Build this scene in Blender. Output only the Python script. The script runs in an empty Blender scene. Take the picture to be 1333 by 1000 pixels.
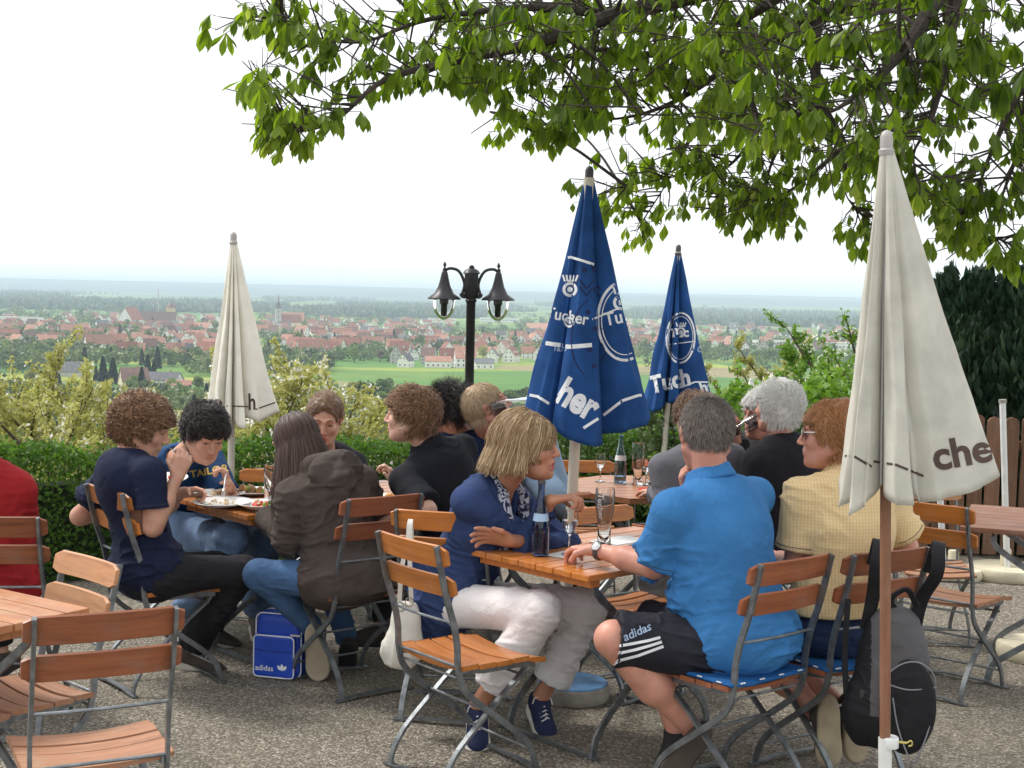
import bpy, bmesh, math, random
import numpy as np
from mathutils import Vector, Matrix, noise as mnoise
from mathutils.bvhtree import BVHTree
random.seed(7); RNG = np.random.default_rng(7)
sc = bpy.context.scene
COL = sc.collection
R = math.radians
V = Vector
# ------------------------------------------------------------------ camera
FPX, CAMZ = 1800.0, 1.75
_p, _r = math.atan(112/1800), R(1.3)
CF = V((0, math.cos(_p), -math.sin(_p)))
_R0, _U0 = V((1, 0, 0)), V((0, math.sin(_p), math.cos(_p)))
CR = _R0*math.cos(_r) + _U0*math.sin(_r)
CU = _U0*math.cos(_r) - _R0*math.sin(_r)
CAM = V((0, 0, CAMZ))
def ray(px, py): return CF + CR*((px-666.5)/FPX) - CU*((py-500)/FPX)
def P(px, py, Y):
    d = ray(px, py); return CAM + d*(Y/d.y)
def G(px, py, z=0.0):
    d = ray(px, py); return CAM + d*((z-CAMZ)/d.z)
cd = bpy.data.cameras.new('camera'); cam = bpy.data.objects.new('camera', cd); COL.objects.link(cam)
cd.lens = FPX/1333*36; cd.sensor_width = 36; cd.clip_start = .05; cd.clip_end = 60000
mw = Matrix((CR, CU, -CF)).transposed().to_4x4(); mw.translation = CAM
cam.matrix_world = mw; sc.camera = cam
# ------------------------------------------------------------------ object helpers
def tag(o, label=None, cat=None, group=None, kind=None):
    if label: o['label'] = label
    if cat: o['category'] = cat
    if group: o['group'] = group
    if kind: o['kind'] = kind
    return o
def empty(name, loc=(0, 0, 0), rz=0):
    o = bpy.data.objects.new(name, None); COL.objects.link(o); o.location = loc; o.rotation_euler = (0, 0, rz)
    o.empty_display_size = .1
    return o
def link(name, me, mats, parent=None, smooth=False):
    o = bpy.data.objects.new(name, me); COL.objects.link(o)
    if not isinstance(mats, (list, tuple)): mats = [mats]
    for m in mats: me.materials.append(m)
    if smooth: me.polygons.foreach_set('use_smooth', [True]*len(me.polygons))
    if parent: o.parent = parent
    return o
def npmesh(name, verts, faces, mats, parent=None, smooth=False, mi=None):
    """verts (n,3), faces list or (m,k) array"""
    me = bpy.data.meshes.new(name)
    verts = np.asarray(verts, dtype=np.float32)
    if isinstance(faces, np.ndarray):
        m, k = faces.shape
        me.vertices.add(len(verts)); me.vertices.foreach_set('co', verts.ravel())
        me.loops.add(m*k); me.loops.foreach_set('vertex_index', faces.astype(np.int32).ravel())
        me.polygons.add(m); me.polygons.foreach_set('loop_start', np.arange(0, m*k, k, dtype=np.int32))
        me.update(calc_edges=True); me.validate()
    else:
        me.from_pydata(verts.tolist(), [], faces); me.update()
    if mi is not None and len(mi) == len(me.polygons): me.polygons.foreach_set('material_index', np.asarray(mi, dtype=np.int32))
    return link(name, me, mats, parent, smooth)
def copy_tree(o, parent=None, kids=None):
    c = o.copy(); COL.objects.link(c)
    if parent: c.parent = parent
    for ch in (kids or KIDS)(o): copy_tree(ch, c, kids)
    return c
def KIDS(o): return [x for x in list(COL.objects) if x.parent == o]
def attr(o, name, vals):
    a = o.data.attributes.new(name, 'FLOAT', 'POINT'); a.data.foreach_set('value', np.asarray(vals, dtype=np.float32))
class MB:
    """collects simple solids; .out() links them as one mesh"""
    def __init__(s): s.v = []; s.f = []; s.m = []; s.cm = 0
    def add(s, vs, fs):
        b = len(s.v); s.v += [tuple(v) for v in vs]; s.f += [[i+b for i in f] for f in fs]; s.m += [s.cm]*len(fs)
    def box(s, c, size, M=None, bev=0.0):
        x, y, z = size[0]/2, size[1]/2, size[2]/2
        if bev <= 0:
            vs = [V((a*x, b*y, d*z)) for a in (-1, 1) for b in (-1, 1) for d in (-1, 1)]
            fs = [(0, 1, 3, 2), (4, 6, 7, 5), (0, 4, 5, 1), (2, 3, 7, 6), (0, 2, 6, 4), (1, 5, 7, 3)]
        else:
            bm = bmesh.new(); bmesh.ops.create_cube(bm, size=1)
            for v in bm.verts: v.co = V((v.co.x*2*x, v.co.y*2*y, v.co.z*2*z))
            bmesh.ops.bevel(bm, geom=list(bm.edges), offset=bev, segments=2, affect='EDGES', profile=.6)
            bm.verts.index_update(); vs = [v.co.copy() for v in bm.verts]; fs = [[v.index for v in f.verts] for f in bm.faces]; bm.free()
        c = V(c)
        s.add([(M @ v if M else v)+c for v in vs], fs); return s
    def tube(s, pts, r, n=8, cap=True, flat=None, up=V((0, 0, 1))):
        """round tube, or flat bar when flat=(w along side, t)"""
        pts = [V(p) for p in pts]; rr = r if isinstance(r, (list, tuple)) else [r]*len(pts)
        vs = []; prev = None
        for i, p in enumerate(pts):
            t = (pts[min(i+1, len(pts)-1)]-pts[max(i-1, 0)]).normalized()
            if prev is None:
                a = up if abs(t.dot(up)) < .95 else V((1, 0, 0))
                x = t.cross(a).normalized()
            else:
                x = (prev - t*prev.dot(t)).normalized()
            prev = x; y = t.cross(x)
            if flat:
                for a, b in ((-1, -1), (1, -1), (1, 1), (-1, 1)): vs.append(p+x*(a*flat[0]/2)+y*(b*flat[1]/2))
            else:
                for k in range(n):
                    q = 2*math.pi*k/n; vs.append(p+x*(math.cos(q)*rr[i])+y*(math.sin(q)*rr[i]))
        m = 4 if flat else n
        fs = [(i*m+k, i*m+(k+1) % m, (i+1)*m+(k+1) % m, (i+1)*m+k) for i in range(len(pts)-1) for k in range(m)]
        if cap: fs += [tuple(range(m-1, -1, -1)), tuple(range((len(pts)-1)*m, len(pts)*m))]
        s.add(vs, fs); return s
    def lathe(s, prof, n=24, c=(0, 0, 0), M=None, cap=True):
        c = V(c); vs = []
        for r, z in prof:
            for k in range(n):
                q = 2*math.pi*k/n; v = V((r*math.cos(q), r*math.sin(q), z)); vs.append((M @ v if M else v)+c)
        L = len(prof)
        fs = [(i*n+k, i*n+(k+1) % n, (i+1)*n+(k+1) % n, (i+1)*n+k) for i in range(L-1) for k in range(n)]
        if cap: fs += [tuple(range(n-1, -1, -1)), tuple(range((L-1)*n, L*n))]
        s.add(vs, fs); return s
    def out(s, name, mats, parent=None, smooth=False):
        me = bpy.data.meshes.new(name); me.from_pydata(s.v, [], s.f); me.update()
        me.polygons.foreach_set('material_index', s.m)
        o = link(name, me, mats, parent, smooth)
        if smooth: o.data.set_sharp_from_angle(angle=R(40))
        return o
def bez(pts, n=6):
    """Catmull-Rom through pts"""
    pts = [V(p) for p in pts]; q = [pts[0]*2-pts[1]]+pts+[pts[-1]*2-pts[-2]]; out = []
    for i in range(1, len(q)-2):
        for k in range(n):
            t = k/n; a, b, c, d = q[i-1], q[i], q[i+1], q[i+2]
            out.append(.5*((2*b)+(c-a)*t+(2*a-5*b+4*c-d)*t*t+(3*b-a-3*c+d)*t**3))
    out.append(pts[-1]); return out
# ------------------------------------------------------------------ numpy noise
def _h(ix, iy, iz):
    n = (ix*374761393+iy*668265263+iz*1442695041) & 0xffffffff
    n = ((n ^ (n >> 13))*1274126177) & 0xffffffff
    return ((n ^ (n >> 16)) & 0xffff)/65535.0
def vnoise(p, s=1.0, seed=0):
    q = np.asarray(p, dtype=np.float64)*s+seed*17.31+100
    i = np.floor(q).astype(np.int64); f = q-i; f = f*f*(3-2*f)
    r = 0
    for dx in (0, 1):
        for dy in (0, 1):
            for dz in (0, 1):
                w = (f[..., 0] if dx else 1-f[..., 0])*(f[..., 1] if dy else 1-f[..., 1])*(f[..., 2] if dz else 1-f[..., 2])
                r = r+w*_h(i[..., 0]+dx, i[..., 1]+dy, i[..., 2]+dz)
    return r*2-1
def fbm(p, s, o=3, seed=0):
    return sum(vnoise(p, s*2**k, seed+k)*.5**k for k in range(o))
# ------------------------------------------------------------------ materials
def srgb(*c):
    c = c[0] if len(c) == 1 else c
    if isinstance(c, str): c = [int(c[i:i+2], 16) for i in (0, 2, 4)]
    return tuple(((x/255)/12.92 if x/255 <= .04045 else ((x/255+.055)/1.055)**2.4) for x in c)
class NT:
    def __init__(s, name):
        s.mat = bpy.data.materials.new(name); s.mat.use_nodes = True; s.t = s.mat.node_tree
        s.b = s.t.nodes['Principled BSDF']; s.o = s.t.nodes['Material Output']
    def n(s, typ, **kw):
        x = s.t.nodes.new(typ)
        for k, v in kw.items():
            if k in x.inputs.keys(): x.inputs[k].default_value = v
            else: setattr(x, k, v)
        return x
    def l(s, a, b): s.t.links.new(a, b)
    def ramp(s, stops, src):
        r = s.n('ShaderNodeValToRGB'); e = r.color_ramp.elements
        while len(e) < len(stops): e.new(.5)
        for i, (p, c) in enumerate(stops):
            e[i].position = p; e[i].color = tuple(c)+(1,) if not isinstance(c, (int, float)) else (c, c, c, 1)
        s.l(src, r.inputs[0]); return r.outputs[0]
    def mix(s, a, b, fac, typ='MIX'):
        m = s.n('ShaderNodeMix'); m.data_type = 'RGBA'; m.blend_type = typ
        for sock, v in ((m.inputs[6], a), (m.inputs[7], b), (m.inputs[0], fac)):
            if hasattr(v, 'links') or hasattr(v, 'is_output'): s.l(v, sock)
            elif isinstance(v, tuple): sock.default_value = v+(1,) if len(v) == 3 else v
            else: sock.default_value = v
        return m.outputs[2]
    def coord(s, kind='Object', scale=(1, 1, 1)):
        c = s.n('ShaderNodeTexCoord'); m = s.n('ShaderNodeMapping'); s.l(c.outputs[kind], m.inputs[0])
        m.inputs['Scale'].default_value = scale; return m.outputs[0]
    def noise(s, vec, scale, detail=4, rough=.55, dist=0):
        x = s.n('ShaderNodeTexNoise'); x.inputs['Scale'].default_value = scale; x.inputs['Detail'].default_value = detail
        x.inputs['Roughness'].default_value = rough; x.inputs['Distortion'].default_value = dist
        if vec: s.l(vec, x.inputs['Vector'])
        return x.outputs[0]
    def bump(s, h, dist=.01, st=1.0):
        b = s.n('ShaderNodeBump'); b.inputs['Distance'].default_value = dist; b.inputs['Strength'].default_value = st
        s.l(h, b.inputs['Height']); s.l(b.outputs[0], s.b.inputs['Normal']); return b
    def set(s, **kw):
        for k, v in kw.items():
            i = s.b.inputs[k.replace('_', ' ')]
            if hasattr(v, 'is_output'): s.l(v, i)
            else: i.default_value = v+(1,) if isinstance(v, tuple) and len(v) == 3 else v
        return s
def cloth(name, c, var=.25, weave=900, rough=.85, bump=.004, bscale=18, sheen=.0, pattern=None):
    m = NT(name); co = m.coord('Object'); n = m.noise(co, 7, 5)
    c2 = tuple(x*(1-var) for x in c); c3 = tuple(min(1, x*(1+var*.7)+.004) for x in c)
    col = m.ramp([(.3, c2), (.7, c3)], n)
    if pattern: col = pattern(m, col)
    m.set(Base_Color=col, Roughness=rough, Sheen_Weight=sheen, Specular_IOR_Level=.25)
    nb = m.noise(co, bscale, 3, .5, .6); w = m.noise(co, weave, 1)
    mm = m.n('ShaderNodeMath', operation='MULTIPLY_ADD'); m.l(w, mm.inputs[0]); mm.inputs[1].default_value = .06; m.l(nb, mm.inputs[2])
    m.bump(mm.outputs[0], bump*3, .8); return m.mat
def plain(name, c, rough=.5, metal=0, var=.15, scale=8, bump=0, bscale=60, spec=.5, coat=0):
    m = NT(name); co = m.coord('Object'); n = m.noise(co, scale, 5)
    col = m.ramp([(.3, tuple(x*(1-var) for x in c)), (.7, tuple(min(1, x*(1+var)) for x in c))], n)
    m.set(Base_Color=col, Roughness=rough, Metallic=metal, Specular_IOR_Level=spec, Coat_Weight=coat)
    if bump: m.bump(m.noise(co, bscale, 4), bump, 1)
    return m.mat
def wood(name, c, dark, axis=0, rough=.38, coat=.25, wear=.25, worn=(.30, .22, .17)):
    m = NT(name); sc_ = [30, 30, 30]; sc_[axis] = 1.6
    co = m.coord('Object', tuple(sc_)); oi = m.n('ShaderNodeObjectInfo')
    ad = m.n('ShaderNodeVectorMath', operation='ADD'); m.l(co, ad.inputs[0]); cx = m.n('ShaderNodeCombineXYZ')
    mu = m.n('ShaderNodeMath', operation='MULTIPLY'); m.l(oi.outputs['Random'], mu.inputs[0]); mu.inputs[1].default_value = 37
    for k in range(3): m.l(mu.outputs[0], cx.inputs[k])
    m.l(cx.outputs[0], ad.inputs[1]); g = m.noise(ad.outputs[0], 1.5, 6, .65, .4)
    col = m.ramp([(.28, dark), (.5, c), (.75, tuple(min(1, x*1.25) for x in c))], g)
    co2 = m.coord('Object'); w = m.noise(co2, 9, 6, .7)
    geo = m.n('ShaderNodeNewGeometry')
    wf = m.ramp([(.5, 0), (.72, wear)], w)
    col = m.mix(col, worn, wf)
    hs = m.n('ShaderNodeHueSaturation'); m.l(col, hs.inputs['Color'])
    mr = m.n('ShaderNodeMapRange'); m.l(oi.outputs['Random'], mr.inputs[0]); mr.inputs[3].default_value = .75; mr.inputs[4].default_value = 1.2
    m.l(mr.outputs[0], hs.inputs['Value'])
    rr = m.ramp([(.4, rough), (.75, rough+.3)], w)
    m.set(Base_Color=hs.outputs[0], Roughness=rr, Coat_Weight=coat, Coat_Roughness=.25, Specular_IOR_Level=.4)
    m.bump(g, .002, .5); return m.mat
def glass(name, tint=(1, 1, 1), rough=.01, ior=1.45):
    m = NT(name); m.set(Base_Color=tint, Roughness=rough, Transmission_Weight=1.0, IOR=ior); return m.mat
def leafmat(name, c1, c2, trans=.35, rough=.5, attrname='rnd', c3=None):
    """two-sided leaf: colour from a per-leaf random value, diffuse + translucent + gloss"""
    m = NT(name); a = m.n('ShaderNodeAttribute'); a.attribute_name = attrname
    st = [(.0, c1), (.8, c2)] + ([(1.0, c3)] if c3 else [])
    col = m.ramp(st, a.outputs['Fac'])
    m.set(Base_Color=col, Roughness=rough, Specular_IOR_Level=.3)
    tr = m.n('ShaderNodeBsdfTranslucent'); hs = m.n('ShaderNodeHueSaturation'); m.l(col, hs.inputs['Color']); hs.inputs['Value'].default_value = 1.5; hs.inputs['Saturation'].default_value = 1.1
    m.l(hs.outputs[0], tr.inputs[0]); mx = m.n('ShaderNodeMixShader'); mx.inputs[0].default_value = trans
    m.l(m.b.outputs[0], mx.inputs[1]); m.l(tr.outputs[0], mx.inputs[2]); m.l(mx.outputs[0], m.o.inputs[0]); return m.mat
# ------------------------------------------------------------------ world, sun, haze
SUN_EL, SUN_AZ = R(52), R(-62)       # azimuth from +Y towards +X; light from the left and a little behind the view
w = bpy.data.worlds.new('World'); sc.world = w; w.use_nodes = True
wt = w.node_tree; bg = wt.nodes['Background']
sky = wt.nodes.new('ShaderNodeTexSky'); sky.sky_type = 'NISHITA'; sky.sun_disc = False
sky.sun_elevation = SUN_EL; sky.sun_rotation = SUN_AZ; sky.dust_density = 3; sky.air_density = 1; sky.ozone_density = 1
tc = wt.nodes.new('ShaderNodeTexCoord'); mp = wt.nodes.new('ShaderNodeMapping'); mp.inputs['Scale'].default_value = (1.2, 1.2, 3)
wt.links.new(tc.outputs['Generated'], mp.inputs[0])
cn = wt.nodes.new('ShaderNodeTexNoise'); cn.inputs['Scale'].default_value = 2.2; cn.inputs['Detail'].default_value = 6; wt.links.new(mp.outputs[0], cn.inputs['Vector'])
cr = wt.nodes.new('ShaderNodeValToRGB'); cr.color_ramp.elements[0].position = .3; cr.color_ramp.elements[1].position = .62
cr.color_ramp.elements[0].color = (.72, .72, .72, 1); cr.color_ramp.elements[1].color = (.93, .93, .93, 1)
wt.links.new(cn.outputs[0], cr.inputs[0])
mx = wt.nodes.new('ShaderNodeMix'); mx.data_type = 'RGBA'; wt.links.new(cr.outputs[0], mx.inputs[0]); wt.links.new(sky.outputs[0], mx.inputs[6])
mx.inputs[7].default_value = (13.0, 13.2, 13.4, 1)
wt.links.new(mx.outputs[2], bg.inputs[0]); bg.inputs[1].default_value = .090
sd = bpy.data.lights.new('sun', 'SUN'); sd.energy = 2.5; sd.angle = R(12); sd.color = (1, .96, .9)
so = bpy.data.objects.new('sun', sd); COL.objects.link(so)
sdir = V((math.sin(SUN_AZ)*math.cos(SUN_EL), math.cos(SUN_AZ)*math.cos(SUN_EL), math.sin(SUN_EL)))
so.rotation_euler = sdir.to_track_quat('Z', 'Y').to_euler(); so.location = (-10, -5, 20)
sc.view_settings.view_transform = 'Standard'; sc.view_settings.look = 'None'; sc.view_settings.exposure = .35; sc.view_settings.gamma = 1
c_ = sc.cycles; c_.max_bounces = 8; c_.transparent_max_bounces = 12; c_.volume_bounces = 1; c_.diffuse_bounces = 3; c_.glossy_bounces = 3; c_.transmission_bounces = 8
c_.use_denoising = True; c_.caustics_refractive = False; c_.caustics_reflective = False; c_.sample_clamp_indirect = 6

# ------------------------------------------------------------------ terrain
def hmap(x, y):
    """height of the land at (x, y); the terrace is at 0"""
    x = np.asarray(x, float); y = np.asarray(y, float)
    ys = [-60, 8, 10.5, 16, 30, 80, 200, 450, 700, 1200, 2000, 3000, 4200, 5200, 6500, 8500, 11000, 14000, 17000, 18500, 20000]
    zs = [0, 0, -.5, -2.0, -4.5, -14, -32, -49, -51, -52, -54, -55, -52, -44, -36, -26, -12, 40, 105, 108, 100]
    yy = y + 0*x
    z = np.interp(yy, ys, zs)
    far = np.clip((yy-2500)/6000, 0, 1)
    p = np.stack([x/2600, yy/2600, 0*x], -1)
    z = z+far*14*vnoise(p, 1.0, 3)+np.clip((yy-9000)/8000, 0, 1)*22*vnoise(p*.45, 1, 9)
    z = z+np.clip((yy-60)/500, 0, 1)*1.2*vnoise(np.stack([x/90, yy/90, 0*x], -1), 1, 5)
    # terrace is kept flat where the fence stands, the land falls away later there
    side = np.clip((x-1.2)/1.5, 0, 1)*np.clip((14-yy)/3, 0, 1)*np.clip((yy+60)/10, 0, 1)
    return z*(1-side)
ys = np.concatenate([np.linspace(10.35, 40, 24), np.geomspace(44, 19500, 150)])
rows, nx = [], 140
vx, vy = [], []
for y in ys:
    half = max(14, y*.62)
    vx.append(np.linspace(-half, half, nx)); vy.append(np.full(nx, y))
vx = np.array(vx); vy = np.array(vy); vz = hmap(vx, vy)-.12
vv = np.stack([vx, vy, vz], -1).reshape(-1, 3)
ii = np.arange(len(ys)-1)[:, None]*nx+np.arange(nx-1)[None]
ff = np.stack([ii, ii+1, ii+nx+1, ii+nx], -1).reshape(-1, 4)
m = NT('meadow_land')
co = m.coord('Object'); big = m.n('ShaderNodeTexVoronoi'); mp_ = m.coord('Object', (1/230, 1/95, 0)); m.l(mp_, big.inputs[0]); big.inputs['Scale'].default_value = 1
big.inputs['Randomness'].default_value = .75
sepc = m.n('ShaderNodeSeparateColor'); m.l(big.outputs['Color'], sepc.inputs[0])
fieldc = m.ramp([(0, (.095, .21, .045)), (.28, (.12, .25, .06)), (.45, (.075, .17, .05)), (.62, (.17, .27, .06)), (.80, (.36, .38, .08)), (.86, (.14, .24, .06)), (.95, (.30, .24, .14))], sepc.outputs[0])
nz = m.noise(co, .03, 6); fieldc = m.mix(fieldc, (.06, .13, .035), m.ramp([(.45, 0), (.75, .6)], nz))
nz2 = m.noise(co, .8, 4); fieldc = m.mix(fieldc, (.10, .17, .05), m.ramp([(.4, 0), (.8, .5)], nz2))
sx = m.n('ShaderNodeSeparateXYZ'); m.l(co, sx.inputs[0])
fw = m.noise(m.coord('Object', (1/3800, 1/1500, 0)), 1.0, 5)          # the far country is mostly woodland
wf = m.n('ShaderNodeMapRange'); m.l(sx.outputs[1], wf.inputs[0]); wf.inputs[1].default_value = 3800; wf.inputs[2].default_value = 7500
wm = m.n('ShaderNodeMath', operation='MULTIPLY'); m.l(wf.outputs[0], wm.inputs[0]); m.l(m.ramp([(.44, 1), (.50, .0)], fw), wm.inputs[1])
wm2 = m.n('ShaderNodeMath', operation='MAXIMUM'); m.l(wm.outputs[0], wm2.inputs[0])
wf2 = m.n('ShaderNodeMapRange'); m.l(sx.outputs[1], wf2.inputs[0]); wf2.inputs[1].default_value = 9000; wf2.inputs[2].default_value = 11000; m.l(wf2.outputs[0], wm2.inputs[1])
fieldc = m.mix(fieldc, (.022, .045, .022), wm2.outputs[0])
nf = m.n('ShaderNodeMapRange'); m.l(sx.outputs[1], nf.inputs[0]); nf.inputs[1].default_value = 760; nf.inputs[2].default_value = 640   # rough wooded slope below the terrace
fieldc = m.mix(fieldc, m.ramp([(.35, (.03, .055, .018)), (.6, (.07, .12, .03)), (.75, (.12, .15, .05))], m.noise(co, .05, 7)), nf.outputs[0])
m.set(Base_Color=fieldc, Roughness=.95, Specular_IOR_Level=.1)
terr = npmesh('terrain', vv, ff, m.mat, smooth=True); tag(terr, kind='structure')
# terrace: pebble-washed concrete
m = NT('exposed_pebble_paving'); co = m.coord('Object')
v1 = m.n('ShaderNodeTexVoronoi'); m.l(co, v1.inputs[0]); v1.inputs['Scale'].default_value = 72
v2 = m.n('ShaderNodeTexVoronoi'); m.l(co, v2.inputs[0]); v2.inputs['Scale'].default_value = 125
s1 = m.n('ShaderNodeSeparateColor'); m.l(v1.outputs['Color'], s1.inputs[0]); s2 = m.n('ShaderNodeSeparateColor'); m.l(v2.outputs['Color'], s2.inputs[0])
peb = m.ramp([(0, (.045, .036, .027)), (.3, (.12, .102, .078)), (.65, (.22, .195, .155)), (.9, (.34, .31, .25)), (1, (.56, .52, .45))], s1.outputs[0])
peb2 = m.ramp([(0, (.14, .12, .09)), (.6, (.33, .29, .23)), (1, (.5, .46, .39))], s2.outputs[0])
col = m.mix(peb, peb2, .22)
edge = m.ramp([(.0, .0), (.55, 0), (.85, .75)], v1.outputs['Distance'])
v1.inputs['Scale'].default_value = 108
sm = m.n('ShaderNodeMath', operation='MULTIPLY'); m.l(v1.outputs['Distance'], sm.inputs[0]); sm.inputs[1].default_value = 1.0
col = m.mix(col, (.09, .078, .06), edge)
dirt = m.noise(co, 1.1, 6, .6); col = m.mix(col, (.19, .17, .12), m.ramp([(.4, 0), (.7, .25)], dirt))
moss = m.noise(co, 3.5, 7, .7); col = m.mix(col, (.075, .10, .03), m.ramp([(.66, 0), (.8, .55)], moss))
m.set(Base_Color=col, Roughness=.85, Specular_IOR_Level=.3)
inv = m.n('ShaderNodeMath', operation='SUBTRACT'); inv.inputs[0].default_value = 1; m.l(v1.outputs['Distance'], inv.inputs[1])
m.bump(inv.outputs[0], .006, .9)
mb = MB(); mb.add([(-16, -12, 0), (16, -12, 0), (16, 13.0, 0), (1.9, 13.0, 0), (1.4, 11.2, 0), (-5, 7.75, 0), (-16, 3.2, 0)], [(0, 1, 2, 3, 4, 5, 6)])
ter = mb.out('terrace_ground', m.mat); tag(ter, kind='structure')
# earth bank dropping from the terrace edge to the slope
m = NT('bank_soil'); co = m.coord('Object'); m.set(Base_Color=m.ramp([(.35, (.05, .045, .03)), (.6, (.06, .09, .025)), (.8, (.10, .13, .04))], m.noise(co, 3, 6)), Roughness=1.0)
bk = [(-16, 3.2), (-5, 7.75), (1.4, 11.2), (1.9, 13.0), (16, 13.0)]
bv, bf = [], []
for i, (x, y) in enumerate(bk):
    for t, dz in ((0, -.004), (1.2, -.35), (5, -1.6), (11, -4)):
        bv.append((x-.25*t, y+t, dz))
for i in range(4):
    for k in range(3):
        a = i*4+k; bf.append((a, a+4, a+5, a+1))
o = npmesh('bank', bv, bf, m.mat, smooth=True); tag(o, kind='structure')
# haze: one closed box of thin air
m = bpy.data.materials.new('haze_air'); m.use_nodes = True; t = m.node_tree
t.nodes.remove(t.nodes['Principled BSDF']); pv = t.nodes.new('ShaderNodeVolumePrincipled')
pv.inputs['Density'].default_value = 1.3e-4; pv.inputs['Color'].default_value = (.72, .84, 1, 1); pv.inputs['Anisotropy'].default_value = 0
t.links.new(pv.outputs[0], t.nodes['Material Output'].inputs['Volume'])
zlo, zhi = float(vz.min())-1.5, float(vz.max())+8
mb = MB(); mb.box((0, 9900, (zlo+zhi)/2), (26000, 20200, zhi-zlo)); hz = mb.out('haze', m); tag(hz, kind='stuff')
# ------------------------------------------------------------------ the valley: houses, trees, woods
def land(px, py):
    """where the line of sight through a pixel meets the land"""
    d = ray(px, py); a = 40.0
    Ys = np.geomspace(40, 30000, 900); t = Ys/d.y
    zz = CAMZ+d.z*t; hh = hmap(d.x*t, Ys); k = np.argmax(hh > zz)
    if hh[k] <= zz[k]: return None
    return V((d.x*t[k], Ys[k], float(hh[k])))
M_WALL = [plain('render_'+n, c, .9, var=.08, scale=.4) for n, c in (('white', (.78, .77, .74)), ('cream', (.72, .63, .45)), ('grey', (.45, .44, .42)), ('ochre', (.62, .48, .26)))]
def roofm(name, c):
    m = NT(name); oi = m.n('ShaderNodeObjectInfo'); co = m.coord('Object'); n = m.noise(co, .6, 5)
    hs = m.n('ShaderNodeHueSaturation'); m.l(m.ramp([(.3, tuple(x*.75 for x in c)), (.7, tuple(x*1.2 for x in c))], n), hs.inputs['Color'])
    mr = m.n('ShaderNodeMapRange'); m.l(oi.outputs['Random'], mr.inputs[0]); mr.inputs[3].default_value = .7; mr.inputs[4].default_value = 1.25
    m.l(mr.outputs[0], hs.inputs['Value']); m.set(Base_Color=hs.outputs[0], Roughness=.85, Specular_IOR_Level=.2)
    wv = m.n('ShaderNodeTexWave'); wv.inputs['Scale'].default_value = 2.6; m.l(co, wv.inputs[0]); m.bump(wv.outputs[0], .04, .5); return m.mat
M_ROOF = [roofm('tile_'+n, c) for n, c in (('red', (.30, .135, .10)), ('orange', (.38, .20, .145)), ('brown', (.19, .12, .10)), ('slate', (.16, .16, .17)))]
M_WIN = plain('dark_window_glass', (.05, .06, .07), .15); M_CHIM = plain('chimney_brick', (.30, .14, .09), .9)
def gable_house(L, W, H, rise, wall, roof, nwin=4, floors=2, dormers=0, name='house', parts=False, over=.45):
    """long side along x. returns list of (name, MB, mat)"""
    wl = MB(); hw, hl = W/2, L/2
    wl.add([(-hl, -hw, -3), (hl, -hw, -3), (hl, hw, -3), (-hl, hw, -3), (-hl, -hw, H), (hl, -hw, H), (hl, hw, H), (-hl, hw, H), (-hl, 0, H+rise), (hl, 0, H+rise)],
           [(0, 1, 5, 4), (2, 3, 7, 6), (1, 2, 6, 9, 5), (3, 0, 4, 8, 7)])
    rf = MB(); sl = rise/hw; o = over
    for sgn in (-1, 1):
        a = [(-hl-o, sgn*(hw+o), H-o*sl+.08), (hl+o, sgn*(hw+o), H-o*sl+.08), (hl+o, 0, H+rise+.08), (-hl-o, 0, H+rise+.08)]
        b = [(x, y, z+.22) for x, y, z in a]
        rf.add(a+b, [(0, 1, 2, 3)[::-1], (4, 5, 6, 7), (0, 1, 5, 4), (1, 2, 6, 5), (3, 0, 4, 7)])
    ch = MB(); ch.box((hl*.35, hw*.18, H+rise+.3), (.7, .7, 1.8))
    wn = MB()
    for fl in range(floors):
        z = 1.5+fl*2.8
        if z+.7 > H: break
        for k in range(nwin):
            x = -hl+L*(k+.5)/nwin
            for sgn in (-1, 1): wn.box((x, sgn*(hw+.02), z), (1.1, .06, 1.3))
        for k in range(2):
            for sgn in (-1, 1): wn.box((sgn*(hl+.02), (-.5+k)*W*.45, z), (.06, 1.0, 1.3))
    for sgn in (-1, 1):
        for k in (-1, 1): wn.box((sgn*(hl+.02), k*W*.14, H+rise*.3), (.06, .8, 1.1))
    dm = MB()
    for k in range(dormers):
        x = -hl+L*(k+.5)/dormers
        dm.box((x, -hw*.62, H+rise*.38), (1.6, hw*.5, 1.5)); wn.box((x, -hw*.62-hw*.25-.02, H+rise*.42), (1.1, .06, .9))
    return [('wall', wl, wall), ('roof', rf, roof), ('chimney', ch, M_CHIM), ('window', wn, M_WIN)] + ([('dormer', dm, wall)] if dormers else [])
def joinparts(ps, name):
    b = MB(); mats = []
    for k, (_, mbb, mt) in enumerate(ps):
        n0 = len(b.v); b.v += mbb.v; b.f += [[i+n0 for i in f] for f in mbb.f]; b.m += [k]*len(mbb.f); mats.append(mt)
    return b, mats
WLN, RFN = ['white', 'cream', 'grey', 'ochre'], ['red', 'orange', 'dark brown', 'slate grey']
house_protos = []
specs = [(16, 10, 6, 6.5, 0, 0, 4, 2, 2), (13, 10, 5.5, 6, 0, 1, 3, 2, 0), (20, 10, 6.5, 6.5, 0, 0, 5, 2, 3), (12, 9, 5.5, 5.5, 1, 1, 3, 2, 0), (15, 11, 6, 7, 0, 2, 4, 2, 2),
         (22, 11, 8.5, 6, 0, 1, 6, 3, 0), (13, 11, 8, 7.5, 2, 2, 3, 3, 0), (12, 9, 5, 5, 0, 3, 3, 1, 0), (18, 10, 6, 6, 3, 0, 5, 2, 2), (14, 12, 6, 7, 0, 1, 4, 2, 1)]
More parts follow.
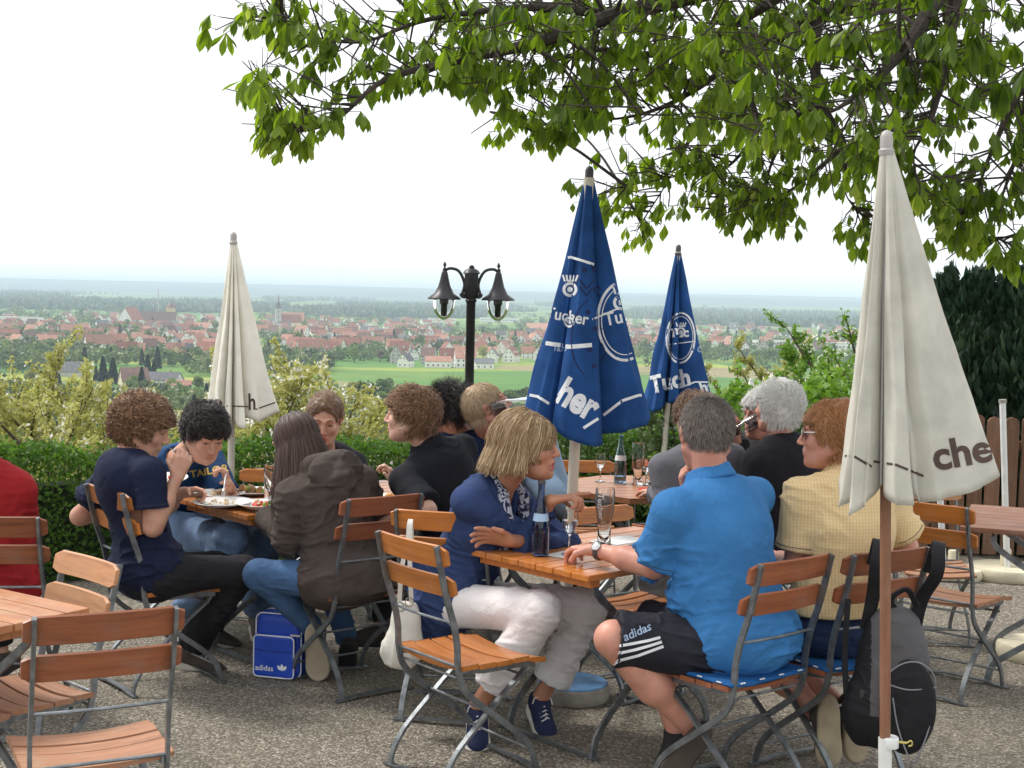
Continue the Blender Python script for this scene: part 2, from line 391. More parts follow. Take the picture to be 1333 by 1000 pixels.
for (L, W, H, rs, wi, ri, nw, fl, dm) in specs:
    b, mats = joinparts(gable_house(L, W, H, rs, M_WALL[wi], M_ROOF[ri], nw, fl, dm), 'house')
    o = b.out('gabled_house', mats); COL.objects.unlink(o)
    sz = 'long' if L >= 18 else 'small' if L <= 12 else 'mid-sized'
    house_protos.append((o, f'{sz} {WLN[wi]} gabled house, {RFN[ri]} tiled roof' + (', dormers' if dm else '') + (', tall walls' if H > 7 else '') + ', in the valley town', f'{sz} {WLN[wi]} houses with {RFN[ri]} roofs' + (' and dormers' if dm else '')+f' {H:.0f} m high'))
used_pts = []
def far_enough(p, dmin):
    for q in used_pts:
        if (q[0]-p.x)**2+(q[1]-p.y)**2 < dmin*dmin: return False
    return True
def zone_density(px, py):
    h = py-(373+px*.0227)        # pixels under the horizon
    d = 0
    if 130 < px < 730: d = 1.0 if 36 < h < 76 else (.7 if 76 <= h < 92 and px < 620 else 0)
    if px <= 130: d = .45 if 36 < h < 84 else 0
    if 430 < px < 730 and 64 < h < 88: d = .45
    if 730 <= px < 1130: d = .95 if 26 < h < 66 else 0
    if 340 < px < 460 and 70 < h < 84: d = .55
    return d
rr = random.Random(11); tries = 0; cand = []
while len(cand) < 640 and tries < 30000:
    tries += 1
    px, h = rr.uniform(-10, 1125), rr.uniform(24, 96); py = 373+px*.0227+h
    if rr.random() > zone_density(px, py): continue
    if vnoise(np.array([px/70, py/14, 0.0]), 1, 4) < -.42: continue
    p = land(px, py)
    if p is None or not far_enough(p, 13+p.y*.003): continue
    used_pts.append((p.x, p.y)); cand.append(p)
cand.sort(key=lambda p: p.y)
for p in cand[:276]:
    pr, lab, grp = house_protos[rr.choice([0, 1, 1, 2, 3, 4, 5, 6, 7, 8, 9, 0, 9])]
    c = pr.copy(); COL.objects.link(c); c.location = p; c.rotation_euler.z = rr.choice([0, .2, -.3, 1.57, 1.3, 1.8, .5, -.6])+rr.uniform(-.15, .15)
    s = rr.uniform(.82, 1.12); c.scale = (s, s, s*rr.uniform(.95, 1.1)); tag(c, lab, 'house', grp)
# the farther houses past that number, as one mass
b = MB()
for p in cand[276:]:
    L_, W_, H_, rs = rr.uniform(11, 19), rr.uniform(9, 11), rr.uniform(5, 7), rr.uniform(5, 7); a = rr.choice([0, .2, -.3, 1.57, 1.3, 1.8, .5])+rr.uniform(-.15, .15); Mz = Matrix.Rotation(a, 3, 'Z'); hw, hl = W_/2, L_/2
    T = lambda q: Mz @ V(q)+p
    b.cm = rr.choice([0, 0, 0, 1]); b.add([T(q) for q in ((-hl, -hw, -3), (hl, -hw, -3), (hl, hw, -3), (-hl, hw, -3), (-hl, -hw, H_), (hl, -hw, H_), (hl, hw, H_), (-hl, hw, H_), (-hl, 0, H_+rs), (hl, 0, H_+rs))], [(0, 1, 5, 4), (2, 3, 7, 6), (1, 2, 6, 9, 5), (3, 0, 4, 8, 7)])
    b.cm = rr.choice([2, 2, 3, 3, 4, 5]); o = .4
    for sg in (-1, 1): b.add([T(q) for q in ((-hl-o, sg*(hw+o), H_-o*rs/hw+.1), (hl+o, sg*(hw+o), H_-o*rs/hw+.1), (hl+o, 0, H_+rs+.1), (-hl-o, 0, H_+rs+.1))], [(0, 1, 2, 3)])
    b.cm = 6
    for k in range(3): 
        for sg in (-1, 1): x = -hl+L_*(k+.5)/3; b.add([T(q) for q in ((x-.6, sg*(hw+.05), 2.2), (x+.6, sg*(hw+.05), 2.2), (x+.6, sg*(hw+.05), 3.6), (x-.6, sg*(hw+.05), 3.6))], [(0, 1, 2, 3)])
tag(b.out('far_houses', [M_WALL[0], M_WALL[1], M_ROOF[0], M_ROOF[1], M_ROOF[2], M_ROOF[3], M_WIN]), 'mass of small red roofed houses at the far side of the valley town', kind='stuff'); print('houses', len(cand))
def house_parts(label, p, rz, ps, name='house', cat='house'):
    r = empty(name, p, rz); tag(r, label, cat)
    ro = None
    for n, b, mt in ps:
        if not b.v: continue
        o = b.out(n, mt, ro if n in ('chimney', 'dormer') and ro else r)
        if n == 'roof': ro = o
    used_pts.append((p.x, p.y)); return r
house_parts('lone cream house with a brown red gable roof on the meadow at the left', land(174, 506), .5, gable_house(14, 11, 4, 7, M_WALL[1], M_ROOF[2], 3, 1))
house_parts('white house with a flat pitched dark grey roof beside the lone cream house', land(214, 504), -.2, gable_house(18, 10, 4, 4, M_WALL[0], M_ROOF[3], 4, 1))
house_parts('low outbuilding with a bright red roof right of the lone white house', land(233, 508), .1, gable_house(13, 8, 2.6, 2.4, M_WALL[0], M_ROOF[1], 3, 1), 'outbuilding', 'outbuilding')
house_parts('old grey barn with a long weathered roof at the meadow edge', land(91, 490), .15, gable_house(24, 12, 3, 5.5, M_WALL[2], M_ROOF[3], 1, 0), 'barn', 'barn')
house_parts('low white house with a grey roof at the edge of the meadow in the middle', land(629, 480), .3, gable_house(14, 9, 4, 3.5, M_WALL[0], M_ROOF[3], 3, 1))
house_parts('white house with an orange red roof and a row of windows above the green meadow', land(570, 478), .1, gable_house(19, 10, 4.5, 3.5, M_WALL[0], M_ROOF[1], 5, 2))
house_parts('tiny white gabled house standing in front of dark trees', land(528, 478), 1.2, gable_house(11, 9, 5, 5, M_WALL[0], M_ROOF[3], 2, 1))
house_parts('huge hall with a wide orange red roof left of the big blue parasol', land(708, 434), .05, gable_house(58, 26, 7, 9, M_WALL[1], M_ROOF[1], 12, 1), 'hall', 'hall')
house_parts('long brown roofed brewery block with a white front gable in the old town', land(198, 427), .08, gable_house(72, 20, 11, 13, M_WALL[1], M_ROOF[2], 16, 4), 'large_building', 'building')
house_parts('steep white gabled front building at the left end of the brewery block', land(170, 428), 1.35, gable_house(34, 22, 13, 17, M_WALL[0], M_ROOF[0], 6, 4), 'large_building', 'building')
house_parts('tall white gabled house with rows of dark windows in the town centre', land(560, 445), 1.5, gable_house(16, 16, 8, 13, M_WALL[0], M_ROOF[0], 4, 3))
house_parts('broad orange roofed building right of the church tower', land(378, 428), .1, gable_house(42, 24, 10, 15, M_WALL[1], M_ROOF[1], 8, 3), 'large_building', 'building')
def flat_block(label, p, size, rz, wm, name='industrial_building'):
    r = empty(name, p, rz); tag(r, label, 'building'); b = MB(); b.box((0, 0, size[2]/2-1.5), (size[0], size[1], size[2]+3)); b.out('wall', wm, r)
    b = MB(); b.box((0, 0, size[2]+.35), (size[0]+.6, size[1]+.6, .7)); b.out('roof', M_WALL[2], r)
    b = MB()
    for k in range(int(size[0]/5)): b.box((-size[0]/2+2.5+k*5, -size[1]/2-.02, size[2]*.55), (3.2, .06, 1.4))
    b.out('window', M_WIN, r)
for k, (px, py, sz, rz, lab) in enumerate([(1060, 456, (90, 30, 9), .05, 'long white flat industrial hall at the right end of the town'), (1005, 452, (45, 25, 8), .1, 'white flat block left of the long industrial hall'),
        (650, 420, (90, 25, 10), .05, 'long white flat roofed block behind the right lantern'), (22, 424, (70, 30, 12), .05, 'bluish white flat hospital block at the far left'),
        (575, 420, (60, 20, 9), 0, 'white flat roofed block behind the left lantern'), (860, 428, (80, 30, 9), 0, 'pale flat warehouse behind the rear blue parasol')]):
    flat_block(lab, land(px, py), sz, rz, M_WALL[0])
# church tower with pointed spire
p = land(362, 428); r = empty('church', p, .3); tag(r, 'stone church tower with a slim dark spire in the valley town', 'church')
b = MB(); b.box((0, 0, 14), (9, 9, 34)); b.out('tower', M_WALL[2], r)
b = MB(); b.lathe([(5.2, 31), (5.4, 32), (3.2, 35), (3.5, 37), (2.2, 40), (1.2, 42), (.3, 52)], 8); b.out('spire', M_ROOF[3], r)
b = MB()
for z in (10, 18, 26):
    for k in range(4): b.box((math.cos(k*1.5708)*4.52, math.sin(k*1.5708)*4.52, z), (1.2 if k % 2 else .1, .1 if k % 2 else 1.2, 2.4))
b.out('window', M_WIN, r)
b = MB(); b.v = []; 
for n_, bb, mt in gable_house(30, 14, 10, 12, M_WALL[1], M_ROOF[0], 5, 1):
    if n_ in ('wall', 'roof'):
        bb.v = [(x+20, y, z) for x, y, z in bb.v]; bb.out('nave' if n_ == 'wall' else 'roof', mt, r)
p = land(206, 424); b = MB(); b.tube([(0, 0, 0), (0, 0, 58)], [1.1, .6], 6); o = b.out('chimney_stack', M_WALL[2]); o.location = p; tag(o, 'thin tall chimney stack rising behind the old town roofs', 'chimney')
p = land(222, 424); r = empty('church', p, 0); tag(r, 'square brick town tower with a stepped roof behind the brewery block', 'tower'); b = MB(); b.box((0, 0, 12), (12, 12, 32)); b.out('tower', M_WALL[3], r); b = MB(); b.lathe([(9, 28), (6, 32), (3, 34), (.2, 38)], 4); b.out('roof', M_ROOF[2], r)

# ---- tree protos for the valley
def fmat(name, c1, c2): return leafmat(name, c1, c2, .25)
FM = {'light': fmat('spring_green_leaves', (.10, .16, .03), (.22, .30, .08)), 'mid': fmat('mid_green_leaves', (.05, .10, .025), (.13, .20, .05)),
      'dark': fmat('dark_conifer_needles', (.010, .026, .014), (.03, .06, .03)), 'yellow': fmat('yellow_green_leaves', (.22, .25, .05), (.40, .40, .12)),
      'blossom': fmat('white_blossom', (.35, .36, .28), (.70, .68, .60)), 'bare': fmat('budding_twigs', (.14, .12, .08), (.26, .22, .14))}
M_BARK = plain('bark', (.09, .07, .05), .95, var=.4, scale=6, bump=.02, bscale=30)
def leaf_quads(cent, size, rng, jit=1.0, asp=.7, updir=None):
    """random quads at points: returns verts, faces, rnd per vertex"""
    n = len(cent); a = rng.normal(size=(n, 3)); a /= np.linalg.norm(a, axis=1)[:, None]
    b = rng.normal(size=(n, 3)); b -= a*(a*b).sum(1)[:, None]; b /= np.linalg.norm(b, axis=1)[:, None]
    s = size*rng.uniform(.6, 1.3, n)[:, None]
    vs = np.stack([cent-a*s, cent+b*s*asp*.6, cent+a*s, cent-b*s*asp*.6], 1).reshape(-1, 3)
    return vs, np.arange(n*4).reshape(-1, 4), np.repeat(rng.uniform(size=n), 4)
def crown_pts(n, blobs, rng, shell=.55):
    """points inside overlapping ellipsoid clumps, denser to the shells"""
    k = rng.integers(len(blobs), size=n); B = np.array(blobs)[k]
    d = rng.normal(size=(n, 3)); d /= np.linalg.norm(d, axis=1)[:, None]
    r = (shell+(1-shell)*rng.uniform(size=n)**.6)[:, None]
    return B[:, :3]+d*r*B[:, 3:6]
def far_tree(kind, H, rng, n=260):
    if kind == 'dark':
        t = rng.uniform(size=n)**.8; z = H*(.08+.92*t); rad = H*.20*(1-t)**.75+.05
        an = rng.uniform(0, 6.283, n); q = rng.uniform(.5, 1.05, n)
        c = np.stack([np.cos(an)*rad*q, np.sin(an)*rad*q, z-rad*q*.35], -1); sz = H*.055
    else:
        bl = []
        for k in range(9):
            a = rng.uniform(0, 6.28); q = rng.uniform(0, .28)*H; z = H*rng.uniform(.35, .82); rad = H*rng.uniform(.13, .22)
            bl.append((math.cos(a)*q, math.sin(a)*q, z, rad, rad, rad*.85))
        bl.append((0, 0, H*.6, H*.26, H*.26, H*.3))
        c = crown_pts(n, bl, rng, .7); sz = H*.06
    vs, fs, rn = leaf_quads(c, sz, rng, asp=1.3)
    tb = MB(); tb.tube([(0, 0, -1), (0, 0, H*.3), (H*.02, 0, H*.7)], [H*.025, H*.02, H*.006], 6)
    b0 = len(vs); av = np.concatenate([vs, np.array(tb.v)]); af = [tuple(f) for f in fs.tolist()]+[[i+b0 for i in f] for f in tb.f]
    o = npmesh('tree', av, af, [FM[kind], M_BARK], mi=[0]*len(fs)+[1]*len(tb.f)); attr(o, 'rnd', np.concatenate([rn, np.zeros(len(tb.v))]))
    return o
tp = []
TL = {'light': 'fresh light green broadleaf tree', 'mid': 'mid green broadleaf tree', 'dark': 'dark conifer', 'yellow': 'yellowish green budding tree', 'blossom': 'white blossoming fruit tree', 'bare': 'brownish half bare tree'}
for kind, cnt in (('light', 3), ('mid', 3), ('dark', 3), ('yellow', 1), ('blossom', 1), ('bare', 1)):
    for k in range(cnt):
        for det in (0, 1):
            o = far_tree(kind, 12.0, np.random.default_rng(50+len(tp)), 1500 if det else 420); o.name = 'conifer_tree' if kind == 'dark' else 'broadleaf_tree'; COL.objects.unlink(o); tp.append((kind, det, o))
def put_tree(kind, p, s, det=0, lab=None, grp=None):
    c = rr.choice([t for t in tp if t[0] == kind and t[1] == det])[2].copy(); COL.objects.link(c); c.location = p
    c.scale = (s*rr.uniform(.85, 1.2), s*rr.uniform(.85, 1.2), s*rr.uniform(.9, 1.15)); c.rotation_euler.z = rr.uniform(0, 6.28)
    tag(c, (TL[kind]+(' on the lower slope below the terrace' if det else ' among the houses and meadows of the valley')), 'tree', (TL[kind]+(' on the slope' if det else ' in the valley')).replace('tree', 'trees')); return c
nt = 0; tries = 0
while nt < 215 and tries < 6000:
    tries += 1; px, h = rr.uniform(-15, 1130), rr.uniform(26, 112); py = 373+px*.0227+h
    if h > 92 and 440 < px < 900: continue
    if h > 84 and 560 < px: continue
    if 100 < h and 100 < px < 240 and rr.random() < .9: continue
    if vnoise(np.array([px/45, py/16, 3.0]), 1, 8) < -.05 and rr.random() < .85: continue
    p = land(px, py)
    if p is None or not far_enough(p, 8): continue
    kind = rr.choice(['light']*5+['mid']*6+['dark']*4+['yellow', 'blossom', 'bare', 'bare'])
    put_tree(kind, p, rr.uniform(.8, 1.35)*(1.0 if p.y > 1200 else .9)); used_pts.append((p.x, p.y)); nt += 1
# the remaining greenery of the town and the valley, past the trees one can tell apart
grn = np.random.default_rng(8); sp, sk = [], []
k = 0
for _ in range(26000):
    if k >= 2500: break
    px, h = grn.uniform(-15, 1130), grn.uniform(20, 112); py = 373+px*.0227+h
    if h > 90 and 430 < px: continue
    if h > 78 and 520 < px < 1130 and grn.random() < .93: continue
    if h > 100 and 100 < px < 250: continue
    if vnoise(np.array([px/60, py/9, 6.0]), 1, 2) < -.3: continue
    if zone_density(px, py) > .5 and grn.random() < .5: continue
    p = land(px, py)
    if p is None or not far_enough(p, 8): continue
    sp.append((p.x, p.y, p.z, grn.uniform(7, 14))); k += 1
for _ in range(1400):
    px, h = grn.uniform(-30, 1150), grn.uniform(116, 260); py = 373+px*.0227+h
    if h < 145 and 520 < px < 880: continue
    if h < 130 and 100 < px < 250: continue
    p = land(px, py)
    if p is None or p.y > 700 or p.y < 90: continue
    sp.append((p.x, p.y, p.z, grn.uniform(6, 12)*(1 if p.y > 300 else .6)))
sp = np.array(sp); NQ = 46
bc = grn.normal(size=(len(sp), NQ, 3)); bc /= np.linalg.norm(bc, axis=2)[:, :, None]; bc[..., 2] *= .8
lob = 1+.35*np.sin(bc[..., :1]*4+grn.uniform(0, 6, (len(sp), 1, 1)))*np.cos(bc[..., 1:2]*4)
bc = bc*sp[:, None, 3:4]*.42*lob; bc[..., 2] += sp[:, None, 3]*.5
cc = (bc+sp[:, None, :3]).reshape(-1, 3)
vs, fs, rn = leaf_quads(cc, 1.0, grn, asp=1.3)
sz = np.repeat(np.repeat(sp[:, 3]*.13, NQ), 4)[:, None]; cen = np.repeat(cc, 4, 0); vs = cen+(vs-cen)*sz
tone = np.repeat(np.repeat(grn.uniform(0, 1, len(sp)), NQ), 4)
o = npmesh('tree_cover', vs, fs, leafmat('valley_greenery', (.03, .05, .022), (.15, .21, .07), .25, c3=(.28, .26, .14)))
attr(o, 'rnd', np.clip(tone*.85+rn*.15, 0, 1)); tag(o, 'mixed trees and bushes filling the valley between the houses', kind='stuff')
# single conifers on the meadow and the wood on the lower slope
for px, py, s in ((134, 498, 1.15), (147, 500, 1.2), (125, 497, .8), (72, 506, 1.25), (205, 480, 1.2), (192, 496, 1.3), (200, 500, 1.0), (93, 470, 1.1)):
    put_tree('dark', land(px, py), s, 1)
nt = 0
while nt < 75:
    px, h = rr.uniform(-20, 900), rr.uniform(122, 200); py = 373+px*.0227+h
    if 540 < px < 830 and h < 150: continue
    if 60 < px < 250 and h < 128: continue
    p = land(px, py)
    if p is None or p.y < 60 or p.y > 780 or not far_enough(p, 6): continue
    put_tree(rr.choice(['dark', 'dark', 'dark', 'mid', 'mid', 'light', 'yellow', 'bare']), p, rr.uniform(.55, .95)*(1 if p.y > 350 else .6), 1); used_pts.append((p.x, p.y)); nt += 1
for px, py, s in ((452, 535, .8), (478, 530, .9), (462, 522, .9), (500, 516, .8), (700, 520, .7), (775, 515, .7)):
    put_tree('yellow' if px in (462, 452) else 'mid', land(px, py), s, 1)
# far woods: many small conical and round crowns in one mesh
frng = np.random.default_rng(3); pts = []
def band(x0, x1, h0, h1, n, thr=-.2, seed=1):
    k = 0
    for _ in range(n*3):
        if k >= n: break
        px = frng.uniform(x0, x1); h = frng.uniform(h0, h1); py = 373+px*.0227+h
        if vnoise(np.array([px/120, py/9, 0.0]), 1, seed) < thr: continue
        p = land(px, py)
        if p is None: continue
        pts.append((p.x, p.y, p.z, frng.uniform(14, 23))); k += 1
band(-20, 290, 17, 29, 1500, -.5); band(380, 580, 14, 30, 1300, -.35, 2); band(870, 1130, 12, 30, 1500, -.6, 3); band(290, 400, 18, 30, 400, -.2, 4); band(580, 700, 16, 28, 250, .1, 4)
band(-20, 1130, 7, 17, 1800, -.1, 6); band(720, 900, 12, 24, 350, .0, 7)
pts = np.array(pts); print('forest trees', len(pts), pts[:, 1].min(), pts[:, 1].max())
kk = 6; tiers = [(0, .26), (.35, .34), (.7, .22), (1.0, .01)]
an = np.arange(kk)*2*np.pi/kk
tv = np.concatenate([np.stack([np.cos(an)*r_, np.sin(an)*r_, np.full(kk, z_)], -1) for z_, r_ in tiers])
tf = np.array([(i*kk+j, i*kk+(j+1) % kk, (i+1)*kk+(j+1) % kk, (i+1)*kk+j) for i in range(3) for j in range(kk)])
jv = 1+frng.uniform(-.3, .3, (len(pts), len(tv), 1))
allv = (tv[None]*jv*pts[:, None, 3:4]*np.array([1.25, 1.25, .95]))+pts[:, None, :3]
allf = (tf[None]+np.arange(len(pts))[:, None, None]*len(tv)).reshape(-1, 4)
o = npmesh('forest', allv.reshape(-1, 3), allf, leafmat('distant_wood', (.018, .04, .018), (.045, .085, .03), .05, c3=(.12, .16, .05)))
attr(o, 'rnd', np.repeat(frng.uniform(size=len(pts)), len(tv))); tag(o, 'distant dark woods on the low ridges beyond the town', kind='stuff')
# ------------------------------------------------------------------ near plants
def gauss_leaf(cent, size, rng, droop=0.0, asp=.55):
    return leaf_quads(cent, size, rng, asp=asp*1.6)
def branch_tree(name, base, H, W, rng, leafn, leafsz, mats, lab, grp=None, nb=26, lean=(0, 0), blossom=.3, spiky=.5, low=.25):
    """tapered trunk with limbs, twigs and leaf clumps set along the twigs"""
    r = empty(name, base); tag(r, lab, 'tree', grp)
    tb = MB(); tips = []
    trunk = bez([(0, 0, -1), (lean[0]*.2, lean[1]*.2, H*.2), (lean[0]*.6, lean[1]*.6, H*.55), (lean[0], lean[1], H*.92)], 4)
    tb.tube(trunk, [max(.015, H*.028*(1-i/len(trunk))) for i in range(len(trunk))], 7)
    tw = []
    for k in range(nb):
        t = low+(.95-low)*((k+.5)/nb); i = min(len(trunk)-2, int(t*(len(trunk)-1))); p0 = trunk[i].lerp(trunk[i+1], .5)
        a = k*2.4+rng.uniform(-.5, .5); L = W*.5*(1.05-.65*t)*rng.uniform(.75, 1.15); up = .35+t*.8
        d = V((math.cos(a), math.sin(a), up)).normalized()
        p1 = p0+d*L*.5+V((0, 0, -.03*L)); p2 = p0+d*L+V((rng.uniform(-.1, .1), rng.uniform(-.1, .1), rng.uniform(.05, .25)))*L
        bp = bez([p0, p1, p2], 4); tb.tube(bp, [max(.006, H*.011*(1-j/len(bp))) for j in range(len(bp))], 5)
        for j in range(int(4+L*4)):
            q = bp[min(len(bp)-1, int(rng.uniform(.25, 1)*len(bp)))]; e = V((rng.normal()*.5+d.x*.4, rng.normal()*.5+d.y*.4, abs(rng.normal())*spiky+.2)).normalized()
            l2 = L*rng.uniform(.18, .42); q2 = q+e*l2; tb.tube([q, q+e*l2*.5+V((0, 0, .01)), q2], [H*.003, H*.002, .003], 4, cap=False)
            tw.append((q, q2))
    tb.out('trunk', M_BARK, r, True)
    tw = np.array([(*a, *b) for a, b in tw]); k = rng.integers(len(tw), size=leafn); t = rng.uniform(0.05, 1.08, leafn)[:, None]
    c = tw[k, :3]*(1-t)+tw[k, 3:]*t+rng.normal(size=(leafn, 3))*leafsz*1.1
    vs, fs, rn = leaf_quads(c, leafsz, rng, asp=1.1)
    o = npmesh('crown', vs, fs, mats, r); clump = np.repeat(vnoise(c, 1.3/(W*.2), 3)*.5+.5, 4)
    attr(o, 'rnd', np.clip(rn*.55+clump*.45, 0, 1)); 
    isb = (rng.uniform(size=leafn) < blossom*np.clip(.5+1.2*vnoise(c, 1.1/(W*.18), 7), 0, 1)*2).astype(int)
    o.data.polygons.foreach_set('material_index', isb); return r
M_YG = leafmat('young_yellow_green_leaves', (.25, .26, .07), (.47, .46, .17), .4, c3=(.62, .55, .32))
M_GRN = leafmat('bright_green_leaves', (.08, .17, .02), (.20, .34, .05), .35)
M_BLO = leafmat('cherry_blossom', (.55, .55, .48), (.85, .84, .78), .3)
prng = np.random.default_rng(21)
def slope_tree(px, Y, ztop, W, lab, seed, n=9000, bl=.3, mats=None, lean=(0, 0), nb=26, ls=.025):
    c = P(px, 500, Y); z = float(hmap(c.x, Y)); g = V((c.x, Y, z))
    branch_tree('blossoming_tree', g, ztop-z, W, np.random.default_rng(seed), int(n*2.3), ls, [mats or M_YG, M_BLO], lab, 'young trees flowering below the terrace', nb, lean, bl)
def zt(py, px, Y): return P(px, py, Y).z-(.38 if 13 < Y < 18 and px < 900 else 0)
slope_tree(40, 15, zt(492, 40, 15), 4.6, 'yellow green flowering tree behind the red shirted diner', 31, 12000, .05)
slope_tree(125, 17, zt(505, 125, 17), 3.8, 'yellow green flowering tree behind the curly haired diner', 32, 9000, .08)
slope_tree(-60, 16, zt(500, -60, 16), 4.0, 'yellow green flowering tree at the left edge of the photo', 33, 7000, .05)
slope_tree(265, 16, zt(535, 265, 16), 3.0, 'low white blossoming tree behind the left parasol pole', 34, 8000, .6)
slope_tree(352, 14.5, zt(480, 352, 14.5), 3.4, 'tall yellow green flowering tree right of the left parasol', 35, 10000, .16)
slope_tree(440, 16, zt(492, 430, 16), 4.0, 'broad yellow green flowering tree behind the woman facing the camera', 36, 11000, .10)
slope_tree(300, 13.5, zt(560, 300, 13.5), 2.6, 'small white blossoming tree close behind the hedge', 37, 8000, .8)
slope_tree(1010, 19, zt(470, 1010, 19), 3.8, 'pale flowering tree behind the white haired women', 38, 9000, .25)
slope_tree(1080, 17, zt(455, 1090, 17), 3.2, 'light green tree left of the cream parasol', 39, 8000, .1, M_GRN)
slope_tree(1130, 14, zt(440, 1130, 14), 2.2, 'slender light green tree behind the cream parasol', 40, 3500, .05, M_GRN)
slope_tree(955, 21, zt(492, 955, 21), 2.6, 'small pale green tree right of the rear blue parasol', 41, 5000, .2)
def bush(name, c, size, n, ls, mat, lab, seed, cat='bush', grp=None, stem=True):
    rng = np.random.default_rng(seed); r = empty(name, c); tag(r, lab, cat, grp); bl = []
    for k in range(14):
        a = rng.uniform(0, 6.28); q = rng.uniform(.1, .38)
        bl.append((math.cos(a)*q*size[0], math.sin(a)*q*size[1], size[2]*rng.uniform(.35, .82), size[0]*rng.uniform(.14, .24), size[1]*rng.uniform(.14, .24), size[2]*rng.uniform(.14, .24)))
    p = crown_pts(n, bl, rng, .6); vs, fs, rn = leaf_quads(p, ls, rng, asp=1.2)
    o = npmesh('foliage', vs, fs, mat, r); attr(o, 'rnd', np.clip(rn*.6+.4*np.repeat(vnoise(p, 4, 2)*.5+.5, 4), 0, 1))
    b = MB()
    for k in range(9):
        a = rng.uniform(0, 6.28); q = rng.uniform(.15, .4); b.tube([(0, 0, -.3), (math.cos(a)*q*size[0]*.5, math.sin(a)*q*size[1]*.5, size[2]*.4), (math.cos(a)*q*size[0], math.sin(a)*q*size[1], size[2]*.8)], [.02, .012, .004], 5)
    b.out('stem', M_BARK, r); return r
bush('green_bush', G(1075, 0, 0) if False else V((2.05, 10.2, -.5)), (1.5, 1.1, 1.75), 9000, .032, M_GRN, 'bright green bush behind the auburn haired woman', 51)
bush('green_bush', V((1.75, 11.2, -.8)), (1.1, 1.0, 1.9), 6000, .032, M_GRN, 'bright green bush behind the white haired woman', 52)
M_VAR = leafmat('variegated_leaves', (.05, .10, .03), (.12, .17, .06), .3, c3=(.50, .48, .30))
bush('variegated_bush', V((1.28, 9.6, -.1)), (.85, .6, 1.22), 5200, .028, M_VAR, 'cream edged evergreen bush beside the drinking woman', 53)
# thin young shoots standing over the hedge on the right
sh = empty('shoots', V((1.5, 11.0, 0))); tag(sh, 'row of thin leafy shoots growing up behind the white haired women', 'plant')
rng = np.random.default_rng(5); lc = []; b = MB()
for k in range(9):
    x = -.35+k*.13+rng.uniform(-.03, .03); h = rng.uniform(1.05, 1.35); b.tube([(x, 0, -.4), (x+.02, 0, h*.6), (x+rng.uniform(-.04, .04), 0, h)], [.008, .006, .003], 5)
    lc += [(x+rng.normal()*.025, rng.normal()*.025, z) for z in np.linspace(.5, h, 46)]
b.out('stem', M_BARK, sh); vs, fs, rn = leaf_quads(np.array(lc), .03, rng, asp=1.1); o = npmesh('foliage', vs, fs, M_GRN, sh); attr(o, 'rnd', rn)
# clipped hedge along the terrace edge
def hedge(name, path, width, height, n, ls, mats, lab, seed, cat='hedge', topvar=.05):
    """path of (x,y); leaves set over the faces of a clipped strip, dark twiggy inside"""
    rng = np.random.default_rng(seed); r = empty(name, V((*path[0], 0))); tag(r, lab, cat); P0 = np.array(path[0])
    pa = np.array(path)-P0; seg = np.linalg.norm(np.diff(pa, axis=0), axis=1); cum = np.concatenate([[0], np.cumsum(seg)])
    L = cum[-1]; s = rng.uniform(0, L, n); x = np.interp(s, cum, pa[:, 0]); y = np.interp(s, cum, pa[:, 1])
    k = np.clip(np.searchsorted(cum, s)-1, 0, len(seg)-1); d = np.diff(pa, axis=0)/seg[:, None]; nx_, ny_ = d[k, 1], -d[k, 0]
    hh = height+topvar*vnoise(np.stack([s*2.2, 0*s, 0*s], -1), 1, seed)+topvar*.6*vnoise(np.stack([s*9, 0*s, 0*s], -1), 1, seed)
    wch = rng.uniform(size=n); per = width+2*height; q = wch*per
    off = np.where(q < height, width/2, np.where(q < height+width, width/2-(q-height), -width/2)); zz = np.where(q < height, q, np.where(q < height+width, hh, per-q))
    rad = .045*np.abs(rng.normal(size=n)); bul = .05*vnoise(np.stack([s*3, zz*3, off], -1), 1, 4)
    zz = zz*np.where(q < height, hh/height, 1)
    off = off+np.sign(off)*(bul-rad); zz = np.maximum(.02, zz+np.where((q > height) & (q < height+width), rng.normal(size=n)*.03, 0))
    c = np.stack([x+nx_*off, y+ny_*off, zz], -1); vs, fs, rn = leaf_quads(c, ls, rng, asp=1.2)
    o = npmesh('foliage', vs, fs, mats, r); attr(o, 'rnd', np.clip(rn*.6+.4*np.repeat(vnoise(c, 5, 2)*.5+.5, 4), 0, 1))
    # twigs inside
    b = MB(); m_ = int(L*16)
    for j in range(m_):
        sx_ = (j+.5)/m_*L; px_, py_ = np.interp(sx_, cum, pa[:, 0]), np.interp(sx_, cum, pa[:, 1]); ox, oy = rng.normal()*width*.17, rng.normal()*width*.17
        b.tube([(px_, py_, -.05), (px_+ox*.5, py_+oy*.5, height*.5), (px_+ox, py_+oy, height*.93)], [.014, .01, .004], 4, cap=False)
    b.out('branch', M_BARK, r)
    # dense inner brushwood
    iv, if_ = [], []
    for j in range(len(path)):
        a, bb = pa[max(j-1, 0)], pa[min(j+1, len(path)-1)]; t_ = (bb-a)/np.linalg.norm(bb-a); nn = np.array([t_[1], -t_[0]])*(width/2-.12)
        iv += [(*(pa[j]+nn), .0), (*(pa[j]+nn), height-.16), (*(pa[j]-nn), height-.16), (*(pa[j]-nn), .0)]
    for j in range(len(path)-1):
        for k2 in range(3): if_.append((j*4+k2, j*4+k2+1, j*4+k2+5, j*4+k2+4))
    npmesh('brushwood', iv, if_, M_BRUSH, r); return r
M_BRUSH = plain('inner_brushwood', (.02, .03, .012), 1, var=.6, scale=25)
M_HEDGE = leafmat('hedge_leaves', (.028, .068, .011), (.105, .205, .032), .38, c3=(.22, .35, .07))
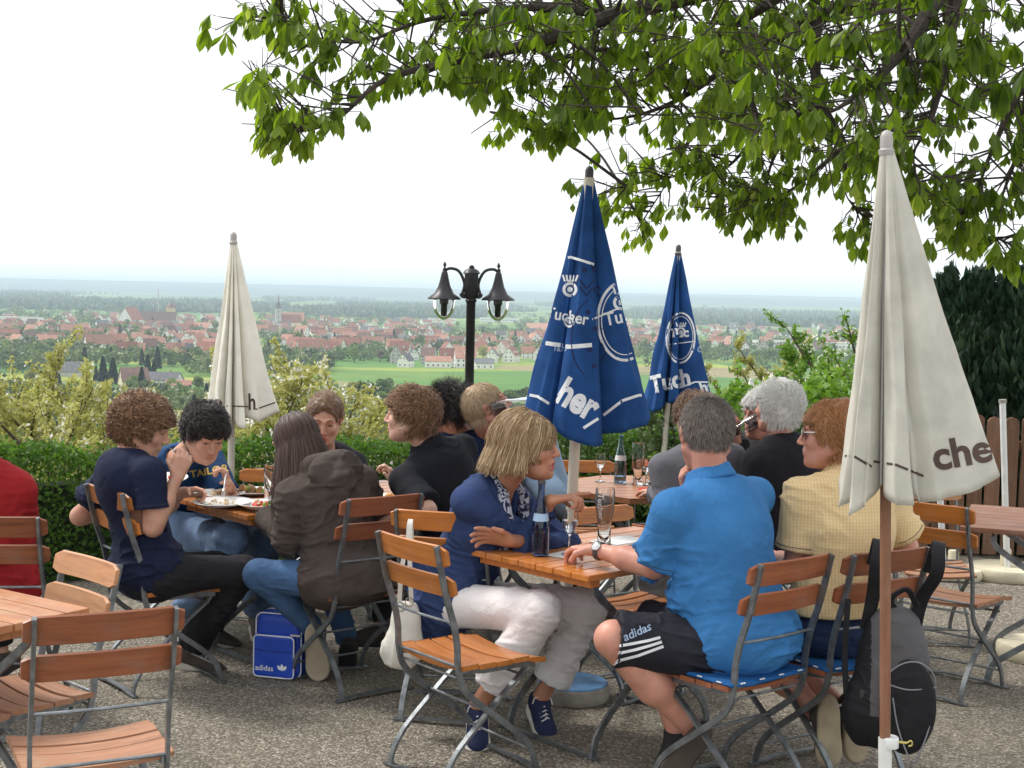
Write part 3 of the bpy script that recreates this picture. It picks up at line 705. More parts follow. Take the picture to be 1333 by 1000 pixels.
hp = [(-8.5, 6.7), (-5.2, 7.95), (-3.0, 8.15), (-1.6, 8.9), (-.4, 9.6), (.9, 10.4), (1.7, 10.9)]
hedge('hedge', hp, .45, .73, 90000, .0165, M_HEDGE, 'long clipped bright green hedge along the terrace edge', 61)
M_THUJA = leafmat('thuja_sprays', (.008, .022, .012), (.022, .05, .024), .12, c3=(.05, .09, .04))
def thuja(x, y, W, H, n, seed, lab):
    rng = np.random.default_rng(seed); r = empty('conifer_tree', V((x, y, 0))); tag(r, lab, 'conifer', 'dark conifers behind the board fence')
    t = rng.uniform(size=n); an = rng.uniform(0, 6.28, n); z = H*t*(1+.10*vnoise(np.stack([np.cos(an)*1.8, np.sin(an)*1.8, 0*an], -1), 1, seed+5)); q = np.sqrt(rng.uniform(.55, 1.0, n)); rad = W/2*np.minimum(1, (1.02-t)*3.2)**.6*(1+.22*vnoise(np.stack([np.cos(an)*2, np.sin(an)*2, z*2.5], -1), 1, seed))
    c = np.stack([np.cos(an)*rad*q, np.sin(an)*rad*q, z], -1); c[:, 2] += np.where(t > .9, rng.uniform(0, .12, n), 0)
    k = n; up = np.stack([np.cos(an)*.35, np.sin(an)*.35, np.ones(k)], -1)+rng.normal(size=(k, 3))*.3; up /= np.linalg.norm(up, axis=1)[:, None]
    sd_ = np.cross(up, rng.normal(size=(k, 3))); sd_ /= np.linalg.norm(sd_, axis=1)[:, None]; s = rng.uniform(.03, .075, k)[:, None]
    vs = np.stack([c-up*s, c+sd_*s*.4, c+up*s*1.2, c-sd_*s*.4], 1).reshape(-1, 3); rn = rng.uniform(size=k)
    o = npmesh('crown', vs, np.arange(k*4).reshape(-1, 4), M_THUJA, r); attr(o, 'rnd', np.repeat(np.clip(rn*.7+.4*(vnoise(c, 3, 1)*.5+.5), 0, 1), 4))
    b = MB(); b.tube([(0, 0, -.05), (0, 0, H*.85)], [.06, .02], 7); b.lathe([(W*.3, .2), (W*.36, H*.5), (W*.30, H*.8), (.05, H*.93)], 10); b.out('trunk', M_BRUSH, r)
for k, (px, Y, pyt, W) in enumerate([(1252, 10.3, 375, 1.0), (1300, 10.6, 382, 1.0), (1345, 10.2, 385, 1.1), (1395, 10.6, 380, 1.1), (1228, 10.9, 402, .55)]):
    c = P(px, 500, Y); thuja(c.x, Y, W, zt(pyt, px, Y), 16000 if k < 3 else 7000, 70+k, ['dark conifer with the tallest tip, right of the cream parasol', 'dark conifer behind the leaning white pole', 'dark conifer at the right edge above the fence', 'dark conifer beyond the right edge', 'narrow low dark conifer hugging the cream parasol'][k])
# ------------------------------------------------------------------ furniture
M_STEEL = plain('galvanised_steel', (.20, .215, .225), .42, .75, var=.35, scale=22, bump=.0015, bscale=150)
M_SCREW = plain('screw_head', (.5, .5, .5), .3, .9)
M_WX = wood('varnished_slat', (.44, .15, .028), (.30, .088, .018), 0, .34, .3)
M_WY = wood('varnished_plank', (.45, .155, .028), (.31, .095, .02), 0, .30, .4)
M_WWORN = wood('weathered_slat', (.32, .155, .085), (.21, .095, .05), 0, .5, .05, .75, (.36, .25, .17))
M_WWORNT = wood('weathered_plank', (.42, .175, .07), (.29, .115, .045), 0, .38, .15, .7, (.48, .34, .23))
M_WLIGHT = wood('light_slat', (.50, .25, .12), (.38, .17, .08), 0, .5, .1, .3)
def chair_proto(wseat, wback):
    r = empty('folding_chair')
    hx = .185
    A = bez([(0, -.275, .885), (0, -.235, .72), (0, -.195, .60), (0, -.178, .52), (0, -.172, .44), (0, -.14, .355), (0, -.02, .255), (0, .10, .165), (0, .165, .10), (0, .195, .03), (0, .20, .0)], 4)
    B = bez([(0, .165, .425), (0, .135, .375), (0, .05, .31), (0, -.05, .225), (0, -.15, .135), (0, -.20, .06), (0, -.215, 0)], 4)
    for sx in (-1, 1):
        b = MB(); b.tube([(p.x+sx*hx, p.y, p.z) for p in A], .01, flat=(.022, .011), up=V((0, 0, 1)))
        o = b.out('leg', M_STEEL, r)
        s = MB()
        for y, z in ((-.268, .865), (-.256, .825), (-.235, .755), (-.225, .715)):
            q = Matrix.Rotation(R(100), 3, 'X'); s.lathe([(.0055, 0), (.0055, .002), (.003, .0035)], 8, (sx*hx, y-.007, z), q)
        s.out('screw', M_SCREW, o)
        b = MB(); b.tube([(p.x+sx*(hx-.018), p.y, p.z) for p in B], .01, flat=(.022, .011)); b.out('leg', M_STEEL, r)
    def rod(y, z, w=hx, rad=.0055, bow=0): b = MB(); b.tube([(x*w, y+bow*(1-x*x), z) for x in (-1, -.5, 0, .5, 1)], rad, 8); b.out('stretcher', M_STEEL, r)
    rod(-.197, .605, bow=-.012); rod(-.172, .445); rod(-.03, .262); rod(.165, .09, rad=.005); rod(.13, .37); rod(-.16, .40, hx-.02, .005)
    for y, w in ((.20, hx), (-.215, hx-.018)): b = MB(); b.tube([(-w-.03, y, .006), (-w*.8, y, .010), (-w*.5, y, .018), (w*.5, y, .018), (w*.8, y, .010), (w+.03, y, .006)], .006, flat=(.026, .007)); b.out('foot_bar', M_STEEL, r)
    for sx in (-1, 1): b = MB(); b.tube([(sx*(hx-.012), -.172, .430), (sx*(hx-.012), -.05, .412), (sx*(hx-.012), .10, .410), (sx*(hx-.012), .19, .402)], .006, flat=(.008, .02)); b.out('seat_rail', M_STEEL, r)
    # backrest boards, bowed
    def board(y, z, h, tilt):
        b = MB(); n = 13; vs = []; fs = []; th = .016
        for i in range(n):
            x = -.212+.424*i/(n-1); bow = -.018*(1-(x/.212)**2); e = min(1, (.212-abs(x))/.022); hh = h/2*(.66+.34*math.sqrt(max(0, 1-(1-e)**2)))
            for dz, dy in ((-hh, 0), (-hh+.004, -th/2), (hh-.004, -th/2), (hh, 0), (hh-.004, th/2), (-hh+.004, th/2)):
                vs.append((x, y+bow+dy-dz*math.tan(tilt), z+dz))
        for i in range(n-1):
            for k in range(6): fs.append((i*6+k, i*6+(k+1) % 6, (i+1)*6+(k+1) % 6, (i+1)*6+k))
        fs += [tuple(range(6)), tuple(range((n-1)*6, n*6))[::-1]]; b.add(vs, fs); o = b.out('backrest_slat', wback, r, True)
    board(-.247, .845, .085, R(12)); board(-.212, .735, .08, R(12))
    # seat: five boards across, dished
    b = MB(); ny = 5; n = 9
    for k in range(ny):
        y0 = -.165+k*.078; w = .068; z0 = .452-.010*math.sin((k+.5)/ny*math.pi)-(.012 if k == ny-1 else 0); dz = -.008 if k == ny-1 else .0
        vs = []; fs = []
        for i in range(n):
            x = -.205+.41*i/(n-1); s = -.016*(1-(x/.205)**2)
            for yy, zz in ((y0, z0), (y0+w, z0+dz), (y0+w, z0+dz-.015), (y0, z0-.015)): vs.append((x, yy, zz+s))
        for i in range(n-1):
            for q in range(4): fs.append((i*4+q, (i+1)*4+q, (i+1)*4+(q+1) % 4, i*4+(q+1) % 4))
        fs += [(0, 1, 2, 3)[::-1], tuple(range((n-1)*4, n*4))]; b.add(vs, fs)
    o = b.out('seat', wseat, r)
    bv = o.modifiers.new('soft_edges', 'BEVEL'); bv.width = .002; bv.segments = 2; bv.limit_method = 'ANGLE'
    return r
M_WBRSHADE = wood('shaded_red_brown_slat', (.27, .085, .034), (.17, .05, .02), 0, .45, .2, .35, (.26, .19, .15))  # own brown-red at the corner chair; elsewhere shade put into the wood colour
chairs = {}
def chair(back_c, yaw, lab, kind='plain', group='folding wooden beer garden chairs'):
    """back_c: ground point under the seat centre; yaw: direction the chair faces (0 = +Y, positive = towards -X)"""
    mats = {'plain': (M_WX, M_WX), 'worn': (M_WWORN, M_WX), 'light': (M_WWORN, M_WLIGHT), 'brown': (M_WBRSHADE, M_WBRSHADE), 'wornbrown': (M_WWORN, M_WBRSHADE)}[kind]  # brown kind: slats darkened for chairs standing in shade
    if kind not in chairs: chairs[kind] = c = chair_proto(*mats); 
    else: c = copy_tree(chairs[kind])
    c.location = (back_c[0], back_c[1], 0); c.rotation_euler.z = yaw; tag(c, lab, 'chair', group); return c
def cseat(px, py, Y=None, z=.45):
    p = G(px, py, z) if Y is None else P(px, py, Y); return (p.x, p.y)
def table(corner, dirl, L, W, lab, nmat=None, legs=True, zt_=.74, np_=7):
    """corner: near corner (x,y); dirl: unit vector of the long side; the short side runs 90 deg to its left"""
    nmat = nmat or M_WY; yaw = math.atan2(dirl[1], dirl[0]); r = empty('folding_table', (corner[0], corner[1], 0), yaw); tag(r, lab, 'table', 'slatted folding tables of the beer garden')
    b = MB(); pw = W/np_
    for k in range(np_): b.box((L/2, pw*(k+.5), zt_-.0125), (L, pw-.006, .025), bev=.004)
    for x in (.06, L/2, L-.06): b.box((x, W/2, zt_-.0405), (.05, W-.05, .03), bev=.003)
    b.out('tabletop', nmat, r)
    if legs:
        for y in (.10, W-.10):
            for s in (1, -1):
                x0, x1 = (.14, L-.14) if s > 0 else (L-.14, .14)
                xm = L/2; pts = [(x0, y+s*.008, zt_-.05), (x0+(xm-x0)*.12, y+s*.008, zt_-.13), (xm, y+s*.008, .37), (xm+(x1-xm)*.86, y+s*.008, .12), (x1, y+s*.008, .0)]
                b = MB(); b.tube(bez(pts, 4), .01, flat=(.012, .028), up=V((0, 0, 1))); b.out('leg', M_STEEL, r)
        for x, z, w in ((L/2, .37, .08), (.14, .01, .06), (L-.14, .01, .06), (.14, zt_-.06, .1), (L-.14, zt_-.06, .1)): b = MB(); b.tube([(x, w, z), (x, W-w, z)], .008, flat=(.02, .012) if z < .1 else None); b.out('stretcher', M_STEEL, r)
    return r
def dirv(a): return (math.cos(a), math.sin(a))
# --- tables
T2c = G(767, 750, .74); T2d = (.735, .678); T2 = table((T2c.x, T2c.y), T2d, .98, .67, 'sunny orange slatted table with the dark bottle, wine glass and tall beer glass')
T1c = G(322, 671, .74); T1d = (.74, .673); T1 = table((T1c.x, T1c.y), T1d, 1.25, .64, 'slatted table laid with plates of food between the young diners')
T4c = G(118, 791, .74); T4 = table((T4c.x, T4c.y), (-.83, .558), 1.0, .66, 'weathered pinkish slatted table at the left edge beside the empty chairs', M_WWORNT)
T5c = G(1250, 685, .74); T5 = table((T5c.x, T5c.y), (.93, -.37), 1.2, .8, 'worn brown slatted table at the right edge in front of the board fence', wood('dark_worn_plank', (.25, .115, .07), (.16, .07, .045), 0, .45, .1, .6, (.34, .24, .19)))
# octagonal table at the back
T3c = P(845, 633, 7.5); r = empty('octagonal_table', (T3c.x, T3c.y, 0), .1); tag(r, 'eight sided weathered table with glasses behind the pointing hand', 'table')
b = MB(); T3R = .46; pw = .11
for k in range(-4, 5):
    y = k*pw; w = []
    def hx_(y): 
        y = min(abs(y), T3R*.999); a = T3R*.414
        return T3R if y < a else T3R-(y-a)
    y0, y1 = y-pw/2+.002, y+pw/2-.002
    if abs(y0) > T3R and abs(y1) > T3R: continue
    y0, y1 = max(-T3R, y0), min(T3R, y1)
    b.add([(-hx_(y0), y0, .74), (hx_(y0), y0, .74), (hx_(y1), y1, .74), (-hx_(y1), y1, .74), (-hx_(y0), y0, .71), (hx_(y0), y0, .71), (hx_(y1), y1, .71), (-hx_(y1), y1, .71)],
          [(0, 1, 2, 3), (7, 6, 5, 4), (0, 4, 5, 1), (2, 6, 7, 3), (1, 5, 6, 2), (0, 3, 7, 4)])
b.out('tabletop', M_WWORNT, r)
for y in (-.2, .2):
    for s in (1, -1):
        b = MB(); b.tube(bez([(-s*.32, y+s*.008, .70), (0, y+s*.008, .37), (s*.26, y+s*.008, .1), (s*.32, y+s*.008, 0)], 4), .01, flat=(.012, .028)); b.out('leg', M_STEEL, r)
for x, z in ((0, .37), (-.32, .01), (.32, .01)): b = MB(); b.tube([(x, -.24, z), (x, .24, z)], .008); b.out('stretcher', M_STEEL, r)
# --- chairs (yaw: 0 faces away from the camera, negative turns right)
chair((-.15, 5.06), R(-51), 'empty chair with bright orange slats at the front table, seen from its back corner')
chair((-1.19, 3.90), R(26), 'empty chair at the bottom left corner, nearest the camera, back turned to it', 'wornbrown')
chair((-1.60, 4.50), R(137), 'empty pale slatted chair facing the camera between the left tables', 'light').scale = (.94,)*3
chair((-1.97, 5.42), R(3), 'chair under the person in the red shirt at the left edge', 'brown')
chair((-1.545, 6.12), R(-50), 'chair under the curly haired diner in the navy t-shirt')
chair((-1.36, 7.45), R(172), 'empty chair on the hedge side of the food table, only its top board showing').scale = (.86,)*3
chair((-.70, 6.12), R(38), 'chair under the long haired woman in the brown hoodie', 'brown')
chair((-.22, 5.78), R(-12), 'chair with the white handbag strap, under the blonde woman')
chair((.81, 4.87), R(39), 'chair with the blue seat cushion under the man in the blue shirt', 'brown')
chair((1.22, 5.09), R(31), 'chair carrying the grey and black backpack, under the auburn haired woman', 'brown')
chair((2.03, 6.28), R(-42), 'empty chair behind the cream parasol pole, orange top board catching light', 'worn')
chair((2.25, 7.25), R(176), 'empty faded reddish chair facing the camera before the board fence', 'light').scale = (.88,)*3
chair((.55, 6.14), R(215), 'chair behind the tall beer glass, facing the front table').scale = (.9,)*3
chair((.46, 8.15), R(182), 'chair on the hedge side of the octagonal table, left one').scale = (.87,)*3
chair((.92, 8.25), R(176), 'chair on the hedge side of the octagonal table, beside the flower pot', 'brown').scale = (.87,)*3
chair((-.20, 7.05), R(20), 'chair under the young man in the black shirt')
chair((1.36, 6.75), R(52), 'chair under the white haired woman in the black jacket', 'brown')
chair((.12, 7.75), R(-10), 'chair under the fair haired man drinking from a glass')
# --- fence of upright boards at the right
M_FEN = wood('fence_board', (.16, .085, .05), (.10, .055, .035), 2, .8, 0, .3, (.25, .20, .16))
fr = empty('board_fence', (2.3, 9.35, 0)); tag(fr, 'brown board fence with upright round topped planks at the right', 'fence')
rng = np.random.default_rng(4)
for k in range(26):
    x = -.2+k*.118; h = 1.03+rng.uniform(-.012, .012); b = MB(); w = .047
    pr = [(-w, .08), (w, .08), (w, h-.03), (w*.6, h-.008), (0, h), (-w*.6, h-.008), (-w, h-.03)]
    vs = [(x+a, -.011+rng.uniform(-.003, .003)*0, z) for a, z in pr]+[(x+a, .011, z) for a, z in pr]; n = len(pr)
    b.add(vs, [tuple(range(n)), tuple(range(2*n-1, n-1, -1))]+[(i, i+n, (i+1) % n+n, (i+1) % n) for i in range(n)]); b.out('board', M_FEN, fr)
b = MB()
for z in (.25, .82): b.box((1.3, .035, z), (3.2, .04, .07), bev=.004)
b.out('rail', M_FEN, fr)
for x in (-.1, 1.5, 2.9): b = MB(); b.box((x, .1, .5), (.09, .09, 1.02), bev=.006); b.out('post', M_FEN, fr)
# --- parasol stands without parasol: round concrete feet and white tubes
M_CREAM = plain('cream_painted_concrete', (.62, .57, .42), .8, var=.2, scale=6, bump=.003)
M_WTUBE = plain('white_powder_coat', (.72, .73, .71), .4, var=.12, scale=12)
M_BLUEP = plain('worn_blue_paint', (.10, .26, .50), .5, var=.3, scale=14)
M_CONC = plain('grey_concrete', (.30, .28, .24), .9, var=.3, scale=14, bump=.003)
def foot(c, rad, h, mat, lab, name='umbrella_stand', top=None, tube=0, lean=(0, 0)):
    r = empty(name, (c[0], c[1], 0)); tag(r, lab, 'parasol base')
    b = MB(); b.lathe([(rad*.96, 0.002), (rad, .02), (rad, h-.02), (rad*.96, h-.004), (rad*.9, h)], 40); b.out('base', mat, r, True)
    if top: b = MB(); b.lathe([(rad*.93, h+.001), (rad*.90, h+.006), (.04, h+.008)], 40); b.out('top_plate', top, r, True)
    if not top: b = MB(); b.lathe([(.034, h), (.034, h+.10), (.030, h+.11)], 16); b.out('sleeve', mat if top is None else top, r, True)
    return r
foot(G(1240, 752)[:2], .19, .07, M_CREAM, 'cream round parasol foot by the fence, left one'); foot(G(1308, 752)[:2], .24, .08, M_CREAM, 'cream round parasol foot by the fence with the tall white tube')
foot(G(1350, 856)[:2], .20, .08, M_CREAM, 'cream round parasol foot at the right edge of the terrace')
def whitetube(px0, py0, px1, py1, Y, lab, rad=.02):
    a, b_ = P(px0, py0, Y), P(px1, py1, Y); d = b_-a; o = MB().tube([(0, 0, 0), d*.5, d*.985], rad, 14).out('tube', M_WTUBE, None, True); 
    r = empty('white_pole', a); tag(r, lab, 'pole'); o.parent = r
    b = MB(); b.tube([d*.98, d], rad*1.25, 14); b.out('end_cap', M_CONC, r, True)
whitetube(1311, 738, 1305, 520, 8.9, 'tall white tube standing in the cream foot before the board fence')
whitetube(1228, 738, 1224, 648, 8.7, 'shorter white tube behind the empty orange slatted chair')
# --- double lantern
M_LAMP = plain('dark_lamp_iron', (.035, .033, .036), .42, .6, var=.3, scale=10)
LY = 17.0; lp = P(613, 400, LY); lz = float(hmap(lp.x, LY)); r = empty('street_lamp', (lp.x, LY, lz)); tag(r, 'black double lantern post with two bell shaped lamps', 'street lamp')
def LPx(px, py): q = P(px, py, LY); return V((q.x-lp.x, 0, q.z-lz))
ztop = LPx(613, 345).z; s_ = LY/FPX
b = MB(); b.lathe([(.09, -.3), (.09, .3), (.058, .36), (.056, ztop-49*s_), (.075, ztop-46*s_), (.06, ztop-44*s_), (.085, ztop-40*s_), (.085, ztop-12*s_), (.11, ztop-11*s_), (.085, ztop-7*s_), (.03, ztop-4*s_), (.035, ztop-2*s_), (.008, ztop)], 16); b.out('post', M_LAMP, r, True)
M_LGLASS = NT('lantern_glass'); M_LGLASS.set(Base_Color=(.92, .92, .90), Roughness=.06, Transmission_Weight=1, IOR=1.3); M_LGLASS = M_LGLASS.mat
for s in (-1, 1):
    b = MB(); X = lambda px: (px)*s_*s
    b.tube(bez([(X(7), 0, ztop-42*s_), (X(12), 0, ztop-40*s_), (X(9), 0, ztop-25*s_), (X(16), 0, ztop-9*s_), (X(27), 0, ztop-5*s_), (X(35), 0, ztop-8*s_)], 5), .018, 8)
    b.lathe([(.02, 0), (.028, .03), (.01, .05), (.022, .08), (.004, .12)], 10, (X(35), 0, ztop-9*s_)); b.tube(bez([(X(8), 0, ztop-38*s_), (X(13), 0, ztop-41*s_), (X(14), 0, ztop-37*s_)], 4), .012, 6)
    b.out('arm', M_LAMP, r, True)
    hb = empty('lamp_head', (X(35), 0, 0)); hb.parent = r
    z0 = ztop-10*s_; b = MB(); b.lathe([(.02, z0+.02), (.035, z0), (.045, z0-.04), (.05, z0-.07), (.075, z0-.17), (.12, z0-.26), (.20, z0-.315), (.205, z0-.33), (.20, z0-.335), (.11, z0-.27), (.04, z0-.12)], 24, cap=False); b.out('shade', M_LAMP, hb, True)
    b = MB(); b.lathe([(.135, z0-.325), (.14, z0-.36), (.135, z0-.42), (.115, z0-.49), (.075, z0-.55), (.03, z0-.58), (.001, z0-.585), (.001, z0-.581), (.029, z0-.576), (.073, z0-.547), (.112, z0-.488), (.131, z0-.42), (.136, z0-.36), (.131, z0-.325)], 20, cap=False); b.out('glass_globe', M_LGLASS, hb, True)
    b = MB(); b.lathe([(.055, z0-.28), (.055, z0-.38), (.038, z0-.40), (.038, z0-.53), (.02, z0-.545)], 14); b.out('bulb', plain('frosted_bulb', (.62, .60, .52), .5), hb, True)
# ------------------------------------------------------------------ closed parasols
FONT = None
def text_mesh(txt, size, bold=.02, shear=0.0, sx=1.0, sub=.02):
    c = bpy.data.curves.new('t', 'FONT'); c.body = txt; c.size = size; c.offset = bold*size; c.shear = shear; c.align_x = 'CENTER'; c.align_y = 'CENTER'; c.resolution_u = 5
    o = bpy.data.objects.new('t', c); COL.objects.link(o); dg = bpy.context.evaluated_depsgraph_get(); me = bpy.data.meshes.new_from_object(o.evaluated_get(dg))
    bm = bmesh.new(); bm.from_mesh(me); bmesh.ops.triangulate(bm, faces=bm.faces)
    for _ in range(5):
        ed = [e for e in bm.edges if e.calc_length() > sub]
        if not ed: break
        bmesh.ops.subdivide_edges(bm, edges=ed, cuts=1); bmesh.ops.triangulate(bm, faces=[f for f in bm.faces if len(f.verts) > 3])
    bm.verts.index_update(); vs = [(v.co.x*sx, v.co.y) for v in bm.verts]; fs = [[v.index for v in f.verts] for f in bm.faces]; bm.free()
    bpy.data.objects.remove(o); bpy.data.curves.remove(c); bpy.data.meshes.remove(me); return vs, fs
def strip2d(pts, w, step=.012):
    """flat ribbon along a 2-D polyline"""
    q = []
    for a, b in zip(pts, pts[1:]):
        n = max(1, int(math.hypot(b[0]-a[0], b[1]-a[1])/step))
        q += [(a[0]+(b[0]-a[0])*k/n, a[1]+(b[1]-a[1])*k/n) for k in range(n)]
    q.append(pts[-1]); vs = []
    for i, p in enumerate(q):
        a, b = q[max(0, i-1)], q[min(len(q)-1, i+1)]; l = math.hypot(b[0]-a[0], b[1]-a[1]) or 1; nx_, ny_ = -(b[1]-a[1])/l, (b[0]-a[0])/l
        vs += [(p[0]+nx_*w/2, p[1]+ny_*w/2), (p[0]-nx_*w/2, p[1]-ny_*w/2)]
    return vs, [(2*i, 2*i+1, 2*i+3, 2*i+2) for i in range(len(q)-1)]
def disc2d(c, r, n=20, r0=0):
    vs = []; rings = max(1, int((r-r0)/.012))
    for j in range(rings+1):
        rad = r0+(r-r0)*j/rings; vs += [(c[0]+rad*math.cos(2*math.pi*k/n), c[1]+rad*math.sin(2*math.pi*k/n)) for k in range(n)]
    return vs, [(j*n+k, j*n+(k+1) % n, (j+1)*n+(k+1) % n, (j+1)*n+k) for j in range(rings) for k in range(n)]
def decal(name, shapes, frame, bvh, mat, parent, lift=.0012, thick=0.0):
    """shapes: list of (verts2d, faces); frame: (origin, xdir, ydir, shoot dir) in the mesh's space; prints the shapes onto the surface"""
    O, X, Y_, D = frame; av, af = [], []
    for vs, fs in shapes:
        hit = []
        for x, y in vs:
            p = O+X*x+Y_*y; loc, nor, _, _ = bvh.ray_cast(p-D*.25, D, .8); hit.append(None if loc is None else loc-D*lift*.5+(nor if nor.dot(D) < 0 else -nor)*lift)
        base = len(av); idx = {}
        for i, h in enumerate(hit):
            if h is not None: idx[i] = len(av); av.append(h)
        for f in fs:
            if all(i in idx for i in f):
                q = [av[idx[i]] for i in f]
                if max((q[i]-q[i-1]).length for i in range(len(q))) < .055: af.append([idx[i] for i in f])
    if not af: return None
    return npmesh(name, [tuple(v) for v in av], af, mat, parent, True)
def canopy(name, tip, base_top, L, ribs, mat, parent, hemvar, inner=.03, seed=0, flare=1.0, wr=.011):
    """tip and axis given by two points; ribs: list of (angle deg, radius at hem, hem drop). angle 0 faces the camera (-Y), positive to the right (+X)"""
    ax = (tip-base_top).normalized(); rt = V((1, 0, 0)); rt = (rt-ax*rt.dot(ax)).normalized(); fw = rt.cross(ax)  # towards -Y
    if fw.y > 0: fw = -fw
    n = len(ribs); SEG = 12; NT_ = 44; pts = []
    ribs = sorted(ribs); vs = []
    for j in range(NT_+1):
        t = j/NT_
        for i in range(n):
            a0, r0, h0 = ribs[i][:3]; a1, r1, h1 = ribs[(i+1) % n][:3]
            if i == n-1: a1 += 360
            for k in range(SEG):
                s = k/SEG; a = R(a0+(a1-a0)*s); r = r0+(r1-r0)*(1-math.cos(math.pi*s))/2; hd = h0+(h1-h0)*s
                tt = t**flare; rad = .016+(r-.016)*(tt*.93+.07*t**3)
                rad += wr*t*math.sin(t*9+i*2.1+seed)*(.5+.5*math.sin(s*math.pi))
                zz = -t*(L+hd)
                p = tip+ax*zz+(rt*math.sin(a)+fw*math.cos(a))*rad; vs.append(p)
    m = n*SEG; fs = [((j+1)*m+k, (j+1)*m+(k+1) % m, j*m+(k+1) % m, j*m+k) for j in range(NT_) for k in range(m)]
    # smooth across the folds a little, keep the ridges readable
    arr = np.array(vs).reshape(NT_+1, m, 3)
    for _ in range(1): arr = arr*.5+.25*np.roll(arr, 1, 1)+.25*np.roll(arr, -1, 1)
    nz_ = vnoise(arr, 7, seed)*.009+vnoise(arr, 22, seed)*.0015
    c0 = np.array(tip)+np.array(ax)*(-np.linspace(0, L, NT_+1))[:, None]; rd = arr-c0[:, None]; rd /= np.linalg.norm(rd, axis=2)[..., None]+1e-6
    arr = arr+rd*nz_[..., None]*np.linspace(0, 1, NT_+1)[:, None, None]
    vs = arr.reshape(-1, 3)
    O = V(parent.location)
    o = npmesh(name, vs-np.array(O), np.array(fs), mat, parent, True)
    sol = o.modifiers.new('cloth_thickness', 'SOLIDIFY'); sol.thickness = .003; sol.offset = -1
    bvh = BVHTree.FromPolygons([tuple(v) for v in (vs-np.array(O))], fs)
    # turned-in hem pouch closing part of the underside
    return o, bvh, (rt, fw, ax, O)
M_CREAMC = cloth('cream_canvas', (.55, .53, .46), .17, 700, .9, .0012, 14)
M_CREAMLIT = cloth('lit_cream_canvas', (.84, .81, .70), .12, 700, .9, .0012, 14)  # brighter copy of the cream; light on the left parasol put into its colour
M_NAVYC = cloth('royal_blue_canvas', (.009, .062, .215), .32, 700, .8, .0012, 14)
M_BROWNP = plain('dark_brown_print', (.075, .045, .035), .8); M_WHITEP = plain('white_print', (.72, .74, .76), .7); M_GREYP = plain('pale_blue_print', (.33, .42, .58), .7)
M_DKBLUE = plain('navy_print', (.004, .012, .07), .8); M_POLEW = wood('brown_wood_pole', (.21, .095, .05), (.14, .06, .03), 2, .5, .1)
M_POLEC = plain('cream_wood_pole', (.60, .56, .46), .5, var=.12); M_CAPC = plain('grey_cap', (.38, .36, .34), .5); M_CAPD = plain('dark_cap', (.06, .055, .06), .5)
M_BRASS = plain('brass_hook', (.55, .45, .15), .35, .9)
def parasol(lab, tip, foot_, poler, pmat, capmat, L, ribs, cmat, seed, flare=1.0):
    r = empty('closed_parasol', foot_); tag(r, lab, 'parasol'); ax = (tip-foot_)
    b = MB(); b.tube([(0, 0, 0), ax*.5, ax*.995], poler, 14); b.out('pole', pmat, r, True)
    o, bvh, fr = canopy('canopy', tip, foot_, L, ribs, cmat, r, .05, seed=seed, flare=flare)
    q = ax.normalized().to_track_quat('Z', 'Y').to_matrix(); b = MB(); b.lathe([(.022, -.035), (.024, -.02), (.019, -.015), (.019, .02), (.014, .034), (.004, .04)], 14, ax+ax.normalized()*.0, q); b.out('cap', capmat, r, True)
    b = MB(); axn = ax.normalized()   # folded ribs and runner seen from below
    for k in range(8):
        a = k*math.pi/4+.3; d = fr[0]*math.sin(a)+fr[1]*math.cos(a); b.tube([ax-axn*.05, ax-axn*L*.5+d*.035, ax-axn*(L-.03)+d*.06], .005, 5)
    b.out('rib', capmat, r, True); return r, o, bvh, fr
def frame_at(px, py, Y, O, tilt=0.0):
    """a plane facing the camera direction at a pixel; tilt turns the lettering"""
    p = P(px, py, Y)-O; d = ray(px, py).normalized(); x = V((1, 0, 0)); x = (x-d*x.dot(d)).normalized(); y = x.cross(d).normalized()
    if y.z < 0: y = -y
    c, s = math.cos(tilt), math.sin(tilt); return (p-d*.25, x*c+y*s, y*c-x*s, d)
# --- right cream parasol
Y0 = 4.2; tip = P(1154, 187, Y0); ft = V((P(1157, 1000, Y0).x, Y0, 0)); k0 = Y0/FPX
r, o, bvh, fr = parasol('large cream parasol with brown lettering at the right, nearest of the closed parasols', tip, ft, .0165, M_POLEW, M_CAPC, 1.055,
   [(-150, .10, -.02), (-112, .14, -.03), (-86, .14, .045), (-72, .10, .02), (-56, .165, .06), (-44, .13, .03), (-34, .045, -.02), (-26, .04, -.03), (-16, .12, .0), (-2, .155, .02), (14, .165, .02), (27, .12, .0), (34, .125, .02), (44, .185, .01), (66, .27, -.02), (84, .335, -.06), (96, .315, -.04), (112, .20, .0), (150, .12, .0), (178, .10, 0)], M_CREAMC, 1, 1.0)
ob = V(r.location)
FL = []
decal('lettering', [text_mesh('che', .120, .028, .0, 1.0)], frame_at(1252, 590, Y0, ob, .20), bvh, M_BROWNP, o)
decal('stripe', [strip2d([(-.145, .02), (-.10, .018), (-.05, -.012)], .007), strip2d([(-.045, .004), (.02, -.004), (.10, -.036)], .007)], frame_at(1157, 603, Y0, ob), bvh, M_BROWNP, o)
b = MB(); axn = (tip-ft).normalized(); zs = .42
b.tube([(0, 0, 0), axn*zs], .0205, 16); b.out('sleeve', M_WTUBE, r, True)
b = MB(); b.lathe([(.026, zs-.03), (.027, zs-.028), (.027, zs), (.024, zs+.004)], 16, (0, 0, 0)); b.out('collar', M_WTUBE, r, True)
b = MB(); b.tube([(.022, 0, zs-.012), (.05, -.01, zs-.012)], .004, 8); b.tube(bez([(.05, -.01, zs-.012), (.062, -.01, zs-.005), (.066, -.01, zs-.018), (.055, -.01, zs-.022)], 4), .003, 6); b.out('hook', M_BRASS, r, True)
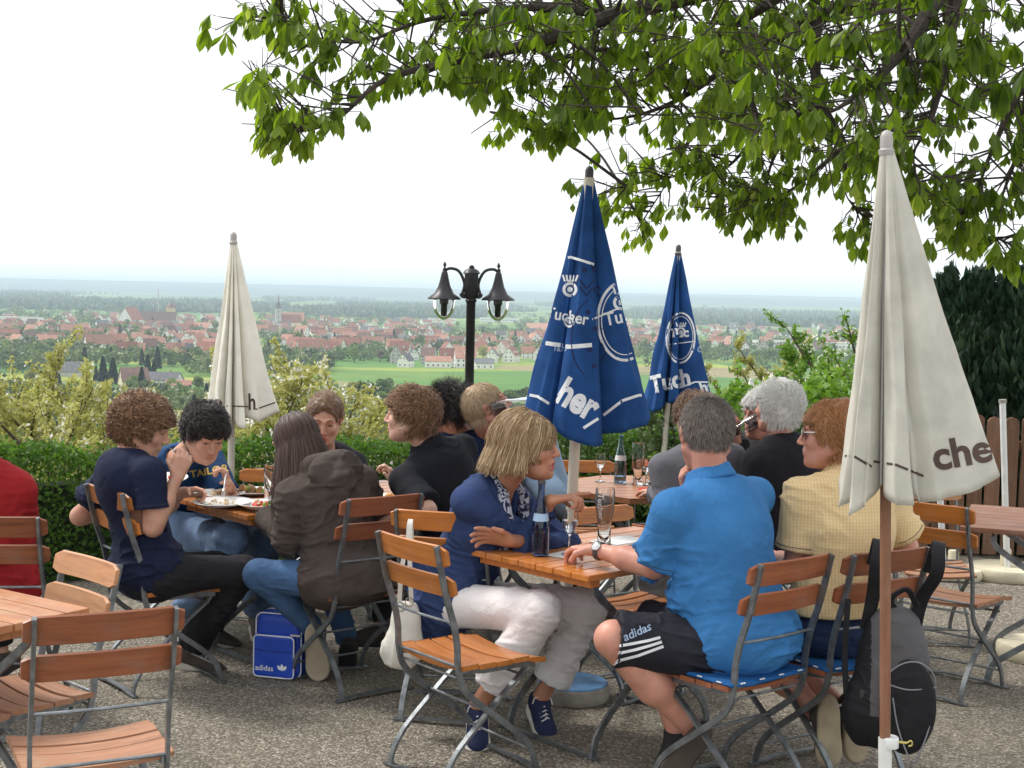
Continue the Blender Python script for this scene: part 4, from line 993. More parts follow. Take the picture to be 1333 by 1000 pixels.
foot((ft.x, ft.y), .24, .08, M_CREAM, 'cream foot of the nearest parasol, below the picture')
# --- left cream parasol
Y0 = 8.0; tip = P(304, 311, Y0); ft = V((P(299, 780, Y0).x, Y0, 0))
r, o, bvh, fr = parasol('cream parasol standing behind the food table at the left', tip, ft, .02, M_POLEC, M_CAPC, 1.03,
   [(-170, .10, 0), (-120, .13, -.02), (-95, .15, .01), (-78, .145, .0), (-62, .16, .045), (-50, .06, .0), (-38, .15, .07), (-22, .16, .08), (-13, .055, .0), (-4, .145, .07), (8, .16, .08), (16, .055, .0), (26, .15, .05), (36, .19, .05), (43, .08, -.02), (62, .22, .02), (80, .285, -.04), (94, .27, -.03), (110, .18, 0), (145, .11, 0)], M_CREAMLIT, 2)
ob = V(r.location)
decal('lettering', [text_mesh('e', .115, .02)], frame_at(283, 524, Y0, ob, -.1), bvh, M_BROWNP, o); decal('lettering', [text_mesh('h', .13, .02, 0, .7)], frame_at(328, 524, Y0, ob, .05), bvh, M_BROWNP, o)
decal('stripe', [strip2d([(-.06, -.02), (-.02, 0), (.0, .002), (.10, 0)], .007), strip2d([(.14, -.015), (.27, .035)], .007)], frame_at(300, 529, Y0, ob), bvh, M_BROWNP, o)
foot((ft.x, ft.y), .22, .08, M_CREAM, 'cream foot of the left parasol, behind the food table')
# --- crest, roundel shapes shared by the blue parasols
def roundel(ry, rx, part='full'):
    e = [(rx*math.cos(a), ry*math.sin(a)) for a in np.linspace(0, 2*math.pi, 60)]
    white = [strip2d(e, .012), strip2d([(x*.86, y*.86) for x, y in e], .004)]
    return white
def crest():
    s = [disc2d((0, .0), .026, 18, .016), disc2d((0, 0), .010, 12)]
    for a in range(-2, 3): s.append(strip2d([(a*.009, .028), (a*.013, .05)], .006))
    s.append(strip2d([(-.022, .03), (.022, .03)], .006)); return s
def shift(sh, dx, dy, k=1): return [([(x*k+dx, y*k+dy) for x, y in vs], fs) for vs, fs in sh]
# --- centre blue parasol
Y0 = 6.05; tip = P(767, 228, Y0); ft = G(731, 912); ft = V((ft.x, Y0, 0)); ft.x = P(731, 912, Y0).x
r, o, bvh, fr = parasol('big royal blue parasol with white lettering in the centre', tip, ft, .024, M_POLEC, M_CAPD, 1.10,
   [(-165, .12, .0), (-125, .16, -.02), (-98, .225, -.07), (-84, .235, -.06), (-66, .20, .0), (-54, .16, .01), (-46, .085, .0), (-40, .10, .0), (-32, .20, .0), (-14, .215, .03), (6, .215, .05), (24, .21, .06), (40, .18, .06), (50, .085, .04), (58, .10, .03), (68, .24, .0), (78, .31, -.03), (88, .32, -.075), (100, .29, -.05), (118, .2, 0), (150, .13, .03)], M_NAVYC, 3)
ob = V(r.location)
decal('lettering', [text_mesh('her', .165, .04, .0, .78)], frame_at(752, 521, Y0, ob, -.50), bvh, M_WHITEP, o)
rd = roundel(.17, .115)
decal('emblem', shift(rd, 0, 0), frame_at(813, 418, Y0, ob, .05), bvh, M_WHITEP, o)
decal('emblem', shift(crest(), .0, .0, 1.3)+[strip2d([(-.12, -.075), (-.02, -.03), (.03, -.02)], .007)]+shift([disc2d((0, 0), .022, 18, .013)], .035, -.04), frame_at(808, 394, Y0, ob), bvh, M_WHITEP, o)
decal('lettering', [text_mesh('Tucher', .080, .02, .0, .9)], frame_at(818, 411, Y0, ob, .22), bvh, M_WHITEP, o)
decal('lettering', [text_mesh('Tucher', .070, .02, .0, .9)], frame_at(738, 412, Y0, ob, -.15), bvh, M_WHITEP, o)
decal('emblem', shift(crest(), 0, 0, 1.25), frame_at(742, 377, Y0, ob), bvh, M_WHITEP, o)
for sh_ in ([strip2d([(-.10, .12), (.0, .14), (.1, .11)], .011)], [strip2d([(-.1, -.235), (0, -.245), (.1, -.235)], .018)], shift(crest()[:2], .0, -.14, .9)): decal('emblem', sh_, frame_at(742, 377, Y0, ob), bvh, M_WHITEP, o)
decal('lettering', [text_mesh('1672', .03, .02, .1)], frame_at(729, 455, Y0, ob, -.1), bvh, M_GREYP, o)
decal('stripe', [strip2d([(-.16, .03), (-.10, .02), (-.05, -.01)], .012)], frame_at(730, 523, Y0, ob), bvh, M_WHITEP, o)
decal('stripe', [strip2d([(-.20, -.10), (-.12, -.045), (-.04, .02), (.03, .045), (.12, .05)], .012)], frame_at(822, 528, Y0, ob), bvh, M_WHITEP, o)
decal('printed_ornament', [strip2d([(.02+.10*math.cos(a), .17*math.sin(a)) for a in np.linspace(1.9, 4.3, 30)], .005), strip2d([(-.05, .22), (-.02, .18), (.01, .22), (.04, .18)], .008), strip2d([(-.05, .25), (-.02, .21), (.01, .25), (.04, .21)], .008)]+[disc2d((x, y), .011, 10) for x, y in ((-.03, .29), (.01, .30), (-.01, .11), (.02, .04), (.0, -.05), (.02, -.12))]+[strip2d([(.045, .05), (.065, .02), (.05, -.02), (.07, -.06), (.05, -.1)], .007)], frame_at(768, 440, Y0, ob), bvh, M_DKBLUE, o)
foot((ft.x+.045, ft.y-.06), .165, .07, M_CONC, 'round concrete foot with a blue top under the front table', top=M_BLUEP)
# --- rear blue parasol
Y0 = 9.5; tip = P(883, 326, Y0); ft = V((P(856, 700, Y0).x, Y0, 0))
r, o, bvh, fr = parasol('smaller dark blue parasol standing by the hedge in the background', tip, ft, .02, M_POLEC, M_CAPD, 1.06,
   [(-170, .10, 0), (-130, .15, 0), (-96, .17, .02), (-74, .18, .03), (-50, .15, .05), (-36, .16, .04), (-22, .15, .02), (-12, .05, -.02), (0, .15, -.02), (18, .17, -.04), (28, .06, -.06), (40, .06, -.06), (60, .24, -.07), (80, .29, -.09), (94, .26, -.08), (120, .17, 0), (150, .11, 0)], M_NAVYC, 4)
ob = V(r.location)
decal('lettering', [text_mesh('Tuch', .16, .04, .05, .85)], frame_at(872, 497, Y0, ob, .25), bvh, M_WHITEP, o)
decal('emblem', shift(roundel(.17, .095), 0, 0)+shift(crest(), 0, .04, 1.3)+[strip2d([(-.1, -.05), (.0, -.035), (.1, -.02)], .007)], frame_at(886, 440, Y0, ob), bvh, M_WHITEP, o)
decal('lettering', [text_mesh('Tuc', .085, .04)], frame_at(884, 434, Y0, ob, .1), bvh, M_WHITEP, o)
decal('lettering', [text_mesh('her', .10, .04)], frame_at(924, 502, Y0, ob, .35), bvh, M_WHITEP, o)
decal('stripe', [strip2d([(-.12, -.02), (.0, .03), (.12, .03)], .01)], frame_at(905, 503, Y0, ob), bvh, M_WHITEP, o)
decal('emblem', shift(crest(), 0, 0, 1.2)+[disc2d((.0, -.1), .02, 14, .012), disc2d((.03, .09), .012, 12)], frame_at(912, 436, Y0, ob), bvh, M_GREYP, o)
foot((ft.x, ft.y), .20, .08, M_CREAM, 'foot of the rear blue parasol by the hedge')
# --- tiny white parasol tip far behind
q = P(977, 520, 13); r = empty('closed_parasol', q-V((0, 0, 1.6))); tag(r, 'white canvas peak of a further parasol behind the white haired women', 'parasol')
b = MB(); n = 10; b.lathe([(.012, 1.8), (.05, 1.66), (.13, 1.5), (.24, 1.25)], 9, cap=False); b.out('canopy', plain('white_canvas', (.78, .78, .77), .8), r); b = MB(); b.tube([(0, 0, -.5), (0, 0, 1.78)], .02, 8); b.out('pole', M_POLEC, r, True)
# ------------------------------------------------------------------ implicit-surface modelling for people, bags and shoes
def nv(v): v = V(v); return v.normalized()
class SDF:
    def __init__(s): s.ops = []
    def cap(s, a, b, ra, rb=None, k=.02, mode='u'): s.ops.append(('c', np.array(a, float), np.array(b, float), ra, ra if rb is None else rb, k, mode)); return s
    def ell(s, c, r, M=None, k=.02, mode='u'): s.ops.append(('e', np.array(c, float), np.array(r, float), np.eye(3) if M is None else np.array(M, float), None, k, mode)); return s
    def cyl(s, a, n, L, rad, k=.003, mode='s'): s.ops.append(('y', np.array(a, float), np.array(nv(n), float), L, rad, k, mode)); return s
    def box(s, c, h, M=None, rad=.01, k=.005, mode='u'): s.ops.append(('b', np.array(c, float), np.array(h, float), np.eye(3) if M is None else np.array(M, float), rad, k, mode)); return s
    @staticmethod
    def d(op, p):
        t = op[0]
        if t == 'c':
            a, b, ra, rb = op[1:5]; ba = b-a; L = max(1e-9, float(ba@ba)); q = p-a; h = np.clip(q@ba/L, 0, 1)
            return np.sqrt(((q-h[..., None]*ba)**2).sum(-1))-(ra+(rb-ra)*h)
        if t == 'e':
            q = (p-op[1])@op[3].T; r = op[2]; k0 = np.sqrt(((q/r)**2).sum(-1)); k1 = np.sqrt(((q/(r*r))**2).sum(-1))+1e-9; return k0*(k0-1)/k1
        if t == 'y':
            a, n, L, rad = op[1:5]; q = p-a; h = q@n; r = np.sqrt(np.maximum(0, (q*q).sum(-1)-h*h)); return np.maximum(np.maximum(-h, h-L), r-rad)
        if t == 'b':
            q = np.abs((p-op[1])@op[3].T)-op[2]+op[4]; return np.sqrt((np.maximum(q, 0)**2).sum(-1))+np.minimum(q.max(-1), 0)-op[4]
    @staticmethod
    def bb(op):
        t = op[0]
        if t == 'c': r = max(op[3], op[4]); return np.minimum(op[1], op[2])-r, np.maximum(op[1], op[2])+r
        if t == 'e' or t == 'b': r = np.abs(op[3]).T@op[2]; return op[1]-r, op[1]+r
        if t == 'y': b = op[1]+op[2]*op[3]; return np.minimum(op[1], b)-op[4], np.maximum(op[1], b)+op[4]
    def mesh(s, h, clip=None):
        us = [o for o in s.ops if o[-1] == 'u']; lo = np.min([s.bb(o)[0] for o in us], 0)-h*3; hi = np.max([s.bb(o)[1] for o in us], 0)+h*3
        if clip is not None: lo = np.maximum(lo, clip[0]); hi = np.minimum(hi, clip[1])
        n = np.ceil((hi-lo)/h).astype(int)+1; F = np.full(n, .2, np.float32)
        for op in s.ops:
            k = op[-2]; a, b = s.bb(op); pad = k*1.5+h*2
            i0 = np.clip(np.floor((a-pad-lo)/h).astype(int), 0, n); i1 = np.clip(np.ceil((b+pad-lo)/h).astype(int)+1, 0, n)
            if (i1 <= i0).any(): continue
            g = np.stack(np.meshgrid(*[lo[x]+h*np.arange(i0[x], i1[x]) for x in range(3)], indexing='ij'), -1)
            d = s.d(op, g).astype(np.float32); sl = tuple(slice(i0[x], i1[x]) for x in range(3)); f = F[sl]
            if op[-1] == 'u': hh = np.maximum(k-np.abs(f-d), 0)/k; F[sl] = np.minimum(f, d)-hh*hh*k*.25
            else: hh = np.maximum(k-np.abs(f+d), 0)/k; F[sl] = np.maximum(f, -d)+hh*hh*k*.25
        return surf(F, lo, h)
def surf(F, lo, h):
    I = F < 0
    c = np.zeros(tuple(x-1 for x in F.shape), np.uint8)
    for dx in (0, 1):
        for dy in (0, 1):
            for dz in (0, 1): c += I[dx:F.shape[0]-1+dx, dy:F.shape[1]-1+dy, dz:F.shape[2]-1+dz]
    A = np.argwhere((c > 0) & (c < 8)); idx = np.full(c.shape, -1, np.int32); idx[tuple(A.T)] = np.arange(len(A))
    pos = np.zeros((len(A), 3)); cnt = np.zeros(len(A))
    cr = [(dx, dy, dz) for dx in (0, 1) for dy in (0, 1) for dz in (0, 1)]
    val = {q: F[A[:, 0]+q[0], A[:, 1]+q[1], A[:, 2]+q[2]] for q in cr}
    for q in cr:
        for ax in range(3):
            if q[ax]: continue
            q2 = list(q); q2[ax] = 1; q2 = tuple(q2); a, b = val[q], val[q2]; m = (a < 0) != (b < 0); t = np.where(m, a/np.where(m, a-b, 1), 0)
            p = np.zeros((len(A), 3)); p += q; p[:, ax] += t; pos[m] += p[m]; cnt[m] += 1
    pos = (A+pos/cnt[:, None])*h+lo; fs = []
    for ax in range(3):
        u, v = (ax+1) % 3, (ax+2) % 3
        s0 = [slice(None)]*3; s1 = [slice(None)]*3; s0[ax] = slice(0, -1); s1[ax] = slice(1, None)
        D = I[tuple(s0)] != I[tuple(s1)]; E = np.argwhere(D); E = E[(E[:, u] > 0) & (E[:, v] > 0) & (E[:, u] < F.shape[u]-1) & (E[:, v] < F.shape[v]-1)]
        def g(du, dv): q = E.copy(); q[:, u] -= du; q[:, v] -= dv; return idx[tuple(q.T)]
        Q = np.stack([g(1, 1), g(0, 1), g(0, 0), g(1, 0)], -1); ins = I[tuple(E.T)]; Q[~ins] = Q[~ins][:, ::-1]; fs.append(Q)
    fs = np.concatenate(fs); fs = fs[(fs >= 0).all(1)]; return pos, fs
def vnorm(v, f):
    n = np.cross(v[f[:, 2]]-v[f[:, 0]], v[f[:, 3]]-v[f[:, 1]]); N = np.zeros_like(v)
    for k in range(4): np.add.at(N, f[:, k], n)
    return N/(np.linalg.norm(N, axis=1)[:, None]+1e-12)
def wrinkle(v, f, amp, seed, dirn=(0, 0, 1), sc1=9, stretch=.35):
    """cloth folds: sharp creases running across dirn in patches, soft bulges between them"""
    N = vnorm(v, f); d = np.array(nv(dirn)); q0 = v+.035*np.stack([vnoise(v, 6, seed+k) for k in range(3)], -1)
    q = q0+(q0@d)[:, None]*d*1.6; rd = lambda sc_, sd: (1-np.abs(vnoise(q, sc_, sd)))**4
    low = fbm(v, 3.2, 2, seed+9); mask = np.clip(.45+1.5*vnoise(v, 4.5, seed+21), 0, 1.2); cr = rd(sc1*.75, seed)+.6*rd(sc1*1.5, seed+5)
    return v+N*(amp*np.maximum(-.55, 1.0*low+1.15*(cr-.35)*mask-.25*(1-np.abs(vnoise(q0, sc1*1.2, seed+31)))**6))[:, None]
def frame3(f, u):
    f = nv(f); u = V(u); u = (u-f*u.dot(f)).normalized(); r = f.cross(u); return r, f, u
def skinmat(name, c, red=(.55, .16, .11)):
    m = NT(name); co = m.coord('Object'); n = m.noise(co, 14, 5); n2 = m.noise(co, 160, 3)
    col = m.ramp([(.3, tuple(x*.80 for x in c)), (.7, tuple(min(1, x*1.12) for x in c))], n); col = m.mix(col, red, m.ramp([(.42, 0), (.75, .45)], m.noise(co, 22, 5, .7)))
    m.set(Base_Color=col, Roughness=.48, Subsurface_Weight=.12, Specular_IOR_Level=.4); m.b.inputs['Subsurface Radius'].default_value = (.012, .005, .003); m.b.inputs['Subsurface Scale'].default_value = 1
    m.bump(n2, .001, .6); return m.mat
SKIN = {'fair': skinmat('fair_skin', (.58, .33, .23)), 'pink': skinmat('ruddy_skin', (.58, .29, .21)), 'tan': skinmat('tanned_skin', (.47, .235, .14)), 'pale': skinmat('pale_skin', (.64, .40, .30))}
M_LIP = plain('lips', (.46, .19, .14), .5); M_EYEW = plain('eye_white', (.7, .68, .64), .2); M_IRIS = plain('iris', (.06, .05, .04), .1)
M_LIPP = plain('pink_lips', (.45, .13, .12), .45); M_LIPP, M_LIP
def hand(S, w, d, n, th, curl=.4, sc=1.0, curls=None, thumb=.3, spread=.0):
    """w wrist, d towards the fingers, n out of the palm, th=+1/-1 thumb side sign"""
    w = V(w); d = nv(d); n = V(n); n = (n-d*n.dot(d)).normalized(); sd = d.cross(n)*th; k = .006
    curls = curls or [curl]*4; ln = [.072, .080, .075, .058]
    for i in range(4):
        o = (.029-.0195*i)*sc; rt = w+d*(.088-.004*abs(i-1.2))*sc+sd*o; S.cap(w+d*.012*sc+sd*o*.55, rt, .0155*sc, .0115*sc, .012)
        p = rt; ang = 0; L = ln[i]*sc; sp = (1.3-i)*spread
        for j, (fr_, da) in enumerate(((.45, .55), (.31, .85), (.24, .6))):
            ang += curls[i]*da*1.15; dr = (d*math.cos(ang)+n*math.sin(ang)+sd*sp*math.cos(ang)).normalized(); q = p+dr*L*fr_
            S.cap(p, q, (.0098-.0008*j)*sc, (.0090-.0010*j)*sc, .0035); p = q
    b = w+d*.022*sc+sd*.024*sc; m_ = b+(d*.62+sd*.62+n*.25)*.042*sc; t = m_+(d*(1-thumb)+sd*.1+n*thumb*1.2).normalized()*.034*sc
    S.cap(w+d*.01+sd*.01, b, .017*sc, .014*sc, .01); S.cap(b, m_, .0135*sc, .0105*sc, .006); S.cap(m_, t, .0105*sc, .0085*sc, .004)
def head(S, c, f, u, sc=1.0, fem=False, mouth=.0):
    r, f, u = frame3(f, u); c = V(c); M = [tuple(r), tuple(f), tuple(u)]
    L = lambda x, y, z: c+(r*x+f*y+u*z)*sc
    E = lambda x, y, z, a, b, d_, k=.02, m='u': S.ell(L(x, y, z), (a*sc, b*sc, d_*sc), M, k, m)
    j = .93 if fem else 1.0
    E(0, -.018, .030, .077, .099, .090); E(0, .030, -.030, .061*j, .068, .085); E(0, .046, -.078, .043*j, .043, .036, .03); E(0, .080, -.098, .019*j, .018, .017, .02)
    for s in (-1, 1):
        S.cap(L(s*.058*j, .0, -.045), L(s*.03*j, .06, -.092), .024*sc, .018*sc, .025); E(s*.038, .063, -.022, .024, .024, .024, .02)
        E(s*.0325, .103, .012, .019, .020, .0125, .012, 's'); S.ell(L(s*.032, .0725, .0155), (.0165*sc, .015*sc, .0125*sc), M, .004)
        S.cap(L(s*.012, .092, .031), L(s*.047, .079, .033), .0085*sc, .007*sc, .012)
        ex = s*.080; E(ex, -.008, .0, .0075, .019, .031, .006); E(s*.086, -.014, .012, .006, .014, .018, .005); E(s*.084, -.001, -.002, .005, .009, .014, .004, 's')
    S.cap(L(0, .088, .024), L(0, .113, -.020), .0075*sc, .0100*sc, .010); E(0, .113, -.024, .0105, .0095, .009, .006)
    for s in (-1, 1): E(s*.0115, .103, -.028, .0075, .009, .0065, .005)
    E(0, .090, -.056, .026, .012, .015, .012)
    S.cap(L(-.017, .094, -.0555+mouth*.2), L(.017, .094, -.0555+mouth*.2), .0062*sc, None, .005); S.cap(L(-.015, .093, -.0680-mouth), L(.015, .093, -.0680-mouth), .0068*sc, None, .005)
    if mouth: E(0, .100, -.061-mouth*.4, .016, .012, .004+mouth*.6, .003, 's')
    else: S.cap(L(-.022, .1035, -.0617), L(.022, .1035, -.0617), .0022*sc, None, .003, 's')
    return L
def ik(a, b, l1, l2, pole):
    a, b = V(a), V(b); d = (b-a); D = min(d.length, (l1+l2)*.999); d.normalize(); x = (l1*l1-l2*l2+D*D)/(2*D); h = math.sqrt(max(0, l1*l1-x*x))
    p = V(pole); p = (p-d*p.dot(d)).normalized(); return a+d*x+p*h
# ---- hair: strands flowed over the head in head space (x right, y forward, z up)
def hair(Lf, sc, style, mat, parent, seed=0, rad=(.077, .099, .090), cen=(0, -.018, .030)):
    rng = np.random.default_rng(seed); st = style; N = int(st.get('n', 2600)*1.7); c = np.array(cen); r = np.array(rad)
    d = rng.normal(size=(N*3, 3)); d /= np.linalg.norm(d, axis=1)[:, None]; p = c+d*r
    line = st.get('line', .075); x, y, z = p.T
    front = (y > .035) & (z < line-(np.abs(x)*st.get('temple', .15))) ; low = z < st.get('low', -.045)
    ear = (np.abs(x) > .055) & (z < st.get('earz', .018)) & (y > -.03) & (y < .05); side = (y > .01) & (z < st.get('sidez', .02))
    keep = ~(front | low | ear | side)
    if 'bald' in st: keep &= ~((z > st['bald']) & (y > -.02))
    p = p[keep][:N]; d = d[keep][:N]; n = len(p); K = st.get('seg', 7); L = st['len']*rng.uniform(.75, 1.15, n); th = st.get('puff', .012)
    fly = (rng.uniform(size=n) < .07)[:, None]*st.get('fly', .5)
    whorl = np.array(st.get('whorl', (0, -.04, .12))); path = [p.copy()]; q = p+d*.004; ph = rng.uniform(0, 6.28, n); amp = st.get('curl', 0); fq = st.get('freq', 5)
    base = q.copy(); grav = np.array(st.get('grav', (0, 0, -1.0))); rdir = st.get('radial', 1.0); nz = st.get('noise', .25); part = st.get('part', None)
    zend = st.get('zend', -.5)+rng.normal(size=n)*.008
    clump = np.round(p*st.get('clump', 55))/st.get('clump', 55)
    cn_ = np.stack([vnoise(clump, 90, seed+k) for k in range(3)], -1)
    for k in range(1, K+1):
        nor = (base-c)/(r*r); nor /= np.linalg.norm(nor, axis=1)[:, None]
        fl = (p-whorl) if part is None else np.stack([np.sign(p[:, 0]-part+1e-6)*1.0, -.15+0*p[:, 0], -.2+0*p[:, 0]], -1)
        fl = fl/(np.linalg.norm(fl, axis=1)[:, None]+1e-6)
        dr = fl*rdir*(1-k/K*.5)+grav*(.4+.8*k/K)*st.get('fall', .5)+np.array(st.get('comb', (0, 0, 0)))+(rng.normal(size=(n, 3))*nz*.5)*(1+2.5*fly)+cn_*nz+d*fly*.25
        dn = (dr*nor).sum(1)[:, None]; on = (base[:, 2:3] > st.get('free', -.03)); dr = np.where(on, dr-nor*dn*.9+nor*st.get('lift', .05), dr); dr /= np.linalg.norm(dr, axis=1)[:, None]+1e-9
        live = base[:, 2] > zend
        face = (base[:, 1]+dr[:, 1]*L/K > st.get('facey', .052)) & (base[:, 2]+dr[:, 2]*L/K < line-.012) & (np.abs(base[:, 0]) < .095)
        dr[face, 1] = -np.abs(dr[face, 1])-.2; live &= ~(face & (k > K*.6)); base = base+dr*(L/K*live)[:, None]
        e = np.sqrt((((base-c)/(r+th*st.get('tp', 1)*min(1, k/2)*(1+fly*1.2)))**2).sum(1)); fix = e < 1; s_ = np.where(fix, 1/np.maximum(e, .3), 1)[:, None]
        if st.get('hug', 0): s_ = np.where((base[:, 2:3] > st.get('free', -.03)), 1/np.maximum(e, .3)[:, None]*(1+.0*e[:, None]), s_)
        base = c+(base-c)*s_
        b2 = np.cross(nor, dr); a = ph+k*fq*.9
        path.append(base+(nor*np.cos(a)[:, None]+b2*np.sin(a)[:, None])*amp*min(1, k/2))
    path = np.stack(path, 1); W = st.get('w', .0035)*.62; tg = np.gradient(path, axis=1); tg /= np.linalg.norm(tg, axis=2)[..., None]+1e-9
    nr = (path-c)/(r*r); nr /= np.linalg.norm(nr, axis=2)[..., None]; sd = np.cross(tg, nr); sd /= np.linalg.norm(sd, axis=2)[..., None]+1e-9
    # two crossed ribbons read as a lock from any side
    tw = np.linspace(1, st.get('tip', .25), K+1)[None, :, None]; roll = rng.uniform(-.9, .9, n)[:, None, None]; sd2 = sd*np.cos(roll)+nr*np.sin(roll)
    a_, b_, c__ = path+sd2*W*tw*.5, path-sd2*W*tw*.5, path+nr*W*.28*tw; vs = np.stack([a_, c__, b_], 2).reshape(-1, 3); fs = []
    i0 = (np.arange(n)[:, None]*(K+1)+np.arange(K)[None])*3; F = np.concatenate([np.stack([i0, i0+1, i0+4, i0+3], -1).reshape(-1, 4), np.stack([i0+1, i0+2, i0+5, i0+4], -1).reshape(-1, 4)])
    # scalp cap underneath
    o_ = Lf(0, 0, 0); ax = [np.array(Lf(1, 0, 0)-o_), np.array(Lf(0, 1, 0)-o_), np.array(Lf(0, 0, 1)-o_)]; T = np.array(ax)
    wv = vs@T+np.array(o_); Sx = SDF(); Mx = [tuple(a/np.linalg.norm(a)) for a in ax]
    ct = st.get('cap', .006); Sx.ell(Lf(*c), tuple((r+ct)*sc), Mx, .01)
    for (cx, cy, cz, a1, b1, c1) in st.get('blobs', []): Sx.ell(Lf(cx, cy, cz), (a1*sc, b1*sc, c1*sc), Mx, .02)
    Sx.ell(Lf(0, .085, line-.098), (.070*sc, .085*sc, .093*sc), Mx, .012, 's')
    if not st.get('cover'):
        Sx.ell(Lf(0, -.02, -.125), (.2*sc, .2*sc, (.125+st.get('low', -.045)+.012)*sc), Mx, .01, 's')
        for s in (-1, 1): Sx.ell(Lf(s*.085, .022, -.012), (.03*sc, .042*sc, .038*sc), Mx, .01, 's')
    if 'bald' in st: Sx.ell(Lf(0, .03, .13), (.07*sc, .09*sc, .07*sc), Mx, .01, 's')
    cv, cf = Sx.mesh(.005); Nn = vnorm(cv, cf); cv = cv+Nn*(.003*fbm(cv, 60, 2, seed)+st.get('lump', 0)*fbm(cv, 26, 2, seed+3))[:, None]
    b0 = len(wv); O = np.array(parent.location); rn = np.concatenate([np.repeat(np.clip(rng.uniform(size=n)*.75+.25*(cn_[:n, 0]*.5+.5), 0, 1), (K+1)*3), np.full(len(cv), .12)])
    o = npmesh('hair', np.concatenate([wv, cv])-O, np.concatenate([F, cf+b0]), mat, parent, True); attr(o, 'rnd', rn); return o
def hairmat(name, c1, c2, c3=None, rough=.45):
    m = NT(name); a = m.n('ShaderNodeAttribute'); a.attribute_name = 'rnd'
    m.set(Base_Color=m.ramp([(0, c1), (.6, c2), (1, c3 or c2)], a.outputs['Fac']), Roughness=rough, Specular_IOR_Level=.35, Sheen_Weight=.1); return m.mat
# ---- shoes
def shoe(ank, toe, up, mats, parent, sc=1.0, kind='sneaker'):
    """ank ankle point, toe direction; sole faces -up"""
    f, u = nv(toe), V(up); u = (u-f*u.dot(f)).normalized(); r = f.cross(u); M = [tuple(r), tuple(f), tuple(u)]; a = V(ank); L = lambda x, y, z: a+(r*x+f*y+u*z)*sc
    S = SDF(); S.ell(L(0, -.01, -.040), (.036*sc, .060*sc, .042*sc), M, .02); S.ell(L(0, .07, -.055), (.040*sc, .085*sc, .032*sc), M, .02); S.ell(L(0, .125, -.062), (.043*sc, .055*sc, .026*sc), M, .02)
    S.cap(L(0, -.012, -.03), L(0, -.005, .012 if kind != 'boot' else .05), .036*sc, .040*sc, .02); S.cap(L(0, .0, -.018), L(0, .085, -.045), .039*sc, .030*sc, .02); S.cyl(L(0, 0, -.070), -u, .1, .3, .003)
    S.cyl(L(0, -.004, .006 if kind != 'boot' else .045), u, .08, .1, .003)
    v, f_ = S.mesh(.006); O = V(parent.location); o = npmesh('shoe', wrinkle(v, f_, .0015, 3)-np.array(O), f_, mats[0], parent, True)
    S = SDF(); S.ell(L(0, -.012, -.082), (.041*sc, .067*sc, .034*sc), M, .02); S.ell(L(0, .065, -.082), (.045*sc, .100*sc, .030*sc), M, .02); S.ell(L(0, .125, -.082), (.051*sc, .064*sc, .030*sc), M, .02)
    S.cyl(L(0, 0, -.054), u, .1, .3, .002); S.cyl(L(0, 0, -.096), -u, .1, .3, .002); v, f_ = S.mesh(.0055); npmesh('sole', v-np.array(O), f_, mats[1], o, True)
    if len(mats) > 2:
        b = MB()
        for k in range(5):
            y = .03+k*.018; z = -.004-k*.0052; b.tube([L(-.022, y, z-.004)-O, L(0, y+.004, z+.006)-O, L(.022, y, z-.004)-O], .0028*sc, 5); b.tube([L(-.022, y, z-.004)-O, L(0, y+.012, z+.008)-O, L(.022, y+.016, z-.006)-O], .0028*sc, 5)
        b.tube(bez([L(0, .028, .016)-O, L(.03, .02, .012)-O, L(.04, .03, -.01)-O], 4), .0028*sc, 5); b.tube(bez([L(0, .028, .016)-O, L(-.03, .02, .012)-O, L(-.042, .035, -.01)-O], 4), .0028*sc, 5); b.out('shoelace', mats[2], o, True)
    return o
def limb(S, a, b, c, r, g=0, k=.03, musc=.0):
    a, b, c = V(a), V(b), V(c); S.cap(a, b, r[0]+g, r[1]+g, k); S.cap(b, c, r[1]+g, r[2]+g, k)
    if musc: q = b.lerp(c, .3); S.cap(b.lerp(c, .15), b.lerp(c, .48), r[1]*.9+g, r[1]*1.0+g+musc, k)
